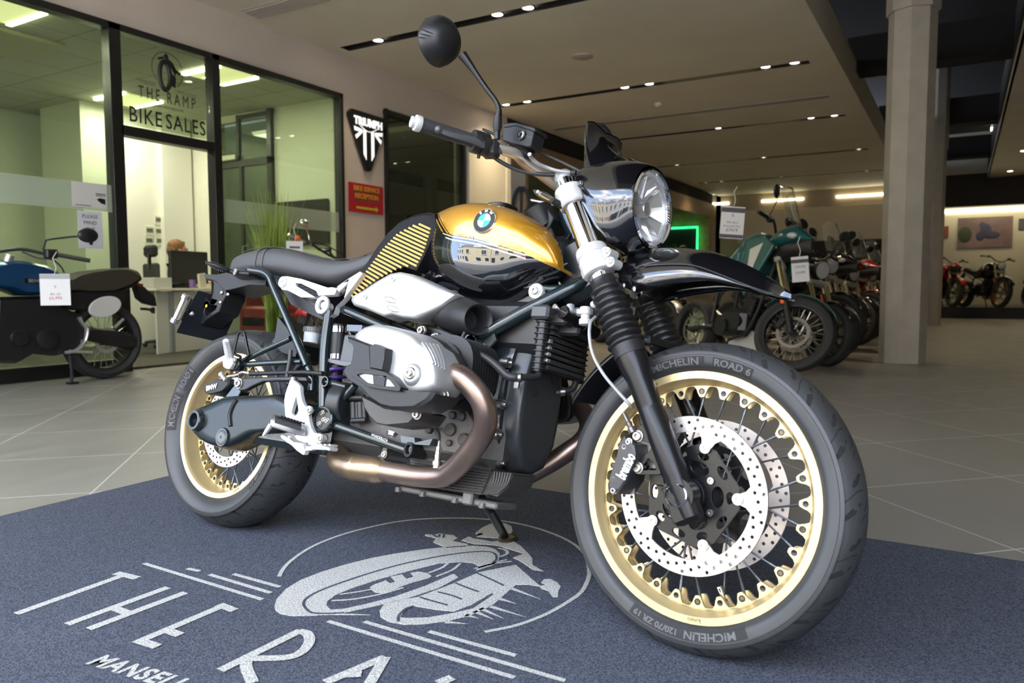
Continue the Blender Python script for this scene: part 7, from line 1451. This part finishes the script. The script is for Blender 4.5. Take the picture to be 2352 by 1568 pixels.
# ---- blue roadster by the office window ----
XB = -6.25
be = empty('blue_motorcycle', 'blue roadster with brown black seat parked in front of the office window', 'motorcycle', (XB,3.8,0))
def bt(pts): return [onX(px_*.29787,450+py_*.29787,XB) for px_, py_ in pts]
def bsl(m, pts, w0, w1, inset=.12): 
    P = [V(0,p[1]-3.8,p[2]) for p in bt(pts)]; c_ = sum(P)/len(P); rs = []
    for t in np.linspace(-1,1,9): k = 1-inset*(1-math.sqrt(1-abs(t)**2.5)); rs.append([V((w0+w1)/2+t*(w1-w0)/2, c_[1]+(p[1]-c_[1])*k, c_[2]+(p[2]-c_[2])*k) for p in P])
    nn = len(P); vs = [q for r in rs for q in r]; fs = [[i*nn+j,i*nn+(j+1)%nn,(i+1)*nn+(j+1)%nn,(i+1)*nn+j] for i in range(8) for j in range(nn)]; m.add(vs, fs)
    for r in (rs[0],rs[-1]): m.add(r, [list(t) for t in geometry.tessellate_polygon([[Vector((q[1],q[2],0)) for q in r]])])
    return m
blue = mat('paint_metallic_blue', (.008,.055,.15), .3, metal=.4, coat=.5)
rwb = M(); r_ = .325; wc = V(0,-.02,.325)
rwb.lathe([(-.06,.25),(-.085,.28),(-.07,.312),(-.03,.323),(.03,.323),(.07,.312),(.085,.28),(.06,.25)], wc, (1,0,0), 48, cap=False, closed=True); bw = obj('rear_wheel', M().lathe([(-.05,.255),(-.05,.235),(.05,.235),(.05,.255)], wc, (1,0,0), 40, cap=False, closed=True).lathe([(-.06,.045),(.06,.045)], wc, (1,0,0), 20), dkm, be); obj('tyre', rwb, tyr, bw)
m = M()
for k in range(26): a = 2*PI*k/26; b = a+(.7 if k%2 else -.7); obj('spoke', M().tube([wc+V(.03*(1 if k%4<2 else -1),.04*math.cos(b),.04*math.sin(b)),wc+V(0,.24*math.cos(a),.24*math.sin(a))],.0028,5), mat('bright_spoke'), bw)
obj('brake_disc', M().lathe([(0,.075),(.004,.075),(.004,.11),(0,.11)], wc+V(.06,0,0), (1,0,0), 28, cap=False, closed=True), slv, bw)
obj('fuel_tank', bsl(M(), [(-260,600),(-150,520),(0,490),(150,500),(300,530),(395,575),(430,610),(440,680),(380,740),(240,770),(120,770),(0,720),(-200,690)], -.15, .15, .22), blue, be, auto=50)
obj('seat', bsl(M(), [(440,650),(520,610),(640,580),(800,560),(930,555),(1000,575),(1035,610),(1020,650),(960,690),(820,740),(600,745),(480,730)], -.13, .13, .15), mat('seat_brown_black',(.035,.030,.018),.6), be, auto=50)
obj('side_cover', bsl(M(), [(300,770),(500,740),(800,740),(900,720),(930,700),(935,800),(860,880),(560,880),(440,860),(330,800)], -.10, .10, .05), dkp, be)
o_ = [(730+125*math.cos(a)*1.0+ 12*math.sin(a), 853-82*math.sin(a)-14*math.cos(a)) for a in np.linspace(0,2*PI,25)[:-1]]; obj('number_board', bsl(M(), o_, .13, .155, .06), mat('board_white',(.62,.61,.58),.5), be, auto=40)
m = M()
for a, b, c_ in (((915,560),(1010,590),(1040,640)),((1040,640),(980,690),(880,740))): m.tube([V(.08,p[1]-3.8,p[2]) for p in bt([a,b,c_])],.012,8,sm=3)
obj('grab_rail', m, dkp, be); m = M(); bsl(m, [(1025,680),(1080,690),(1180,780),(1190,850),(1110,830),(1060,790)], -.05, .05); bsl(m, [(1100,860),(1180,870),(1170,885),(1105,880)], -.05, .05); obj('plate_hanger', m, dkp, be); obj('rear_lamp', bsl(M(), [(1035,665),(1090,680),(1080,700),(1030,690)], -.04, .04), redl, be)
m = M(); bsl(m, [(-100,780),(300,770),(440,860),(560,900),(600,1000),(560,1180),(380,1230),(200,1210),(60,1290),(-120,1280)], -.13, .13, .08); q = bt([(290,1100)])[0]; m.lathe([(0,.085),(.03,.08),(.04,.05)], V(.12,q[1]-3.8,q[2]), (1,0,0), 24); q = bt([(80,1090)])[0]; m.lathe([(0,.07),(.03,.06)], V(.12,q[1]-3.8,q[2]), (1,0,0), 20); obj('engine', m, dkm, be, auto=40)
obj('swing_arm', bsl(M(), [(560,1020),(900,1040),(1000,1080),(1000,1160),(900,1170),(560,1100)], .06, .10), dkp, be)
m = M(); P = [V(.145,p[1]-3.8,p[2]) for p in bt([(530,930),(560,985),(590,1020),(580,1100),(540,1160),(500,1190)])]; m.tube(P, [.03,.022,.03,.024,.03,.03], 10, sm=3, flat=(.5,1), up=(1,0,0)); obj('footrest_plate', m, slv, be)
m = M(); 
for a, b in (((440,1190),(620,1200)),((410,1200),(500,1190)),((790,1010),(860,945))): m.tube([V(.17,p[1]-3.8,p[2]) for p in bt([a,b])],.013,8)
obj('pedals', m, slv, be); obj('silencer', M().tube([(-.16,.35,.30),(-.18,.1,.36),(-.18,-.1,.42)],.045,12) , dkp, be)
P = [V(.14,p[1]-3.8,p[2]) for p in bt([(460,1210),(478,1350),(478,1480)])]; P[-1][2] = .012; obj('side_stand', M().tube(P,.013,8).box(P[-1]+V(.01,0,-.003),(.06,.07,.014)), dkp, be)
def bx(pts, offs): return [V(o_,p[1]-3.8,p[2]) for p, o_ in zip(bt(pts),offs)]
m = M(); m.tube(bx([(-120,430),(0,430),(130,410),(200,420),(290,450),(350,460)],[-.2,-.1,.0,.05,.12,.16]),.013,8,sm=3); bh = obj('handlebar', m, dkm, be); m = M(); m.tube(bx([(350,455),(530,505)],[.16,.30]),.018,10); obj('grip', m, dkp, bh); obj('switch_box', M().box(bx([(310,450)],[.15])[0],(.06,.09,.07),bev=.01), dkp, bh); m = M(); m.tube(bx([(170,430),(250,480),(330,490),(400,540),(440,590)],[.0,.08,.12,.12,.1]),.006,8,sm=3); obj('cable', m, hose, bh)
m = M(); m.tube(bx([(262,420),(285,345),(330,335),(430,322),(480,318)],[.12,.13,.15,.2,.23]),.008,8); ms = obj('mirror_stem', m, dkp, bh); q = bx([(540,312)],[.25])[0]; obj('mirror_head', M().ball(q,(.03,.083,.058),22,14), mat('mirror_shell'), ms)
m = M(); m.tube(bx([(-200,760),(-60,600),(0,520),(20,470)],[.1,.1,.1,.1]),.028,12); obj('fork_tube', m, mat('fork_gold',(.5,.3,.06),.3,metal=.8), be); obj('fork_cap', M().tube(bx([(5,510),(22,460)],[.1,.1]),.031,12), slv, be)
obj('front_wheel', M().lathe([(-.05,.25),(-.07,.28),(-.05,.31),(.05,.31),(.07,.28),(.05,.25)], V(0,-1.47,.32), (1,0,0), 36, cap=False, closed=True).lathe([(-.04,.25),(.04,.25),(.04,.2),(-.04,.2)], V(0,-1.47,.32), (1,0,0), 30, cap=False, closed=True), tyr, be)
m = M(); m.tube([V(0,-1.47,.32),V(0,-1.05,.95)],.05,10); obj('fork_leg', m, dkp, be); obj('headlight', M().ball((0,-1.25,.9),(.09,.08,.09),16,10), dkp, be)
surf = text_mesh('BENELLI',.035,.001,sx=1.1); q = bx([(208,655)],[.152])[0]; obj('tank_badge', M().box(q,(.004,.20,.035)), blkp, be); obj('badge_lettering', place(surf, q+V(.004,0,0), (0,1,0), (0,0,1)), mat('badge_grey',(.25,.25,.25),.4), be)
price_tag(127,665,-5.98,.20,.24,'white price tag in a clear sleeve hanging on the blue motorcycle',[(.10,.035,.2,mat('sleeve_grey',(.35,.36,.37),.3),None),(.02,.03,.0,tagd,'Y'),(-.035,.022,.0,tagd,'BN 125'),(-.065,.032,.0,tagr,'£6,995')],plane='X')

# red seat and white post behind the right office pane, seen between the frame tubes
a, b = onX(590,780,-7.0), onX(702,780,-7.0); yc, wd = (a[1]+b[1])/2, b[1]-a[1]
e = empty('red_armchair', 'low red armchair behind the right office window pane', 'armchair', (-7.05,yc,.024)); rl = mat('armchair_red', (.25,.012,.010), .45)
obj('seat', M().box((0,0,.26),(.42,wd,.34),bev=.03), rl, e); obj('backrest', M().box((-.20,0,.42),(.12,wd,.55),bev=.03), rl, e)
for s_ in (-1,1): obj('armrest', M().box((.0,s_*(wd/2-.05),.40),(.44,.10,.26),bev=.03), rl, e)
q = onX(632,740,-6.72); e = empty('white_post', 'white post standing beside the red armchair', 'post', (-6.74,q[1],.024)); obj('upright', M().box((0,0,.40),(.05,.07,.80),bev=.004), mat('post_white',(.75,.75,.72),.4), e); obj('foot', M().box((0,0,.01),(.12,.2,.02),bev=.004), mat('post_white'), e)
